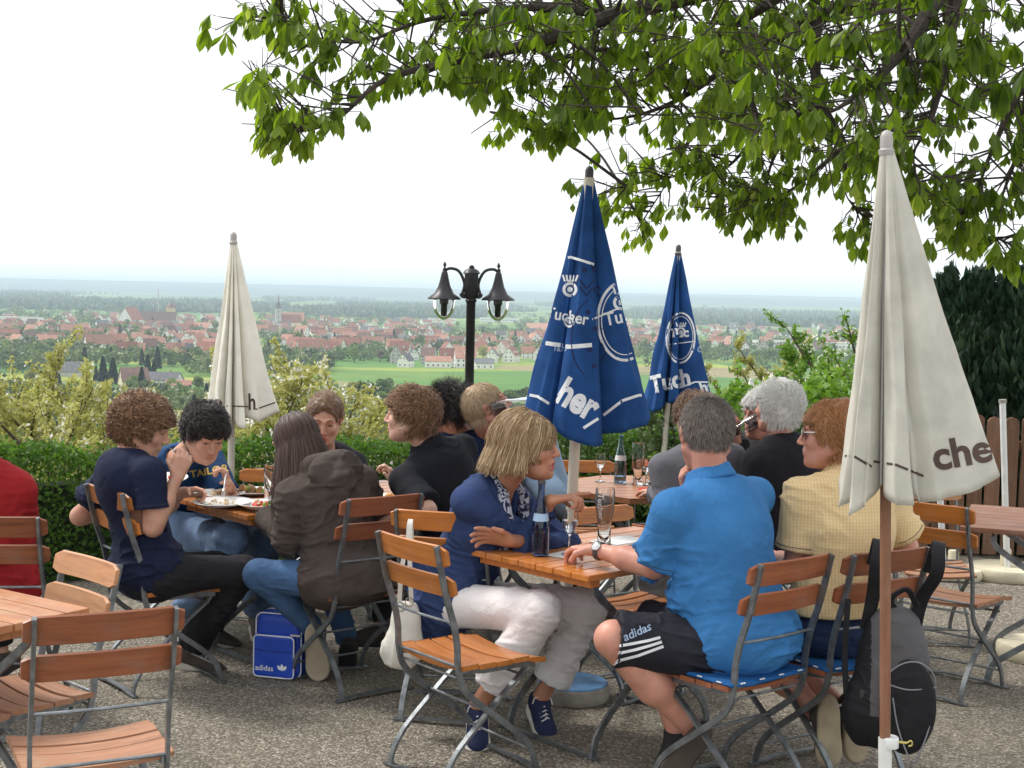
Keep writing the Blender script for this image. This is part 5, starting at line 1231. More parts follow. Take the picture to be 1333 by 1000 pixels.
def person(lab, sp, group=None):
    """sp: pelvis, c7, head, face (dir), up, front (torso), shw, arms/legs as points; builds body, clothes, hair"""
    g = sp.get; pel, c7, hc = V(sp['pelvis']), V(sp['c7']), V(sp['head']); ax = (c7-pel).normalized(); fr = V(sp['front']); fr = (fr-ax*fr.dot(ax)).normalized(); rt = fr.cross(ax); M = [tuple(rt), tuple(fr), tuple(ax)]
    TL_ = (c7-pel).length; w = g('w', 1.0); dp = g('dp', 1.0); sw = g('shw', .18); root_loc = V((pel.x, pel.y, 0)); sc = g('sc', 1.0); hs = g('hs', sc); H = g('vox', .006)
    sh = [c7-ax*g('shd', .085)+rt*s*sw+fr*g('shf', .015) for s in (-1, 1)]     # left, right
    hip = [pel+rt*s*.085*w-ax*.02 for s in (-1, 1)]
    B = SDF(); T = lambda t, f_=0.0: pel+ax*TL_*t+fr*f_
    def torso(S, gr, k=.05):
        S.ell(T(-.02), (.165*w+gr, .125*dp+gr, .115+gr), M, k); S.ell(T(.30, -.005+g('belly', 0)*.5), (.142*w+gr+g('belly', 0)*.3, .112*dp+gr+g('belly', 0)*.5, .17*TL_/.5+gr), M, k)
        S.ell(T(.66), (.158*w+gr, .115*dp+gr, .165*TL_/.5+gr), M, k); S.ell(T(.84, -.008), (.135*w+gr, .085+gr*.8, .085+gr), M, k)
        for s in (0, 1): S.cap(c7-ax*.045+rt*(s*2-1)*.04, sh[s], .044+gr*.6, .046*w**.5+gr*.7, k)
        if g('bust'):
            for s in (-1, 1): S.ell(T(.60, .085)+rt*s*.07, (.062+gr, .055+gr, .06+gr), M, .04)
        if g('hump'): S.ell(T(.78, -.06), (.13+gr, .07+gr, .13+gr), M, k)
    torso(B, -.012); r_, f_, u_ = frame3(sp['face'], g('up', (0, 0, 1))); nk = .058*sc*(.88 if g('fem') else 1)
    B.cap(c7-ax*.03+fr*.02, hc-f_*.030*hs-u_*.06*hs, nk*1.05, nk*.97, .03); L = head(B, hc, f_, u_, hs, g('fem'), g('mouth', 0))
    ar = [x*sc*g('armw', 1) for x in (.050, .040, .0255)]; lr = [x*sc*g('legw', 1) for x in (.082, .056, .036)]; arms = []
    for s in (0, 1):
        a = g('arms')[s] if g('arms') else None
        if a is None: continue
        el, wr = V(a['el']), V(a['wr']); arms.append((s, el, wr)); cov = g('top').get('sleeve', .75) > 1; limb(B, sh[s], el, wr, [ar[0]-.008, ar[1]-(.008 if cov else 0), ar[2]], 0, .025, .003 if not cov else 0)
        if a.get('d'): hand(B, wr, a['d'], a.get('n', (0, 0, -1)), a.get('th', 1), a.get('curl', .5), sc*g('hsc', 1.0), a.get('curls'), a.get('thumb', .3), a.get('spread', 0))
    for s in (0, 1):
        l = g('legs')[s] if g('legs') else None
        if l is None: continue
        cv = (g('bottom') or {}).get('hem', 1.9); dl = .012 if cv > 1.4 else 0; limb(B, hip[s], l['kn'], l['an'], [lr[0]-.014, lr[1]-dl, lr[2]-(.004 if dl else 0)], 0, .03, .010 if not dl else 0); an = V(l['an']); td = nv(l['toe'])
        lu = nv(l.get('up', (0, 0, 1))); B.cap(an, an-lu*.03, .030, .026, .02); B.cap(an-lu*.035, an+td*.10-lu*.055, .026, .018, .02)
    v, f = B.mesh(H); root = npmesh('person', v-np.array(root_loc), f, [SKIN[g('skin', 'fair')], M_LIPP if g('fem') else M_LIP, M_BROWSH], None, True); root.location = root_loc
    # lips by place on the head
    q = (v-np.array(hc)); lx, ly, lz = q@np.array(r_)/hs, q@np.array(f_)/hs, q@np.array(u_)/hs
    lipm = (ly > .088) & (np.abs(lx) < .021) & (lz < -.050+.0*lx) & (lz > -.076-g('mouth', 0)); mi = lipm[f].all(1).astype(int); root.data.polygons.foreach_set('material_index', mi.astype(np.int32)); tag(root, lab, 'person', group)
    O = root_loc; V0 = np.array(O)
    def put(name, S, mat, amp, seed, h=None, dirn=None, sc1=9, parent=None):
        vv, ff = S.mesh(h or H*1.25); 
        if amp: vv = wrinkle(vv, ff, amp, seed, dirn or ax, sc1)
        return npmesh(name, vv-V0, ff, mat, parent or root, True)
    # top
    t = g('top'); gr = t.get('g', .014); S = SDF(); torso(S, gr)
    sv = t.get('sleeve', .75)
    for s, el, wr in arms:
        a0 = sh[s]; sg = t.get('sg', .014)
        if sv <= 1: end = a0.lerp(el, sv); S.cap(a0, end, ar[0]+sg, ar[0]+(ar[1]-ar[0])*sv+sg*1.5, .025); e2 = end+(el-a0).normalized()*.03; S.cap(end, e2, ar[1]+sg*1.7, None, .02); S.cyl(end, el-a0, .11, t.get('cutr', .10))
        else: limb(S, a0, el, el.lerp(wr, sv-1), (ar[0], ar[1], ar[1]+(ar[2]-ar[1])*(sv-1)), sg, .025); end = el.lerp(wr, sv-1); S.cap(el.lerp(end, .9), end, ar[2]+sg*1.15, None, .02); S.cyl(end+(wr-el).normalized()*.004, wr-el, .06, .06)
    S.cap(c7+ax*.012+fr*.03, c7+ax*.16+fr*.06, .056*sc*(.9 if g('fem') else 1)+.004, .10, .012, 's')
    if t.get('vneck'): S.cap(c7+fr*.06, c7-ax*t['vneck']+fr*.16, .040, .012, .01, 's')
    for e in t.get('extra', []): e(S, locals())
    if 'cutz' in t: S.cyl(pel+V((0, 0, t['cutz'])), (0, 0, -1), .4, .4, .01)
    top = put(t.get('name', 'shirt'), S, t['mat'], t.get('amp', .007), sp.get('seed', 1), sc1=t.get('sc1', 9))
    tb = bvh_of(top)
    def ring(c, n, name='seam', r_=.0016, n_=26, lim=.16):
        n = n.normalized(); a = n.orthogonal().normalized(); b2 = n.cross(a); pts = []
        for k in range(n_+1):
            q = 2*math.pi*k/n_; dr = a*math.cos(q)+b2*math.sin(q); loc, nn, _, _ = tb.ray_cast(c-O+dr*.19, -dr, .19); pts.append((loc, nn))
        run = []; b = MB()
        for p_, nn in pts+[(None, None)]:
            if p_ is None or (p_-(c-O)).length > lim or (run and (p_-run[-1]).length > .05):
                if len(run) > 2: b.tube(run, r_, 5)
                run = []
            if p_ is not None and (p_-(c-O)).length <= lim: run.append(p_+nn*.0006)
        if b.v: b.out(name, M_SEAM, top, True)
    for s, el, wr in arms:
        if sv <= 1: e = sh[s].lerp(el, sv); ring(e-(el-sh[s]).normalized()*.018, el-sh[s], 'sleeve_hem', .0014, 26, .11)
        else: e = el.lerp(wr, sv-1); ring(e-(wr-el).normalized()*.02, wr-el, 'cuff_seam', .0018, 20, .08)
    if t.get('collar'):
        nc = c7+ax*.040+fr*.03; b = MB(); ring = []; rr0 = (.066 if not g('fem') else .062)*sc
        S = SDF(); m_ = 28
        for k in range(m_): 
            a0 = 2*math.pi*k/m_; a1 = 2*math.pi*(k+1)/m_; pf = lambda a: nc+rt*math.sin(a)*rr0-fr*math.cos(a)*rr0*1.02+ax*(.018*math.cos(a)-.006)
            if t['collar'] == 'open' and m_*.42 < k+.5 < m_*.58: continue
            S.cap(pf(a0)+ax*.006, pf(a1)+ax*.006, .0085, None, .008); [S.cap(pf(a0)-ax*z_+(pf(a0)-nc).normalized()*z_*.5, pf(a1)-ax*z_+(pf(a1)-nc).normalized()*z_*.5, .009, None, .008) for z_ in (.008, .020, .032)]
        put('collar', S, t['mat'], 0, 5, .0045, parent=top)
    # trousers
    b_ = g('bottom')
    if b_:
        S = SDF(); gb = b_.get('g', .014); S.ell(T(-.03), (.165*w+gb*.7, .125*dp+gb*.7, .11+gb), M, .04); hem = b_.get('hem', 1.9)
        for s in (0, 1):
            l = g('legs')[s]
            if l is None: continue
            kn, an = V(l['kn']), V(l['an']); 
            if hem <= 1: e = hip[s].lerp(kn, hem); S.cap(hip[s], e, lr[0]+gb, lr[0]+(lr[1]-lr[0])*hem+gb*1.6, .03); S.cap(e, e+(kn-hip[s]).normalized()*.03, lr[1]+gb*1.9, None, .02); S.cyl(e, kn-hip[s], .14, .12)
            else: e = kn.lerp(an, hem-1); S.cap(hip[s], kn, lr[0]+gb, lr[1]+gb, .03); S.cap(kn, e, lr[1]+gb, b_.get('cuff', .05), .03); S.cap(e.lerp(kn, .05), e+(an-kn).normalized()*.03, b_.get('cuff', .05), None, .02); S.cyl(e, an-kn, .12, .09)
        put(b_.get('name', 'trousers'), S, b_['mat'], b_.get('amp', .006), sp.get('seed', 1)+40, dirn=(.3, .1, 1), sc1=b_.get('sc1', 10))
    for s in (0, 1):
        l = g('legs')[s] if g('legs') else None
        if l and l.get('shoe'): shoe(l['an'], l['toe'], l.get('up', (0, 0, 1)), l['shoe'], root, sc*l.get('ss', 1), l.get('kind', 'sneaker'))
    if g('hair'): hair(L, hs, g('hair'), g('hmat'), root, sp.get('seed', 1))
    # eyes and brows
    if g('eyes', True):
        for s in (-1, 1):
            b = MB(); b.cm = 0; cc = L(s*.032, .0755, .0105)-O; Mr = Matrix((r_, f_, u_)).transposed()
            b.lathe([(.0105*hs*math.sin(a), .0105*hs*math.cos(a)) for a in np.linspace(.42, 3.1, 8)], 14, cc, Mr @ Matrix.Rotation(-1.57, 3, 'X'), cap=False)
            b.cm = 1; b.lathe([(.0108*hs*math.sin(a), .0108*hs*math.cos(a)) for a in np.linspace(.02, .5, 4)], 14, cc, Mr @ Matrix.Rotation(-1.57, 3, 'X'), cap=False); b.out('eye', [M_EYEW, M_IRIS], root, True)
            b = MB(); b.tube([L(s*.019, .0875, .0085)-O, L(s*.032, .0915, .0080)-O, L(s*.047, .0835, .0110)-O], [.0009*hs, .0019*hs, .0012*hs], 5); b.out('eyelash', M_LASH, root, True)
            b = MB(); b.tube([L(s*.013, .099, .0345)-O, L(s*.03, .0955, .040)-O, L(s*.05, .080, .036)-O], [.0028*hs, .0036*hs, .0012*hs], 6); b.out('eyebrow', g('hmat'), root, True)
    return root, L, dict(sh=sh, hip=hip, T=T, rt=rt, fr=fr, ax=ax, O=O, r=r_, f=f_, u=u_, hs=hs, top=top)
M_BROWSH = M_LIP; M_LASH = plain('dark_lash', (.02, .013, .01), .7); M_SEAM = plain('dark_stitching', (.03, .035, .05), .9)
def bvh_of(o): return BVHTree.FromPolygons([tuple(v.co) for v in o.data.vertices], [tuple(p.vertices) for p in o.data.polygons])
# ------------------------------------------------------------------ the guests
C_ = cloth
M_JEAN = C_('blue_denim', (.055, .115, .235), .35, 1200, .85, .002, 30); M_JEANL = C_('light_denim', (.13, .20, .33), .4, 1200, .85, .002, 30); M_JEAND = C_('dark_denim', (.018, .035, .085), .35, 1200, .85, .002, 30)
M_BLACKT = C_('black_trouser_cloth', (.013, .012, .015), .3); SH_BR = plain('brown_shoe_leather', (.055, .042, .032), .7, var=.4); SH_SOLE = plain('pale_rubber_sole', (.50, .47, .40), .8); SH_WSOLE = plain('white_rubber_sole', (.68, .66, .60), .7)
SH_NAVY = C_('navy_canvas', (.018, .026, .07), .3); SH_LACE = plain('white_laces', (.72, .70, .66), .8); SH_DARK = plain('dark_sandal', (.022, .018, .020), .7); SH_TANS = plain('tan_sole', (.33, .27, .18), .85, var=.3)
HM = {'brown': hairmat('brown_hair', (.07, .034, .016), (.24, .125, .062), (.44, .26, .14)), 'dark': hairmat('dark_brown_hair', (.010, .007, .006), (.035, .022, .016), (.06, .04, .03)), 'black': hairmat('near_black_hair', (.006, .004, .004), (.020, .014, .012), (.035, .02, .016)),
      'long': hairmat('long_brown_hair', (.022, .012, .010), (.070, .037, .027), (.11, .06, .042)), 'blonde': hairmat('streaked_blonde_hair', (.12, .06, .022), (.36, .23, .11), (.72, .58, .38)), 'grey': hairmat('grey_brown_hair', (.08, .065, .055), (.21, .175, .155), (.36, .32, .29), .6),
      'white': hairmat('white_hair', (.62, .61, .58), (.80, .79, .76), (.92, .91, .89)), 'auburn': hairmat('auburn_hair', (.20, .072, .024), (.46, .20, .075), (.68, .38, .18)), 'sandy': hairmat('fair_sandy_hair', (.30, .19, .10), (.50, .36, .21), (.62, .50, .36)), 'ginger': hairmat('light_brown_hair', (.10, .055, .03), (.22, .12, .065), (.30, .18, .10))}
curly = dict(n=3400, fly=.9, len=.055, puff=.011, tp=1, curl=.0150, freq=9, noise=.7, w=.0072, cap=.006, lift=.34, fall=.40, lump=.022, seg=10, line=.060, low=-.055, earz=.005, sidez=.0, tip=.5, clump=40, comb=(0, .12, 0))
wavy = dict(n=3800, len=.06, puff=.013, curl=.009, freq=8, noise=.55, w=.0052, cap=.011, lift=.22, fall=.3, lump=.010, seg=8, line=.06, low=-.05, tip=.4, clump=45, comb=(0, .2, 0))
def polo_extra(S, e): pass
# 1 -- man in the blue polo shirt
Y = 4.95; kn_l, kn_r = P(798, 832, 4.83), P(838, 815, 5.28)
r10, L10, D10 = person('broad grey haired man in a bright blue polo shirt and black shorts, seen from behind', dict(
    pelvis=(.83, 4.92, .545), c7=P(931, 626, 4.98), head=P(919, 566, 5.03), face=(-.12, .98, -.12), up=(0, .1, 1), front=(-.60, .80, 0), sc=1.10, hs=1.12, w=1.22, dp=1.28, belly=.07, shw=.205, skin='pink', vox=.0048, seed=3,
    arms=[dict(el=P(852, 737, 4.98), wr=P(776, 716, 5.16), d=(-.55, .62, -.06), n=(0, 0, -1), th=1, curl=.75, curls=[.7, .75, .8, .85], thumb=.5), dict(el=P(925, 735, 5.35), wr=P(893, 648, 5.22), d=(-.30, -.42, .8), n=(-.1, -.95, -.3), th=-1, curls=[1.5, 1.55, 1.6, 1.6], thumb=.6, hsc=1.05) if False else dict(el=P(915, 725, 5.40), wr=P(896, 646, 5.18), d=(-.25, -.15, .9), n=(.85, -.3, .1), th=1, curls=[1.35, 1.4, 1.45, 1.5], thumb=.6)],
    legs=[dict(kn=kn_l, an=P(908, 956, 4.93), toe=(-.55, .15, -.62), up=(.3, .3, .8), shoe=None), dict(kn=kn_r, an=P(880, 950, 5.2), toe=(-.35, -.85, -.25), up=(0, 0, 1), shoe=[SH_DARK, SH_TANS], ss=1.05)],
    top=dict(mat=C_('blue_polo_cotton', (.040, .185, .44), .12, 900, .8, .0035, 16), g=.020, sg=.026, sleeve=.80, amp=.011, name='polo_shirt', collar=True, extra=[lambda S, e: (S.ell(e['pel']-e['fr']*.05+V((0, 0, .02)), (.215, .175, .15), e['M'], .06), S.ell(e['pel']+e['fr']*.0-V((0, 0, .02)), (.205, .17, .10), e['M'], .05))]),
    bottom=dict(mat=C_('black_sport_cloth', (.013, .013, .022), .2, 900, .7, .003, 14), g=.020, hem=.97, amp=.008, name='shorts'),
    hair=dict(n=5200, len=.022, puff=.008, noise=.35, w=.0028, cap=.007, lift=.5, fall=.6, line=.07, low=-.052, lump=.004, seg=4, tip=.4, earz=.012, clump=70), hmat=HM['grey']))
shoe(P(908, 956, 4.93), (-.50, .10, -.75), (.5, .4, .6), [SH_DARK, SH_BR], r10, 1.0)
# 2 -- blonde woman
r9, L9, D9 = person('blonde woman in a blue cardigan and white trousers pointing with her hand', dict(
    pelvis=P(592, 780, 5.66), c7=P(648, 627, 5.62), head=P(687, 581, 5.52), face=(.93, -.33, .0), up=(0, 0, 1), front=(.80, -.60, .1), sc=1.03, hs=1.11, shw=.17, fem=True, skin='tan', vox=.0045, seed=8, mouth=.006, bust=True,
    arms=[dict(el=P(738, 712, 5.68), wr=P(664, 704, 5.44), d=(-.9, -.12, .22), n=(.1, -.75, -.6), th=1, curls=[.25, .35, .4, .5], thumb=.0, spread=.16), dict(el=P(690, 705, 5.55), wr=P(716, 652, 5.42), d=(.97, -.05, .22), n=(.15, -.05, -1), th=1, curls=[.05, .95, 1.1, 1.2], thumb=.55, spread=.10)][::1],
    legs=[dict(kn=P(768, 790, 5.58), an=P(704, 908, 5.6), toe=(.22, -.85, -.30), up=(.1, -.1, 1), shoe=[SH_NAVY, SH_WSOLE, SH_LACE], ss=1.0), dict(kn=P(706, 796, 5.3), an=P(622, 918, 5.38), toe=(.02, -.86, -.42), up=(.0, -.3, 1), shoe=[SH_NAVY, SH_WSOLE, SH_LACE], ss=1.0)],
    top=dict(mat=C_('blue_knit_cardigan', (.028, .050, .135), .22, 500, .95, .003, 20), g=.015, sg=.012, sleeve=1.82, amp=.013, name='cardigan', vneck=.20,
        extra=[lambda S, e: (S.cap(e['pel']+V((-.08, -.02, .12)), P(572, 790, 5.58), .10, .085, .05), S.cap(P(572, 790, 5.58), P(562, 832, 5.6), .075, .065, .04), S.cyl(P(562, 842, 5.6), (0, 0, -1), .2, .2), S.cap(e['pel']+V((.02, -.10, .10)), P(606, 790, 5.5), .07, .05, .05))]),
    bottom=dict(mat=C_('white_cotton_trousers', (.72, .69, .69), .05, 900, .85, .004, 14), g=.014, hem=1.80, cuff=.070, amp=.012), hmat=HM['blonde'],
    hair=dict(n=7600, len=.235, puff=.018, curl=.0025, freq=1.0, noise=.13, fly=.3, w=.0042, zend=-.068, facey=.034, cap=.014, lift=.02, fall=1.2, line=.068, low=-.055, temple=0, earz=-.06, sidez=-.03, free=.01, part=None, radial=.9, whorl=(-.015, .045, .13), cover=True, seg=11, clump=38, tip=.5, comb=(0, -.10, -.25), blobs=[(0, -.045, -.0, .086, .072, .078), (.066, -.022, -.015, .024, .044, .055), (-.066, -.022, -.015, .024, .044, .055)])))
# shirt collar of the blouse
pat = lambda m, col: m.mix((.45, .47, .55), (.015, .02, .06), m.ramp([(.46, 0), (.52, 1)], m.noise(m.coord('Object'), 55, 3, .5, .8)))
M_BLOUSE = C_('floral_blouse', (.5, .5, .5), .1, 900, .8, .001, 20, .1, pat)
S = SDF(); t = D9; c7 = V((P(648, 627, 5.62)))
for s, o_ in ((-1, 0), (1, 0)):
    n0 = c7+t['rt']*s*.060+t['ax']*.030+t['fr']*.01; n1 = c7+t['rt']*s*.070-t['ax']*.02+t['fr']*.10; n2 = c7+t['rt']*s*.052-t['ax']*.11+t['fr']*.150; n3 = c7+t['rt']*s*.028-t['ax']*.21+t['fr']*.155
    S.cap(n0, n1, .014, .020, .01); S.cap(n1, n2, .021, .026, .012); S.cap(n2, n3, .024, .03, .012)
v, f = S.mesh(.005); npmesh('blouse_collar', wrinkle(v, f, .002, 4)-np.array(r9.location), f, M_BLOUSE, r9, True)
b = MB(); q = L9(.078, -.005, -.030)-V(r9.location); b.lathe([(.0001, -.005), (.004, -.003), (.005, 0), (.004, .003), (.0001, .005)], 8, q); b.out('earring', plain('pearl', (.7, .66, .6), .2), r9, True)
# 3 -- auburn haired woman
M_PLAID = C_('yellow_check_cotton', (.70, .50, .24), .06, 900, .85, .0035, 15, .1, lambda m, col: m.mix(m.mix(col, (.80, .72, .52), m.ramp([(.42, 0), (.5, .34)], (lambda w: (m.l(m.coord('Object'), w.inputs[0]), w.outputs[1])[1])(m.n('ShaderNodeTexWave', bands_direction='X', Scale=26.0)))), (.60, .36, .15), m.ramp([(.42, 0), (.5, .20)], (lambda w: (m.l(m.coord('Object'), w.inputs[0]), w.outputs[1])[1])(m.n('ShaderNodeTexWave', bands_direction='Z', Scale=26.0)))))
r14, L14, D14 = person('auburn haired woman with glasses in a pale yellow checked blouse, seen from behind', dict(
    pelvis=(1.24, 5.12, .55), c7=P(1103, 621, 5.16), head=P(1082, 568, 5.2), face=(-.96, .28, -.04), up=(0, .05, 1), front=(-.34, .94, 0), shw=.185, hs=1.03, w=1.12, dp=1.15, fem=True, skin='pink', vox=.0052, seed=14,
    arms=[dict(el=P(1033, 742, 5.12), wr=P(1000, 722, 5.38), d=(-.8, .6, 0), curl=.6), dict(el=P(1180, 712, 5.3), wr=P(1155, 712, 5.5), d=(-.6, .8, 0), curl=.6)],
    legs=[dict(kn=P(985, 842, 5.22), an=P(1066, 930, 5.03), toe=(-.02, -.25, -.95), up=(-.2, .9, -.2), shoe=[SH_BR, SH_TANS], ss=1.0, kind='boot'), dict(kn=P(1000, 835, 5.45), an=P(1098, 925, 5.2), toe=(.05, -.2, -.95), up=(-.2, .9, -.2), shoe=[SH_BR, SH_TANS], ss=1.0, kind='boot')],
    top=dict(mat=M_PLAID, cutz=.06, g=.018, sg=.022, sleeve=.70, amp=.010, name='blouse', collar=True, extra=[lambda S, e: (S.ell(e['pel']+V((0, 0, .06)), (.20, .165, .14), e['M'], .06), S.ell(e['pel']+V((0, 0, .0)), (.21, .175, .06), e['M'], .04))]),
    bottom=dict(mat=M_JEAND, g=.016, hem=1.30, cuff=.06), hmat=HM['auburn'],
    hair=dict(n=5400, len=.062, puff=.012, curl=.004, freq=3, noise=.32, w=.0040, cap=.011, lift=.12, fall=.5, line=.06, low=-.065, lump=.010, seg=7, tip=.4, earz=.0, comb=(0, -.25, .05), clump=45, blobs=[(0, -.05, .06, .085, .085, .075), (0, -.07, -.03, .075, .05, .06)])))
b = MB(); L = L14; O = V(r14.location)
for s in (-1, 1):
    b.tube([L(s*.074, -.0, .016)-O, L(s*.070, .06, .016)-O, L(s*.062, .092, .016)-O], .0028, 6); c0 = [L(s*.034+.025*math.cos(a), .101, .010+.019*math.sin(a))-O for a in np.linspace(0, 6.28, 14)]; b.tube(c0, .0018, 5, cap=False)
b.tube([L(-.010, .104, .014)-O, L(.010, .104, .014)-O], .002, 5); b.out('glasses', plain('pale_metal_frame', (.62, .60, .58), .25, .6), r14, True)
b = MB()
for s in (-1, 1): b.lathe([(.0235, -.0006), (.0235, .0006)], 16, L(s*.034, .101, .010)-O, Matrix((D14['r'], D14['f'], D14['u'])).transposed() @ Matrix.Rotation(-1.57, 3, 'X'))
b.out('tinted_lens', plain('tinted_lens', (.05, .035, .03), .08), r14, True)
# 4 -- curly haired boy
r2, L2, D2 = person('curly haired young man in a navy t-shirt lifting food to his mouth', dict(
    pelvis=P(196, 742, 6.02), c7=P(163, 592, 6.0), head=P(186, 557, 6.05), face=(.90, .12, -.34), up=(.1, 0, 1), front=(.78, .62, 0), shw=.178, hs=1.05, hump=True, skin='fair', vox=.005, seed=22,
    arms=[dict(el=P(104, 672, 6.25), wr=P(168, 655, 6.42), d=(.8, .4, .2), n=(0, 0, 1), th=-1, curl=.5), dict(el=P(199, 686, 5.86), wr=P(230, 622, 5.92), d=(.30, .10, .9), n=(-.35, .75, .1), th=1, curls=[.95, 1.0, 1.15, 1.3], thumb=.75)],
    legs=[dict(kn=P(305, 735, 6.5), an=P(272, 815, 6.75), toe=(.9, .1, -.2), shoe=[SH_BR, SH_SOLE]), dict(kn=P(316, 742, 6.08), an=P(247, 843, 6.33), toe=(.93, -.1, -.20), up=(.15, -.1, 1), shoe=[SH_BR, SH_SOLE, SH_LACE], ss=1.1)],
    top=dict(mat=C_('navy_jersey', (.007, .012, .040), .2, 900, .85, .003, 16), g=.014, sg=.022, sleeve=.66, amp=.009, name='t_shirt', extra=[lambda S, e: S.ell(e['pel']+V((-.02, 0, .03)), (.18, .15, .12), e['M'], .05)]),
    bottom=dict(mat=M_BLACKT, g=.010, hem=1.93, cuff=.070, amp=.011), hmat=HM['brown'], hair=dict(curly)))
# 5 -- dark haired man, knife and fork
r3, L3, D3 = person('dark haired man in a blue t-shirt with yellow lettering cutting his food', dict(
    pelvis=V((-1.78, 7.3, .54)), c7=P(229, 592, 7.0), head=P(267, 565, 6.82), face=(.52, -.70, -.50), up=(.1, -.1, 1), front=(.50, -.84, 0), shw=.185, hs=1.10, skin='fair', vox=.0055, seed=31,
    arms=[dict(el=P(302, 664, 6.85), wr=P(299, 634, 6.66), d=(-.25, -.25, .9), n=(-.8, -.4, -.2), th=1, curls=[1.0, 1.2, 1.35, 1.4], thumb=.8), dict(el=P(207, 668, 6.62), wr=P(237, 641, 6.48), d=(.95, -.15, .10), n=(.1, -.55, -.8), th=-1, curls=[.5, .95, 1.2, 1.3], thumb=.6)],
    legs=[dict(kn=P(345, 708, 6.8), an=P(335, 800, 7.0), toe=(.3, -.9, -.1), shoe=[SH_BR, SH_SOLE]), dict(kn=P(300, 705, 6.5), an=P(236, 806, 6.75), toe=(.7, -.6, -.3), shoe=[plain('beige_suede', (.30, .23, .16), .9), SH_SOLE])],
    top=dict(mat=C_('petrol_blue_jersey', (.008, .045, .13), .25, 900, .85, .003, 16), g=.015, sg=.022, sleeve=.72, amp=.008, name='t_shirt'), bottom=dict(mat=M_JEANL, g=.020, hem=1.93, cuff=.07, amp=.010), hmat=HM['black'],
    hair=dict(wavy, n=4600, puff=.015, cap=.015, len=.05)))
# 6 -- long haired woman in a hoodie
M_HOOD = C_('brown_sweatshirt', (.072, .056, .049), .20, 600, .95, .003, 15)
def hood(S, e):
    c, ax_, fr_, rt_ = e['c7'], e['ax'], e['fr'], e['rt']
    for k in range(14):
        a0, a1 = [math.radians(200-400*(k+j)/14+90-90) for j in (0, 1)]
        pf = lambda a: c+rt_*math.sin(a)*(.095)-fr_*math.cos(a)*.085+ax_*(.035-.030*(1-math.cos(a))*.5)+fr_*.02
        if abs(a0) < 2.6: S.cap(pf(a0), pf(a1), .032, None, .03)
    S.ell(c-fr_*.095-ax_*.01, (.125, .055, .080), e['M'], .012); S.cap(c-fr_*.115-ax_*.05, c-fr_*.135-ax_*.12, .070, .028, .012)
r4, L4, D4 = person('woman with long straight brown hair in a brown hooded sweatshirt, back turned', dict(
    pelvis=P(446, 745, 6.08), c7=P(425, 612, 6.12), head=P(384, 575, 6.2), face=(-.72, .48, -.48), up=(-.1, .1, 1), front=(-.55, .83, 0), shw=.170, hs=1.02, fem=True, skin='pale', vox=.0055, seed=41, w=1.03,
    arms=[dict(el=P(376, 698, 6.05), wr=P(345, 672, 6.28), d=(-.5, .8, 0), curl=.5), dict(el=P(490, 668, 6.36), wr=P(440, 668, 6.55), d=(-.9, .3, 0), curl=.5)],
    legs=[dict(kn=P(337, 748, 6.02), an=P(412, 822, 6.2), toe=(.08, .22, -.95), up=(-.05, .96, .1), shoe=[plain('blue_white_trainer', (.05, .10, .22), .7), plain('beige_worn_sole', (.42, .36, .26), .85, var=.2)], ss=1.08), dict(kn=P(425, 752, 6.5), an=P(455, 840, 6.5), toe=(.0, .3, -.9), up=(0, 1, 0), shoe=[SH_BR, SH_DARK])],
    top=dict(mat=M_HOOD, g=.026, sg=.022, sleeve=1.9, amp=.010, name='hooded_sweatshirt', extra=[hood, lambda S, e: (S.ell(e['pel']+V((.02, -.03, .0)), (.215, .185, .13), e['M'], .06), S.ell(e['pel']+V((.05, -.02, -.06)), (.21, .18, .07), e['M'], .05))]),
    bottom=dict(mat=M_JEAN, g=.012, hem=1.93, cuff=.050, amp=.006), hmat=HM['long'],
    hair=dict(n=6500, len=.36, puff=.006, noise=.05, w=.0050, cap=.006, lift=.0, fall=1.6, line=.075, low=-.05, temple=0, earz=-.05, sidez=-.05, free=-.0, radial=.8, whorl=(0, .03, .13), cover=True, seg=15, clump=30, tip=.5, grav=(-.05, .52, -.9), blobs=[(0, -.035, -.02, .090, .085, .10)]), eyes=False))
# 7 -- woman facing the camera
r5, L5, D5 = person('young woman facing the camera with pinned up brown hair and a black top', dict(
    pelvis=V((-1.05, 8.0, .54)), c7=P(424, 586, 7.78), head=P(423, 546, 7.62), face=(.05, -.92, -.34), up=(.06, 0, 1), front=(.05, -1, 0), shw=.165, hs=1.12, fem=True, skin='fair', vox=.005, seed=52,
    arms=[dict(el=P(470, 650, 7.6), wr=P(440, 668, 7.4), d=(-.5, -.8, 0)), dict(el=P(375, 650, 7.6), wr=P(395, 668, 7.4), d=(.5, -.8, 0))], legs=[dict(kn=P(440, 700, 7.5), an=P(440, 790, 7.5), toe=(0, -1, 0), shoe=[SH_BR, SH_DARK]), dict(kn=P(400, 700, 7.5), an=P(400, 790, 7.5), toe=(0, -1, 0), shoe=[SH_BR, SH_DARK])],
    top=dict(mat=C_('black_jersey', (.012, .011, .014), .2), g=.014, sg=.014, sleeve=1.9, amp=.005, name='top'), bottom=dict(mat=M_JEAND), hmat=HM['ginger'],
    hair=dict(n=3200, len=.06, puff=.012, noise=.25, w=.004, cap=.008, lift=.02, fall=.1, line=.078, low=-.04, lump=.006, seg=6, grav=(.2, -.6, .2), radial=.1, comb=(.35, -.7, .1), whorl=(0, 0, .1), blobs=[(0, -.09, .05, .05, .045, .045), (.0, .0, .075, .072, .075, .05)])))
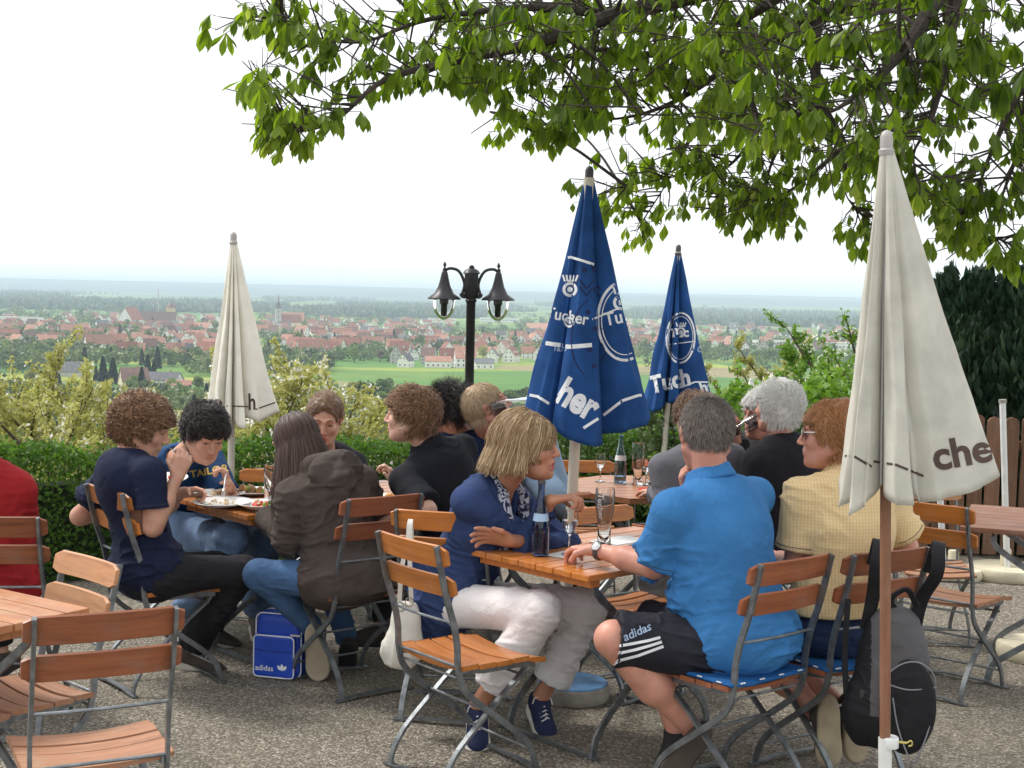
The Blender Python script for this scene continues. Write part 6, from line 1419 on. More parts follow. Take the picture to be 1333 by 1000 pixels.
# 8 -- man in the black shirt
M_BLK = C_('black_shirt_cotton', (.008, .009, .015), .2, 900, .85, .003, 14)
r6, L6, D6 = person('young man with wavy brown hair in a black short sleeved shirt, face in profile', dict(
    pelvis=V((-.24, 6.5, .55)), c7=P(563, 583, 6.38), head=P(534, 541, 6.36), face=(-.97, .18, -.02), up=(0, 0, 1), front=(-.74, .67, 0), shw=.195, hs=1.02, w=1.1, skin='pale', vox=.0052, seed=63,
    arms=[dict(el=P(556, 664, 6.14), wr=P(512, 676, 6.32), d=(-.95, .25, .02), n=(0, .1, -1), th=1, curl=.5), dict(el=P(548, 655, 6.7), wr=P(515, 634, 6.66), d=(-.3, .1, .9), n=(-.8, 0, -.3), th=1, curls=[.9, 1, 1.1, 1.2])],
    legs=[dict(kn=P(498, 728, 6.5), an=P(500, 815, 6.5), toe=(-1, .1, 0), shoe=[SH_BR, SH_DARK]), dict(kn=P(540, 720, 6.8), an=P(540, 810, 6.8), toe=(-.9, .3, 0), shoe=[SH_BR, SH_DARK])],
    top=dict(mat=M_BLK, g=.022, sg=.018, sleeve=.86, amp=.010, name='shirt', collar=True, extra=[lambda S, e: S.ell(e['pel']+V((0, 0, .02)), (.20, .17, .15), e['M'], .06)]), bottom=dict(mat=M_BLACKT, g=.02), hmat=HM['brown'],
    hair=dict(wavy, n=4800, len=.062, puff=.013, cap=.012, curl=.008, freq=6, comb=(0, .12, .05), lump=.014, earz=.01)))
# 9 -- spiky haired person
r7, L7, D7 = person('person with spiky black hair in a navy hooded top, looking away', dict(
    pelvis=V((-.18, 7.25, .55)), c7=P(608, 573, 7.05), head=P(585, 533, 7.0), face=(-.62, .78, -.05), front=(-.4, .9, 0), shw=.17, hs=1.0, skin='fair', vox=.0065, seed=71,
    arms=[dict(el=P(580, 660, 7.3), wr=P(560, 655, 7.5), d=(-.6, .8, 0)), dict(el=P(650, 655, 7.4), wr=P(640, 650, 7.7), d=(-.4, .8, 0))], legs=[dict(kn=P(570, 715, 7.5), an=P(570, 790, 7.5), toe=(-.5, .8, 0), shoe=[SH_BR, SH_DARK]), dict(kn=P(610, 715, 7.6), an=P(610, 790, 7.6), toe=(-.5, .8, 0), shoe=[SH_BR, SH_DARK])],
    top=dict(mat=C_('navy_sweatshirt', (.012, .022, .062), .2, 600, .95, .003, 14), g=.026, sg=.024, sleeve=1.9, amp=.010, name='hooded_sweatshirt', extra=[hood]), bottom=dict(mat=M_JEAND), hmat=HM['black'],
    hair=dict(n=2600, len=.085, puff=.016, curl=.004, freq=3, noise=.9, w=.0055, cap=.012, lift=.8, fall=.05, line=.06, low=-.05, lump=.012, seg=6, tip=.1, clump=28, radial=.6), eyes=False))
# 10 -- drinking man
r8, L8, D8 = person('fair haired man in a light blue shirt tipping a glass to drink', dict(
    pelvis=V((-.10, 7.65, .55)), c7=P(628, 576, 7.1), head=P(634, 531, 6.9), face=(.88, .10, .38), up=(-.3, 0, 1), front=(.85, -.15, 0), shw=.19, hs=1.05, w=1.15, skin='pink', vox=.0058, seed=83,
    arms=[dict(el=P(722, 630, 6.95), wr=P(703, 558, 6.85), d=(-.35, -.1, .9), n=(-.9, .1, -.3), th=-1, curls=[1.1, 1.15, 1.2, 1.2], thumb=.6), dict(el=P(715, 640, 6.8), wr=P(735, 660, 7.0), d=(1, 0, 0))][::-1],
    legs=[dict(kn=P(740, 720, 7.6), an=P(772, 790, 7.3), toe=(.9, -.2, 0), shoe=[SH_BR, SH_DARK]), dict(kn=P(745, 725, 7.3), an=P(770, 800, 7.1), toe=(.9, -.3, 0), shoe=[SH_BR, SH_DARK])],
    top=dict(mat=C_('light_blue_cotton', (.33, .46, .62), .1, 900, .8, .003, 14), g=.022, sg=.030, sleeve=1.85, amp=.010, name='shirt', collar=True), bottom=dict(mat=M_BLACKT, g=.02), hmat=HM['sandy'],
    hair=dict(n=4200, len=.035, puff=.007, noise=.12, w=.0032, cap=.005, lift=.05, fall=.5, line=.045, low=-.05, seg=5, tip=.4, earz=.012, radial=.6, grav=(0, -.3, -.7), lump=.003)))
# 11 -- white haired woman, black jacket
r12, L12, D12 = person('white haired woman in a black jacket seen from behind', dict(
    pelvis=V((1.38, 6.72, .55)), c7=P(1018, 572, 6.7), head=P(1012, 530, 6.72), face=(-.72, .68, -.05), front=(-.68, .72, 0), shw=.18, hs=1.04, w=1.12, dp=1.15, fem=True, skin='pink', vox=.006, seed=93,
    arms=[dict(el=P(968, 665, 6.6), wr=P(930, 650, 6.8), d=(-.8, .5, 0)), dict(el=P(1055, 680, 6.9), wr=P(1010, 680, 7.1), d=(-.7, .7, 0))], legs=[dict(kn=P(930, 745, 6.9), an=P(940, 830, 6.9), toe=(-.8, .5, 0), shoe=[SH_BR, SH_DARK]), dict(kn=P(960, 740, 7.1), an=P(970, 820, 7.1), toe=(-.8, .5, 0), shoe=[SH_BR, SH_DARK])],
    top=dict(mat=C_('black_jacket_wool', (.010, .009, .013), .2, 700, .9, .003, 12), g=.026, sg=.028, sleeve=1.9, amp=.009, name='jacket'), bottom=dict(mat=M_BLACKT, g=.02), hmat=HM['white'],
    hair=dict(n=4800, len=.060, puff=.013, curl=.006, freq=5, noise=.35, w=.0042, cap=.013, lift=.12, fall=.6, line=.055, low=-.07, temple=0, earz=-.02, sidez=-.01, lump=.010, seg=7, tip=.4, clump=40, cover=False, blobs=[(0, -.06, -.02, .080, .06, .07)]), eyes=False))
# 12 -- grey lady drinking
r13, L13, D13 = person('grey haired woman with glasses and a white collar drinking beer', dict(
    pelvis=V((1.50, 7.75, .55)), c7=P(1010, 583, 7.4), head=P(994, 541, 7.2), face=(-.86, -.48, -.02), front=(-.8, -.6, 0), shw=.165, hs=1.05, fem=True, skin='pink', vox=.0058, seed=103,
    arms=[dict(el=P(968, 618, 7.2), wr=P(958, 570, 7.12), d=(.05, .05, 1), n=(-.8, .5, 0), th=1, curls=[1.1]*4, thumb=.6), dict(el=P(985, 640, 7.1), wr=P(960, 640, 7.2), d=(-1, 0, 0))][::-1],
    legs=None, top=dict(mat=C_('black_cardigan', (.011, .010, .012), .2), g=.020, sg=.026, sleeve=1.85, amp=.008, name='jacket', vneck=.16), hmat=HM['white'],
    hair=dict(n=3400, len=.06, puff=.020, curl=.004, freq=3, noise=.4, w=.0045, cap=.016, lift=.2, fall=.5, line=.06, low=-.06, lump=.008, seg=7, tip=.4)))
b = MB(); L = L13; O = V(r13.location)
for s in (-1, 1):
    b.tube([L(s*.076, -.0, .016)-O, L(s*.070, .06, .016)-O, L(s*.062, .095, .016)-O], .002, 5); b.tube([L(s*.034+.025*math.cos(a), .103, .010+.018*math.sin(a))-O for a in np.linspace(0, 6.28, 14)], .0018, 5, cap=False)
b.out('glasses', plain('dark_metal_frame', (.10, .07, .06), .3, .5), r13, True)
S = SDF(); c = V(P(1010, 583, 7.4))
for s in (-1, 1): S.cap(c+D13['rt']*s*.055+D13['ax']*.03, c+D13['rt']*s*.05+D13['fr']*.10-D13['ax']*.04, .014, .022, .01)
v, f = S.mesh(.006); npmesh('collar', v-np.array(O), f, plain('lilac_white_cotton', (.62, .60, .68), .8), r13, True)
# 13 -- person in grey behind the man in blue
r11, L11, D11 = person('light brown haired person in a grey jumper, mostly hidden behind the man in blue', dict(
    pelvis=V((.98, 6.9, .55)), c7=P(909, 582, 6.82), head=P(905, 546, 6.85), face=(-.3, .9, -.1), front=(-.25, .96, 0), shw=.185, hs=1.05, w=1.1, skin='fair', vox=.0065, seed=113,
    arms=[dict(el=P(868, 652, 6.75), wr=P(856, 642, 7.02), d=(-.5, .8, 0), n=(0, 0, -1), th=1, curl=.4), dict(el=P(955, 660, 6.9), wr=P(930, 650, 7.2), d=(-.6, .7, 0))],
    legs=[dict(kn=P(850, 742, 7.1), an=P(850, 796, 7.35), toe=(-.8, -.3, 0), shoe=[plain('light_shoe', (.5, .45, .40), .8), SH_SOLE]), dict(kn=P(900, 740, 7.3), an=P(900, 800, 7.3), toe=(-.6, .5, 0), shoe=[SH_BR, SH_DARK])],
    top=dict(mat=C_('grey_jumper', (.15, .15, .17), .15, 500, .95, .003, 14), g=.022, sg=.024, sleeve=1.88, amp=.008, name='jumper'), bottom=dict(mat=C_('pale_grey_cloth', (.40, .38, .42), .1), g=.024, hem=1.35, cuff=.075), hmat=HM['ginger'],
    hair=dict(wavy, n=2600), eyes=False))
# 14 -- person in red at the left edge
r1, L1, D1 = person('person in a red shirt cut off by the left edge of the photo', dict(
    pelvis=V((-2.08, 5.42, .55)), c7=P(-44, 602, 5.45), head=P(-52, 548, 5.5), face=(-.4, .9, -.1), front=(-.1, 1, 0), shw=.165, shd=.14, hs=1.05, w=1.2, dp=1.25, belly=.05, skin='fair', vox=.007, seed=123,
    arms=[dict(el=P(-90, 700, 5.5), wr=P(-70, 720, 5.8), d=(0, 1, 0)), dict(el=P(26, 705, 5.6), wr=P(10, 700, 5.85), d=(-.3, .9, 0))], legs=[dict(kn=P(-60, 745, 5.9), an=P(-60, 860, 5.8), toe=(0, 1, 0), shoe=[SH_BR, SH_DARK]), dict(kn=P(0, 745, 5.9), an=P(0, 850, 5.9), toe=(0, 1, 0), shoe=[SH_BR, SH_DARK])],
    top=dict(mat=C_('red_cotton', (.30, .010, .013), .2, 700, .85, .003, 14), g=.022, sg=.028, sleeve=.9, amp=.010, name='shirt', extra=[lambda S, e: S.ell(e['pel']+V((0, 0, .02)), (.21, .18, .16), e['M'], .06)]), bottom=dict(mat=M_BLACKT), hmat=HM['brown'],
    hair=dict(wavy, n=1500), eyes=False))
# prints on clothing
sh3 = D3['top']; fr_ = frame_at(262, 614, 6.9, V(r3.location), .24)
decal('lettering', [text_mesh('TOM TAILOR', .050, .02, 0, 1.12, .008)], frame_at(254, 617, 6.9, V(r3.location), .20), bvh_of(sh3), plain('yellow_print', (.55, .38, .06), .7), sh3, .002)
shorts = [c for c in KIDS(r10) if c.name.startswith('shorts')][0]; bv = bvh_of(shorts); O = V(r10.location)
fr_ = frame_at(826, 842, 4.8, O, .36)
for k in range(3): decal('stripe', [strip2d([(-.115, .008-k*.024), (-.06, .022-k*.024), (.0, .012-k*.022), (.05, .004-k*.018), (.095, .0-k*.016)], .0095, .008)], fr_, bv, M_WHITEP, shorts, .002)
decal('lettering', [text_mesh('adidas', .042, .012, .15, 1.0, .008)], frame_at(829, 823, 4.8, O, .42), bv, M_GREYP, shorts, .002)
# wrist watch
w0, w1 = P(776, 716, 5.16), P(852, 737, 4.98); d = (w1-w0).normalized(); wc = w0+d*.018; q = d.to_track_quat('Z', 'Y').to_matrix(); b = MB(); b.lathe([(.0320, -.011), (.0350, -.009), (.0350, .009), (.0320, .011)], 20, wc-O, q, cap=False); wt_ = b.out('watch', M_CAPD, r10, True)
b = MB(); n_ = V((-.35, -.75, .62)).normalized(); n_ = (n_-d*n_.dot(d)).normalized(); b.lathe([(.0185, 0), (.0185, .006), (.016, .008)], 20, wc+n_*.031-O, n_.to_track_quat('Z', 'Y').to_matrix()); b.out('watch_case', plain('watch_steel', (.6, .6, .6), .2, .9), wt_, True)
# ------------------------------------------------------------------ tableware, bags, cushions
M_GL = glass('clear_glass', (.97, .98, .98), .01, 1.4); M_WAT = glass('water', (.96, .98, 1), 0, 1.33); M_BOTB = glass('smoky_blue_glass', (.34, .46, .68), .02, 1.45); M_PORC = plain('white_porcelain', (.74, .73, .70), .2, var=.05)
M_PAPER = plain('white_paper', (.76, .76, .74), .8, var=.05); M_LABEL = plain('pale_blue_label', (.42, .60, .82), .6); M_CUT = plain('steel_cutlery', (.6, .6, .6), .22, 1.0, var=.1); M_BEER = glass('beer', (.95, .62, .12), .0, 1.34)
def glassware(lab, p, prof_out, wall=.002, base=.006, n=28, fluid=None, fmat=None, tilt=None, cat='glass', name='drinking_glass', group=None):
    r = empty(name, p); tag(r, lab, cat, group); 
    if tilt: r.rotation_euler = tilt
    inner = [(max(.0006, a-wall), z) for a, z in prof_out if z > base][::-1]
    b = MB(); b.lathe(prof_out+[(prof_out[-1][0]-wall*.5, prof_out[-1][1]+.0008)]+inner+[(.0005, base)], n, cap=False); b.out('glass', M_GL, r, True)
    if fluid:
        z0, z1 = fluid; pr = [(max(.0005, np.interp(z, [q[1] for q in prof_out], [q[0] for q in prof_out])-wall*1.3), z) for z in np.linspace(z0, z1, 8)]
        b = MB(); b.lathe([(.0005, z0)]+pr+[(.0005, z1)], n, cap=False); b.out('drink', fmat or M_WAT, r, True)
    return r
def wineprof(h=.165, R_=.031):
    return [(.0005, 0), (.030, .0005), (.031, .002), (.012, .005), (.0045, .012), (.0038, h*.40), (.006, h*.45), (R_*.62, h*.55), (R_*.95, h*.70), (R_, h*.82), (R_*.93, h)]
weizen = [(.0005, 0), (.030, .0), (.031, .006), (.026, .012), (.0235, .05), (.0255, .10), (.033, .15), (.0365, .185), (.0365, .21), (.034, .235)]
def wine(lab, p, h=.165, R_=.031, lvl=.78):
    r = empty('wine_glass', p); tag(r, lab, 'wine glass'); pr = wineprof(h, R_); b = MB(); b.lathe(pr+[(R_*.93-.001, h+.0006)]+[(max(.0006, a-.0016), z) for a, z in pr[::-1] if z > h*.46]+[(.0006, h*.465)], 26, cap=False); b.out('glass', M_GL, r, True)
    zz = [q[1] for q in pr]; rr_ = [q[0] for q in pr]; fl = [(max(.0006, np.interp(z, zz, rr_)-.0021), z) for z in np.linspace(h*.47, h*lvl, 8)]
    if lvl > .5: b = MB(); b.lathe([(.0005, h*.47)]+fl+[(.0005, h*lvl)], 26, cap=False); b.out('drink', M_WAT, r, True)
    return r
def bottle(lab, p, dark=True, h=.27):
    r = empty('water_bottle', p); tag(r, lab, 'bottle'); k = h/.27
    pr = [(.0005, .004), (.026, 0), (.033, .004), (.0345, .012), (.0345, .09*k), (.033, .12*k), (.027, .155*k), (.0175, .20*k), (.0135, .235*k), (.0135, .262*k), (.0145, .263*k), (.0145, .270*k), (.0105, .271*k)]
    b = MB(); b.lathe(pr+[(max(.0006, a-.0028), z) for a, z in pr[::-1] if z > .008 and a > .012]+[(.0006, .009)], 32, cap=False); b.out('glass', M_BOTB if dark else glass('pale_blue_glass', (.62, .80, .97), .01), r, True)
    b = MB(); b.lathe([(.0283, .130*k if not dark else .118*k+.03), (.0283-.0002, .131*k+.02)], 32, cap=False)
    z0, z1 = .128*k, .156*k; f = lambda z: np.interp(z, [q[1] for q in pr], [q[0] for q in pr])+.0006
    b = MB(); b.lathe([(f(z), z) for z in np.linspace(z0, z1, 6)], 32, cap=False); b.out('label', M_LABEL if dark else M_PAPER, r, True)
    lv = (.085 if dark else .04)*k; b = MB(); b.lathe([(.0005, .010)]+[(f(z)-.0045, z) for z in np.linspace(.011, lv, 6)]+[(.0005, lv)], 28, cap=False); b.out('drink', M_WAT, r, True)
    if dark: b = MB(); b.lathe([(.0152, .262*k), (.0155, .264*k), (.0155, .272*k), (.0145, .2745*k), (.0005, .275*k)], 20); b.out('crown_cap', M_CAPD, r, True)
    return r
ZT = .7415
bottle('dark blue water bottle with a pale blue label on the front table', G(703, 723, ZT), True, .292)
wine('wine glass of water standing on a white paper mat on the front table', G(741, 722, ZT+.003), .175, .033)
b = MB(); b.box((0, 0, 0), (.13, .10, .0016), bev=.0005); o = b.out('paper_mat', M_PAPER); o.location = G(735, 722, ZT+.001); o.rotation_euler.z = .9; tag(o, 'white paper mat under the wine glass on the front table', 'paper mat')
wz = glassware('tall empty wheat beer glass with white lettering on the front table', G(786, 712, ZT), [(a*1.12, z*1.03) for a, z in weizen], .0025, .014, name='beer_glass')
fm = NT('foam_film'); fm.set(Base_Color=(.85, .83, .80), Roughness=.6, Alpha=.30)
b = MB(); b.lathe([(max(.001, a*1.12-.0032), z*1.03) for a, z in weizen if .012 < z < .225], 24, cap=False); b.out('foam_residue', fm.mat, wz, True)
s_, f_ = text_mesh('Tucher', .030, .02, 0, 1, .004); b = MB(); cyl = lambda x, y: (math.sin(x)*(.0435), -math.cos(x)*.0435, y)
vv = []
for x, y in s_: 
    hgt = .17-x*1.25; ang = y/.034-.55; rad = float(np.interp(hgt/1.03, [q[1] for q in weizen], [q[0] for q in weizen]))*1.12+.0008; vv.append((math.sin(ang)*rad, -math.cos(ang)*rad, hgt))
npmesh('lettering', vv, f_, M_WHITEP, wz)
b = MB(); b.box((0, 0, 0), (.21, .15, .004), bev=.001); b.box((.01, .0, .0045), (.20, .14, .003), bev=.001); o = b.out('menu_card', M_PAPER); o.location = G(806, 705, ZT+.003); o.rotation_euler.z = .75; tag(o, 'white menu card lying behind the tall beer glass', 'menu')
# octagonal table
t3 = lambda px, py: G(px, py, ZT)
wine('empty stemmed glass on the left side of the octagonal table', t3(781, 627), .155, .032, .60); bottle('pale clear water bottle with a white label on the octagonal table', t3(807, 629), False, .27)
g1 = glassware('tall frosted wheat beer glass on the octagonal table', t3(830, 631), [(a*1.05, z*.98) for a, z in weizen], .0025, .012, name='beer_glass'); wine('stemmed glass beside the frosted beer glass on the octagonal table', t3(841, 631), .145, .031, .66)
r = empty('ashtray', t3(853, 629)); tag(r, 'glass ashtray on the octagonal table before the flower pot', 'ashtray'); b = MB(); b.lathe([(.0005, 0), (.05, 0), (.056, .006), (.058, .028), (.054, .030), (.048, .010), (.0005, .006)], 24, cap=False); b.out('dish', M_GL, r, True)
r = empty('flower_pot', P(859, 622, 7.75)-V((0, 0, .0))); r.location.z = ZT; tag(r, 'terracotta flower pot on the far edge of the octagonal table', 'flower pot'); b = MB(); b.lathe([(.001, .002), (.055, 0), (.062, .006), (.075, .082), (.086, .083), (.088, .105), (.080, .106), (.072, .088), (.001, .085)], 28, cap=False); b.out('pot', plain('terracotta', (.52, .13, .04), .7, var=.12), r, True)
b = MB(); b.lathe([(.001, .088), (.07, .086)], 16, cap=False); b.out('soil', plain('pot_soil', (.05, .035, .025), 1), r)
rng = np.random.default_rng(2); lc = rng.normal(size=(160, 3))*(.03, .03, .02)+(0, 0, .115); vs, fs, rn = leaf_quads(lc, .018, rng, asp=.7); o = npmesh('foliage', vs, fs, M_HEDGE, r); attr(o, 'rnd', rn)
b = MB(); b.box((0, 0, 0), (.12, .07, .004), bev=.001); b.box((.01, .01, .004), (.10, .06, .003), M=Matrix.Rotation(.2, 3, 'Z'), bev=.001); o = b.out('napkin', plain('red_napkin', (.50, .04, .03), .8)); o.location = G(846, 637, ZT+.003); tag(o, 'folded red napkin at the front edge of the octagonal table', 'napkin')
# plates and food on the long table
M_FOODS = [plain('brown_roast', (.26, .12, .04), .45, var=.4, scale=40, bump=.003), plain('tomato', (.62, .07, .03), .3, var=.3, scale=40), plain('lettuce', (.12, .24, .03), .5, var=.4, scale=40), plain('cream_sauce', (.58, .45, .28), .35, var=.3, scale=40), plain('golden_crumb', (.52, .25, .06), .6, var=.4, scale=50, bump=.003)]
def plate(lab, p, R_, food, seed, tilt=None, deep=.018):
    r = empty('dinner_plate', p); tag(r, lab, 'plate'); 
    if tilt: r.rotation_euler = tilt
    b = MB(); b.lathe([(.0005, .002), (R_*.58, 0), (R_*.60, .002), (R_*.97, deep-.003), (R_, deep), (R_*.985, deep+.0025), (R_*.66, .0065), (R_*.60, .005), (.0005, .005)], 40, cap=False); b.out('dish', M_PORC, r, True)
    rng = np.random.default_rng(seed)
    for k, (mi, cnt, x0, y0, sp_, sz) in enumerate(food):
        S = SDF()
        for j in range(cnt):
            c = np.array([x0, y0, .010+sz*.3])+rng.normal(size=3)*np.array([sp_, sp_, sz*.35]); c[2] = abs(c[2])+.004; q = Matrix.Rotation(rng.uniform(0, 3), 3, V(rng.normal(size=3))); S.ell(c, sz*rng.uniform(.6, 1.2, 3)*(1, 1, .6), [tuple(x) for x in q], .002)
        v, f = S.mesh(.0022); v = v+vnorm(v, f)*(.0016*vnoise(v, 160, seed))[:, None]; o = npmesh('food', v, f, M_FOODS[mi], r, True)
        if cnt > 4: o['kind'] = 'stuff'
    return r
plate('white plate with leftovers before the dark haired man', G(285, 646, ZT), .13, [(3, 9, -.02, 0, .03, .014), (0, 5, .02, .01, .02, .013)], 1)
plate('large empty looking white plate nearest the camera on the food table', G(289, 658, ZT+.006), .135, [(3, 12, -.01, 0, .04, .010)], 2); o = plate('second white plate stacked beneath the nearest plate', G(293, 660, ZT-.012), .13, [], 3); o.location.z = ZT-.010+.010
plate('white plate of roast meat in the middle of the food table', G(330, 643, ZT), .13, [(0, 10, -.03, 0, .03, .020), (4, 5, -.05, .01, .02, .016), (2, 5, .03, 0, .02, .016)], 4)
plate('white plate of tomato and green salad before the long haired woman', G(343, 662, ZT+.004), .125, [(1, 8, -.01, 0, .025, .016), (2, 8, .04, .0, .03, .017), (3, 4, -.04, .01, .02, .014)], 5, deep=.026)
plate('white plate of food held up by the curly haired young man', P(210, 628, 6.42), .125, [(1, 6, 0, 0, .03, .012), (3, 7, .02, 0, .03, .012), (2, 5, -.03, 0, .02, .011)], 6, (R(6), R(-3), 0))
plate('white plate with a golden schnitzel before the man in the black shirt', G(508, 652, ZT), .13, [(4, 12, 0, 0, .03, .022), (3, 4, .03, .02, .02, .015)], 7)
glassware('tall half empty glass beside the long haired woman', G(352, 650, ZT), [(.0005, 0), (.030, 0), (.031, .01), (.033, .15), (.034, .17)], .002, .01, fluid=(.011, .05))
def cutlery(name, lab, a, b_, fork=False):
    r = empty(name, a); tag(r, lab, name.split('_')[-1]); d = V(b_)-V(a); b = MB(); n = nv(d); sd_ = n.cross(V((0, 0, 1))).normalized()
    b.tube([V((0, 0, 0)), d*.45, d*.62], [.0042, .0038, .0022], 8); b.out('handle', M_CUT, r, True)
    b = MB()
    if fork:
        b.tube([d*.62, d*.74], [.0022, .006], 8); 
        for k in (-1.5, -.5, .5, 1.5): b.tube([d*.73+sd_*k*.003, d*.8+sd_*k*.0045, d+sd_*k*.0045], .0011, 5)
        b.out('prongs', M_CUT, r, True)
    else: b.tube([d*.60, d*.7, d*.9, d], [.003]*4, flat=(.014, .0014)); b.out('blade', M_CUT, r)
    return r
cutlery('table_knife', 'steel table knife in the right hand of the dark haired man', P(252, 642, 6.44), P(292, 636, 6.5)); cutlery('table_fork', 'steel fork held upright in the left hand of the dark haired man', P(294, 617, 6.6), P(290, 647, 6.5), True)
cutlery('table_fork', 'steel fork lifted by the curly haired young man', P(240, 596, 5.98), P(222, 583, 6.02), True)
# glasses being drunk from
q = P(676, 525, 6.82); glassware('tilted empty beer glass at the lips of the fair haired man', q, [(a*1.0, z-.10) for a, z in weizen], .0025, -.088, tilt=(0, R(-105), 0), name='beer_glass')
q = P(962, 559, 7.1); r = glassware('tilted wheat beer glass with a little beer at the lips of the grey haired woman', q, [(a*1.1, z-.10) for a, z in weizen], .0025, -.088, tilt=(0, R(62), R(-8)), name='beer_glass')
b = MB(); b.lathe([(.0005, -.085), (.024, -.084), (.0245, -.05), (.0265, -.01), (.0005, -.008)], 24, cap=False); b.out('drink', M_BEER, r, True)
# seat cushions
def cushion(lab, loc, yaw, w=.40, d=.40):
    r = empty('seat_cushion', (loc[0], loc[1], .447), yaw); tag(r, lab, 'seat cushion'); S = SDF(); S.box((0, .02, .006), (w/2, d/2, .008), None, .007, .004); v, f = S.mesh(.006)
    v[:, 2] += .004*vnoise(v*np.array([1, 1, 0]), 9, 3)-.016*(1-(v[:, 0]/.205)**2)*.4; npmesh('pad', v, f, C_('blue_seat_fabric', (.012, .10, .29), .2, 500), r, True)
    for k in range(4): b = MB(); b.box((-w/2+.05+k*.10, -.183, .012), (.024, .005, .004), bev=.001); b.out('white_tab', M_WHITEP, r); b = MB(); b.box((-w/2-.001, -.12+k*.09, .010), (.005, .022, .004), bev=.001); b.out('white_tab', M_WHITEP, r)
    return r
cushion('blue cushion with a white trim under the man in the blue shirt', (.81, 4.87), R(39)); cushion('blue cushion with a white trim under the auburn haired woman', (1.22, 5.09), R(31))
# blue shoulder bag with white piping
M_VINYL = plain('blue_vinyl', (.008, .055, .42), .35, var=.12, bump=.001, bscale=300, coat=.1); M_PIPE = plain('white_piping', (.70, .72, .75), .5); M_ZIP = M_CUT
c0 = G(335, 888); c1 = G(372, 892); yawb = math.atan2(c1.y-c0.y, c1.x-c0.x)-.02
bl = G(330, 883); r = empty('shoulder_bag', ((bl.x+.12), bl.y+.06, 0), R(-14)); tag(r, 'bright blue vinyl sports bag with white piping standing on the ground', 'bag')
W_, D_, H_ = .225, .115, .295
S = SDF(); S.box((0, 0, H_/2+.002), (W_/2, D_/2, H_/2), None, .035, .01); v, f = S.mesh(.005); v = v+vnorm(v, f)*(.004*fbm(v, 8, 2, 4))[:, None]; body = npmesh('body', v, f, M_VINYL, r, True)
S = SDF(); S.box((-.008, -D_/2-.010, .105), (W_/2-.012, .016, .098), None, .014, .006); v, f = S.mesh(.0045); v = v+vnorm(v, f)*(.003*fbm(v, 11, 2, 8))[:, None]; pk = npmesh('front_pocket', v, f, M_VINYL, r, True)
def rrect(w, h, rad, cx, cz, y, nq=5):
    pts = []
    for qx, qz, a0 in ((1, 1, 0), (-1, 1, 90), (-1, -1, 180), (1, -1, 270)):
        for k in range(nq): a = R(a0+90*k/(nq-1)); pts.append((cx+qx*(w/2-rad)+rad*math.cos(a), y, cz+qz*(h/2-rad)+rad*math.sin(a)))
    return pts+[pts[0]]
for nm, ar in (('piping', (W_-.004, H_-.004, .034, 0, H_/2+.002, -D_/2+.012)), ('piping', (W_-.004, H_-.004, .034, 0, H_/2+.002, D_/2-.012)), ('piping', (W_-.03, .190, .020, -.008, .105, -D_/2-.0235))):
    b = MB(); b.tube(rrect(*ar), .0032, 6, cap=False); b.out(nm, M_PIPE, r, True)
b = MB(); b.tube([(-W_/2+.015, -D_/2-.028, .135), (0, -D_/2-.029, .132), (W_/2-.03, -D_/2-.028, .135)], .0022, 6); b.out('seam', plain('blue_thread', (.004, .03, .25), .5), r, True)
b = MB(); b.box((W_/2-.02, -D_/2-.012, .207), (.05, .012, .010), bev=.002); b.box((W_/2+.004, -.01, .262), (.008, .03, .014), bev=.002); b.box((W_/2+.008, -.02, .25), (.004, .01, .028), bev=.001); b.cm = 0; zp = b.out('zip_pull', M_ZIP, r)
bvb = bvh_of(pk); fro = (V((-.030, -.3, .052)), V((1, 0, 0)), V((0, 0, 1)), V((0, 1, 0)))
decal('lettering', [text_mesh('adidas', .036, .010, 0, 1.0, .005)], (fro[0]+V((-.022, .2, -.002)), *fro[1:]), bvb, M_PIPE, r, .0012)
leaf = lambda a, s, L_: ([(s*x*math.cos(a)-L_*y*math.sin(a), s*x*math.sin(a)+L_*y*math.cos(a)) for x, y in ((0, 0), (-.5, .35), (-.42, .7), (0, 1), (.42, .7), (.5, .35), (0, .35), (-.25, .5), (.25, .5), (0, .7))], [(0, 6, 7, 1), (1, 7, 2), (2, 7, 9, 3), (0, 5, 8, 6), (5, 4, 8), (4, 3, 9, 8), (6, 8, 9, 7)])
tre = [leaf(a, .016, .034) for a in (.75, 0, -.75)]
tre = [([(x+.060, y+.040-.056+.008) for x, y in vs], fs) for vs, fs in tre]
decal('emblem', tre, (fro[0]+V((0.005, .2, 0)), *fro[1:]), bvb, M_PIPE, r, .0012); decal('emblem_line', [strip2d([(.044, -.004-k*.005), (.082, -.004-k*.005)], .0016) for k in range(2)], (fro[0]+V((0.0, .2, 0)), *fro[1:]), bvb, M_VINYL, r, .002)
b = MB(); b.tube(bez([(W_/2, .0, .27), (W_/2+.03, .02, .20), (W_/2+.05, .05, .05), (W_/2+.06, .12, .008), (W_/2-.02, .20, .006), (-W_/2-.05, .16, .006), (-W_/2-.04, .05, .10), (-W_/2, 0, .26)], 6), .002, flat=(.026, .003), up=V((0, 0, 1))); b.out('strap', M_VINYL, r)
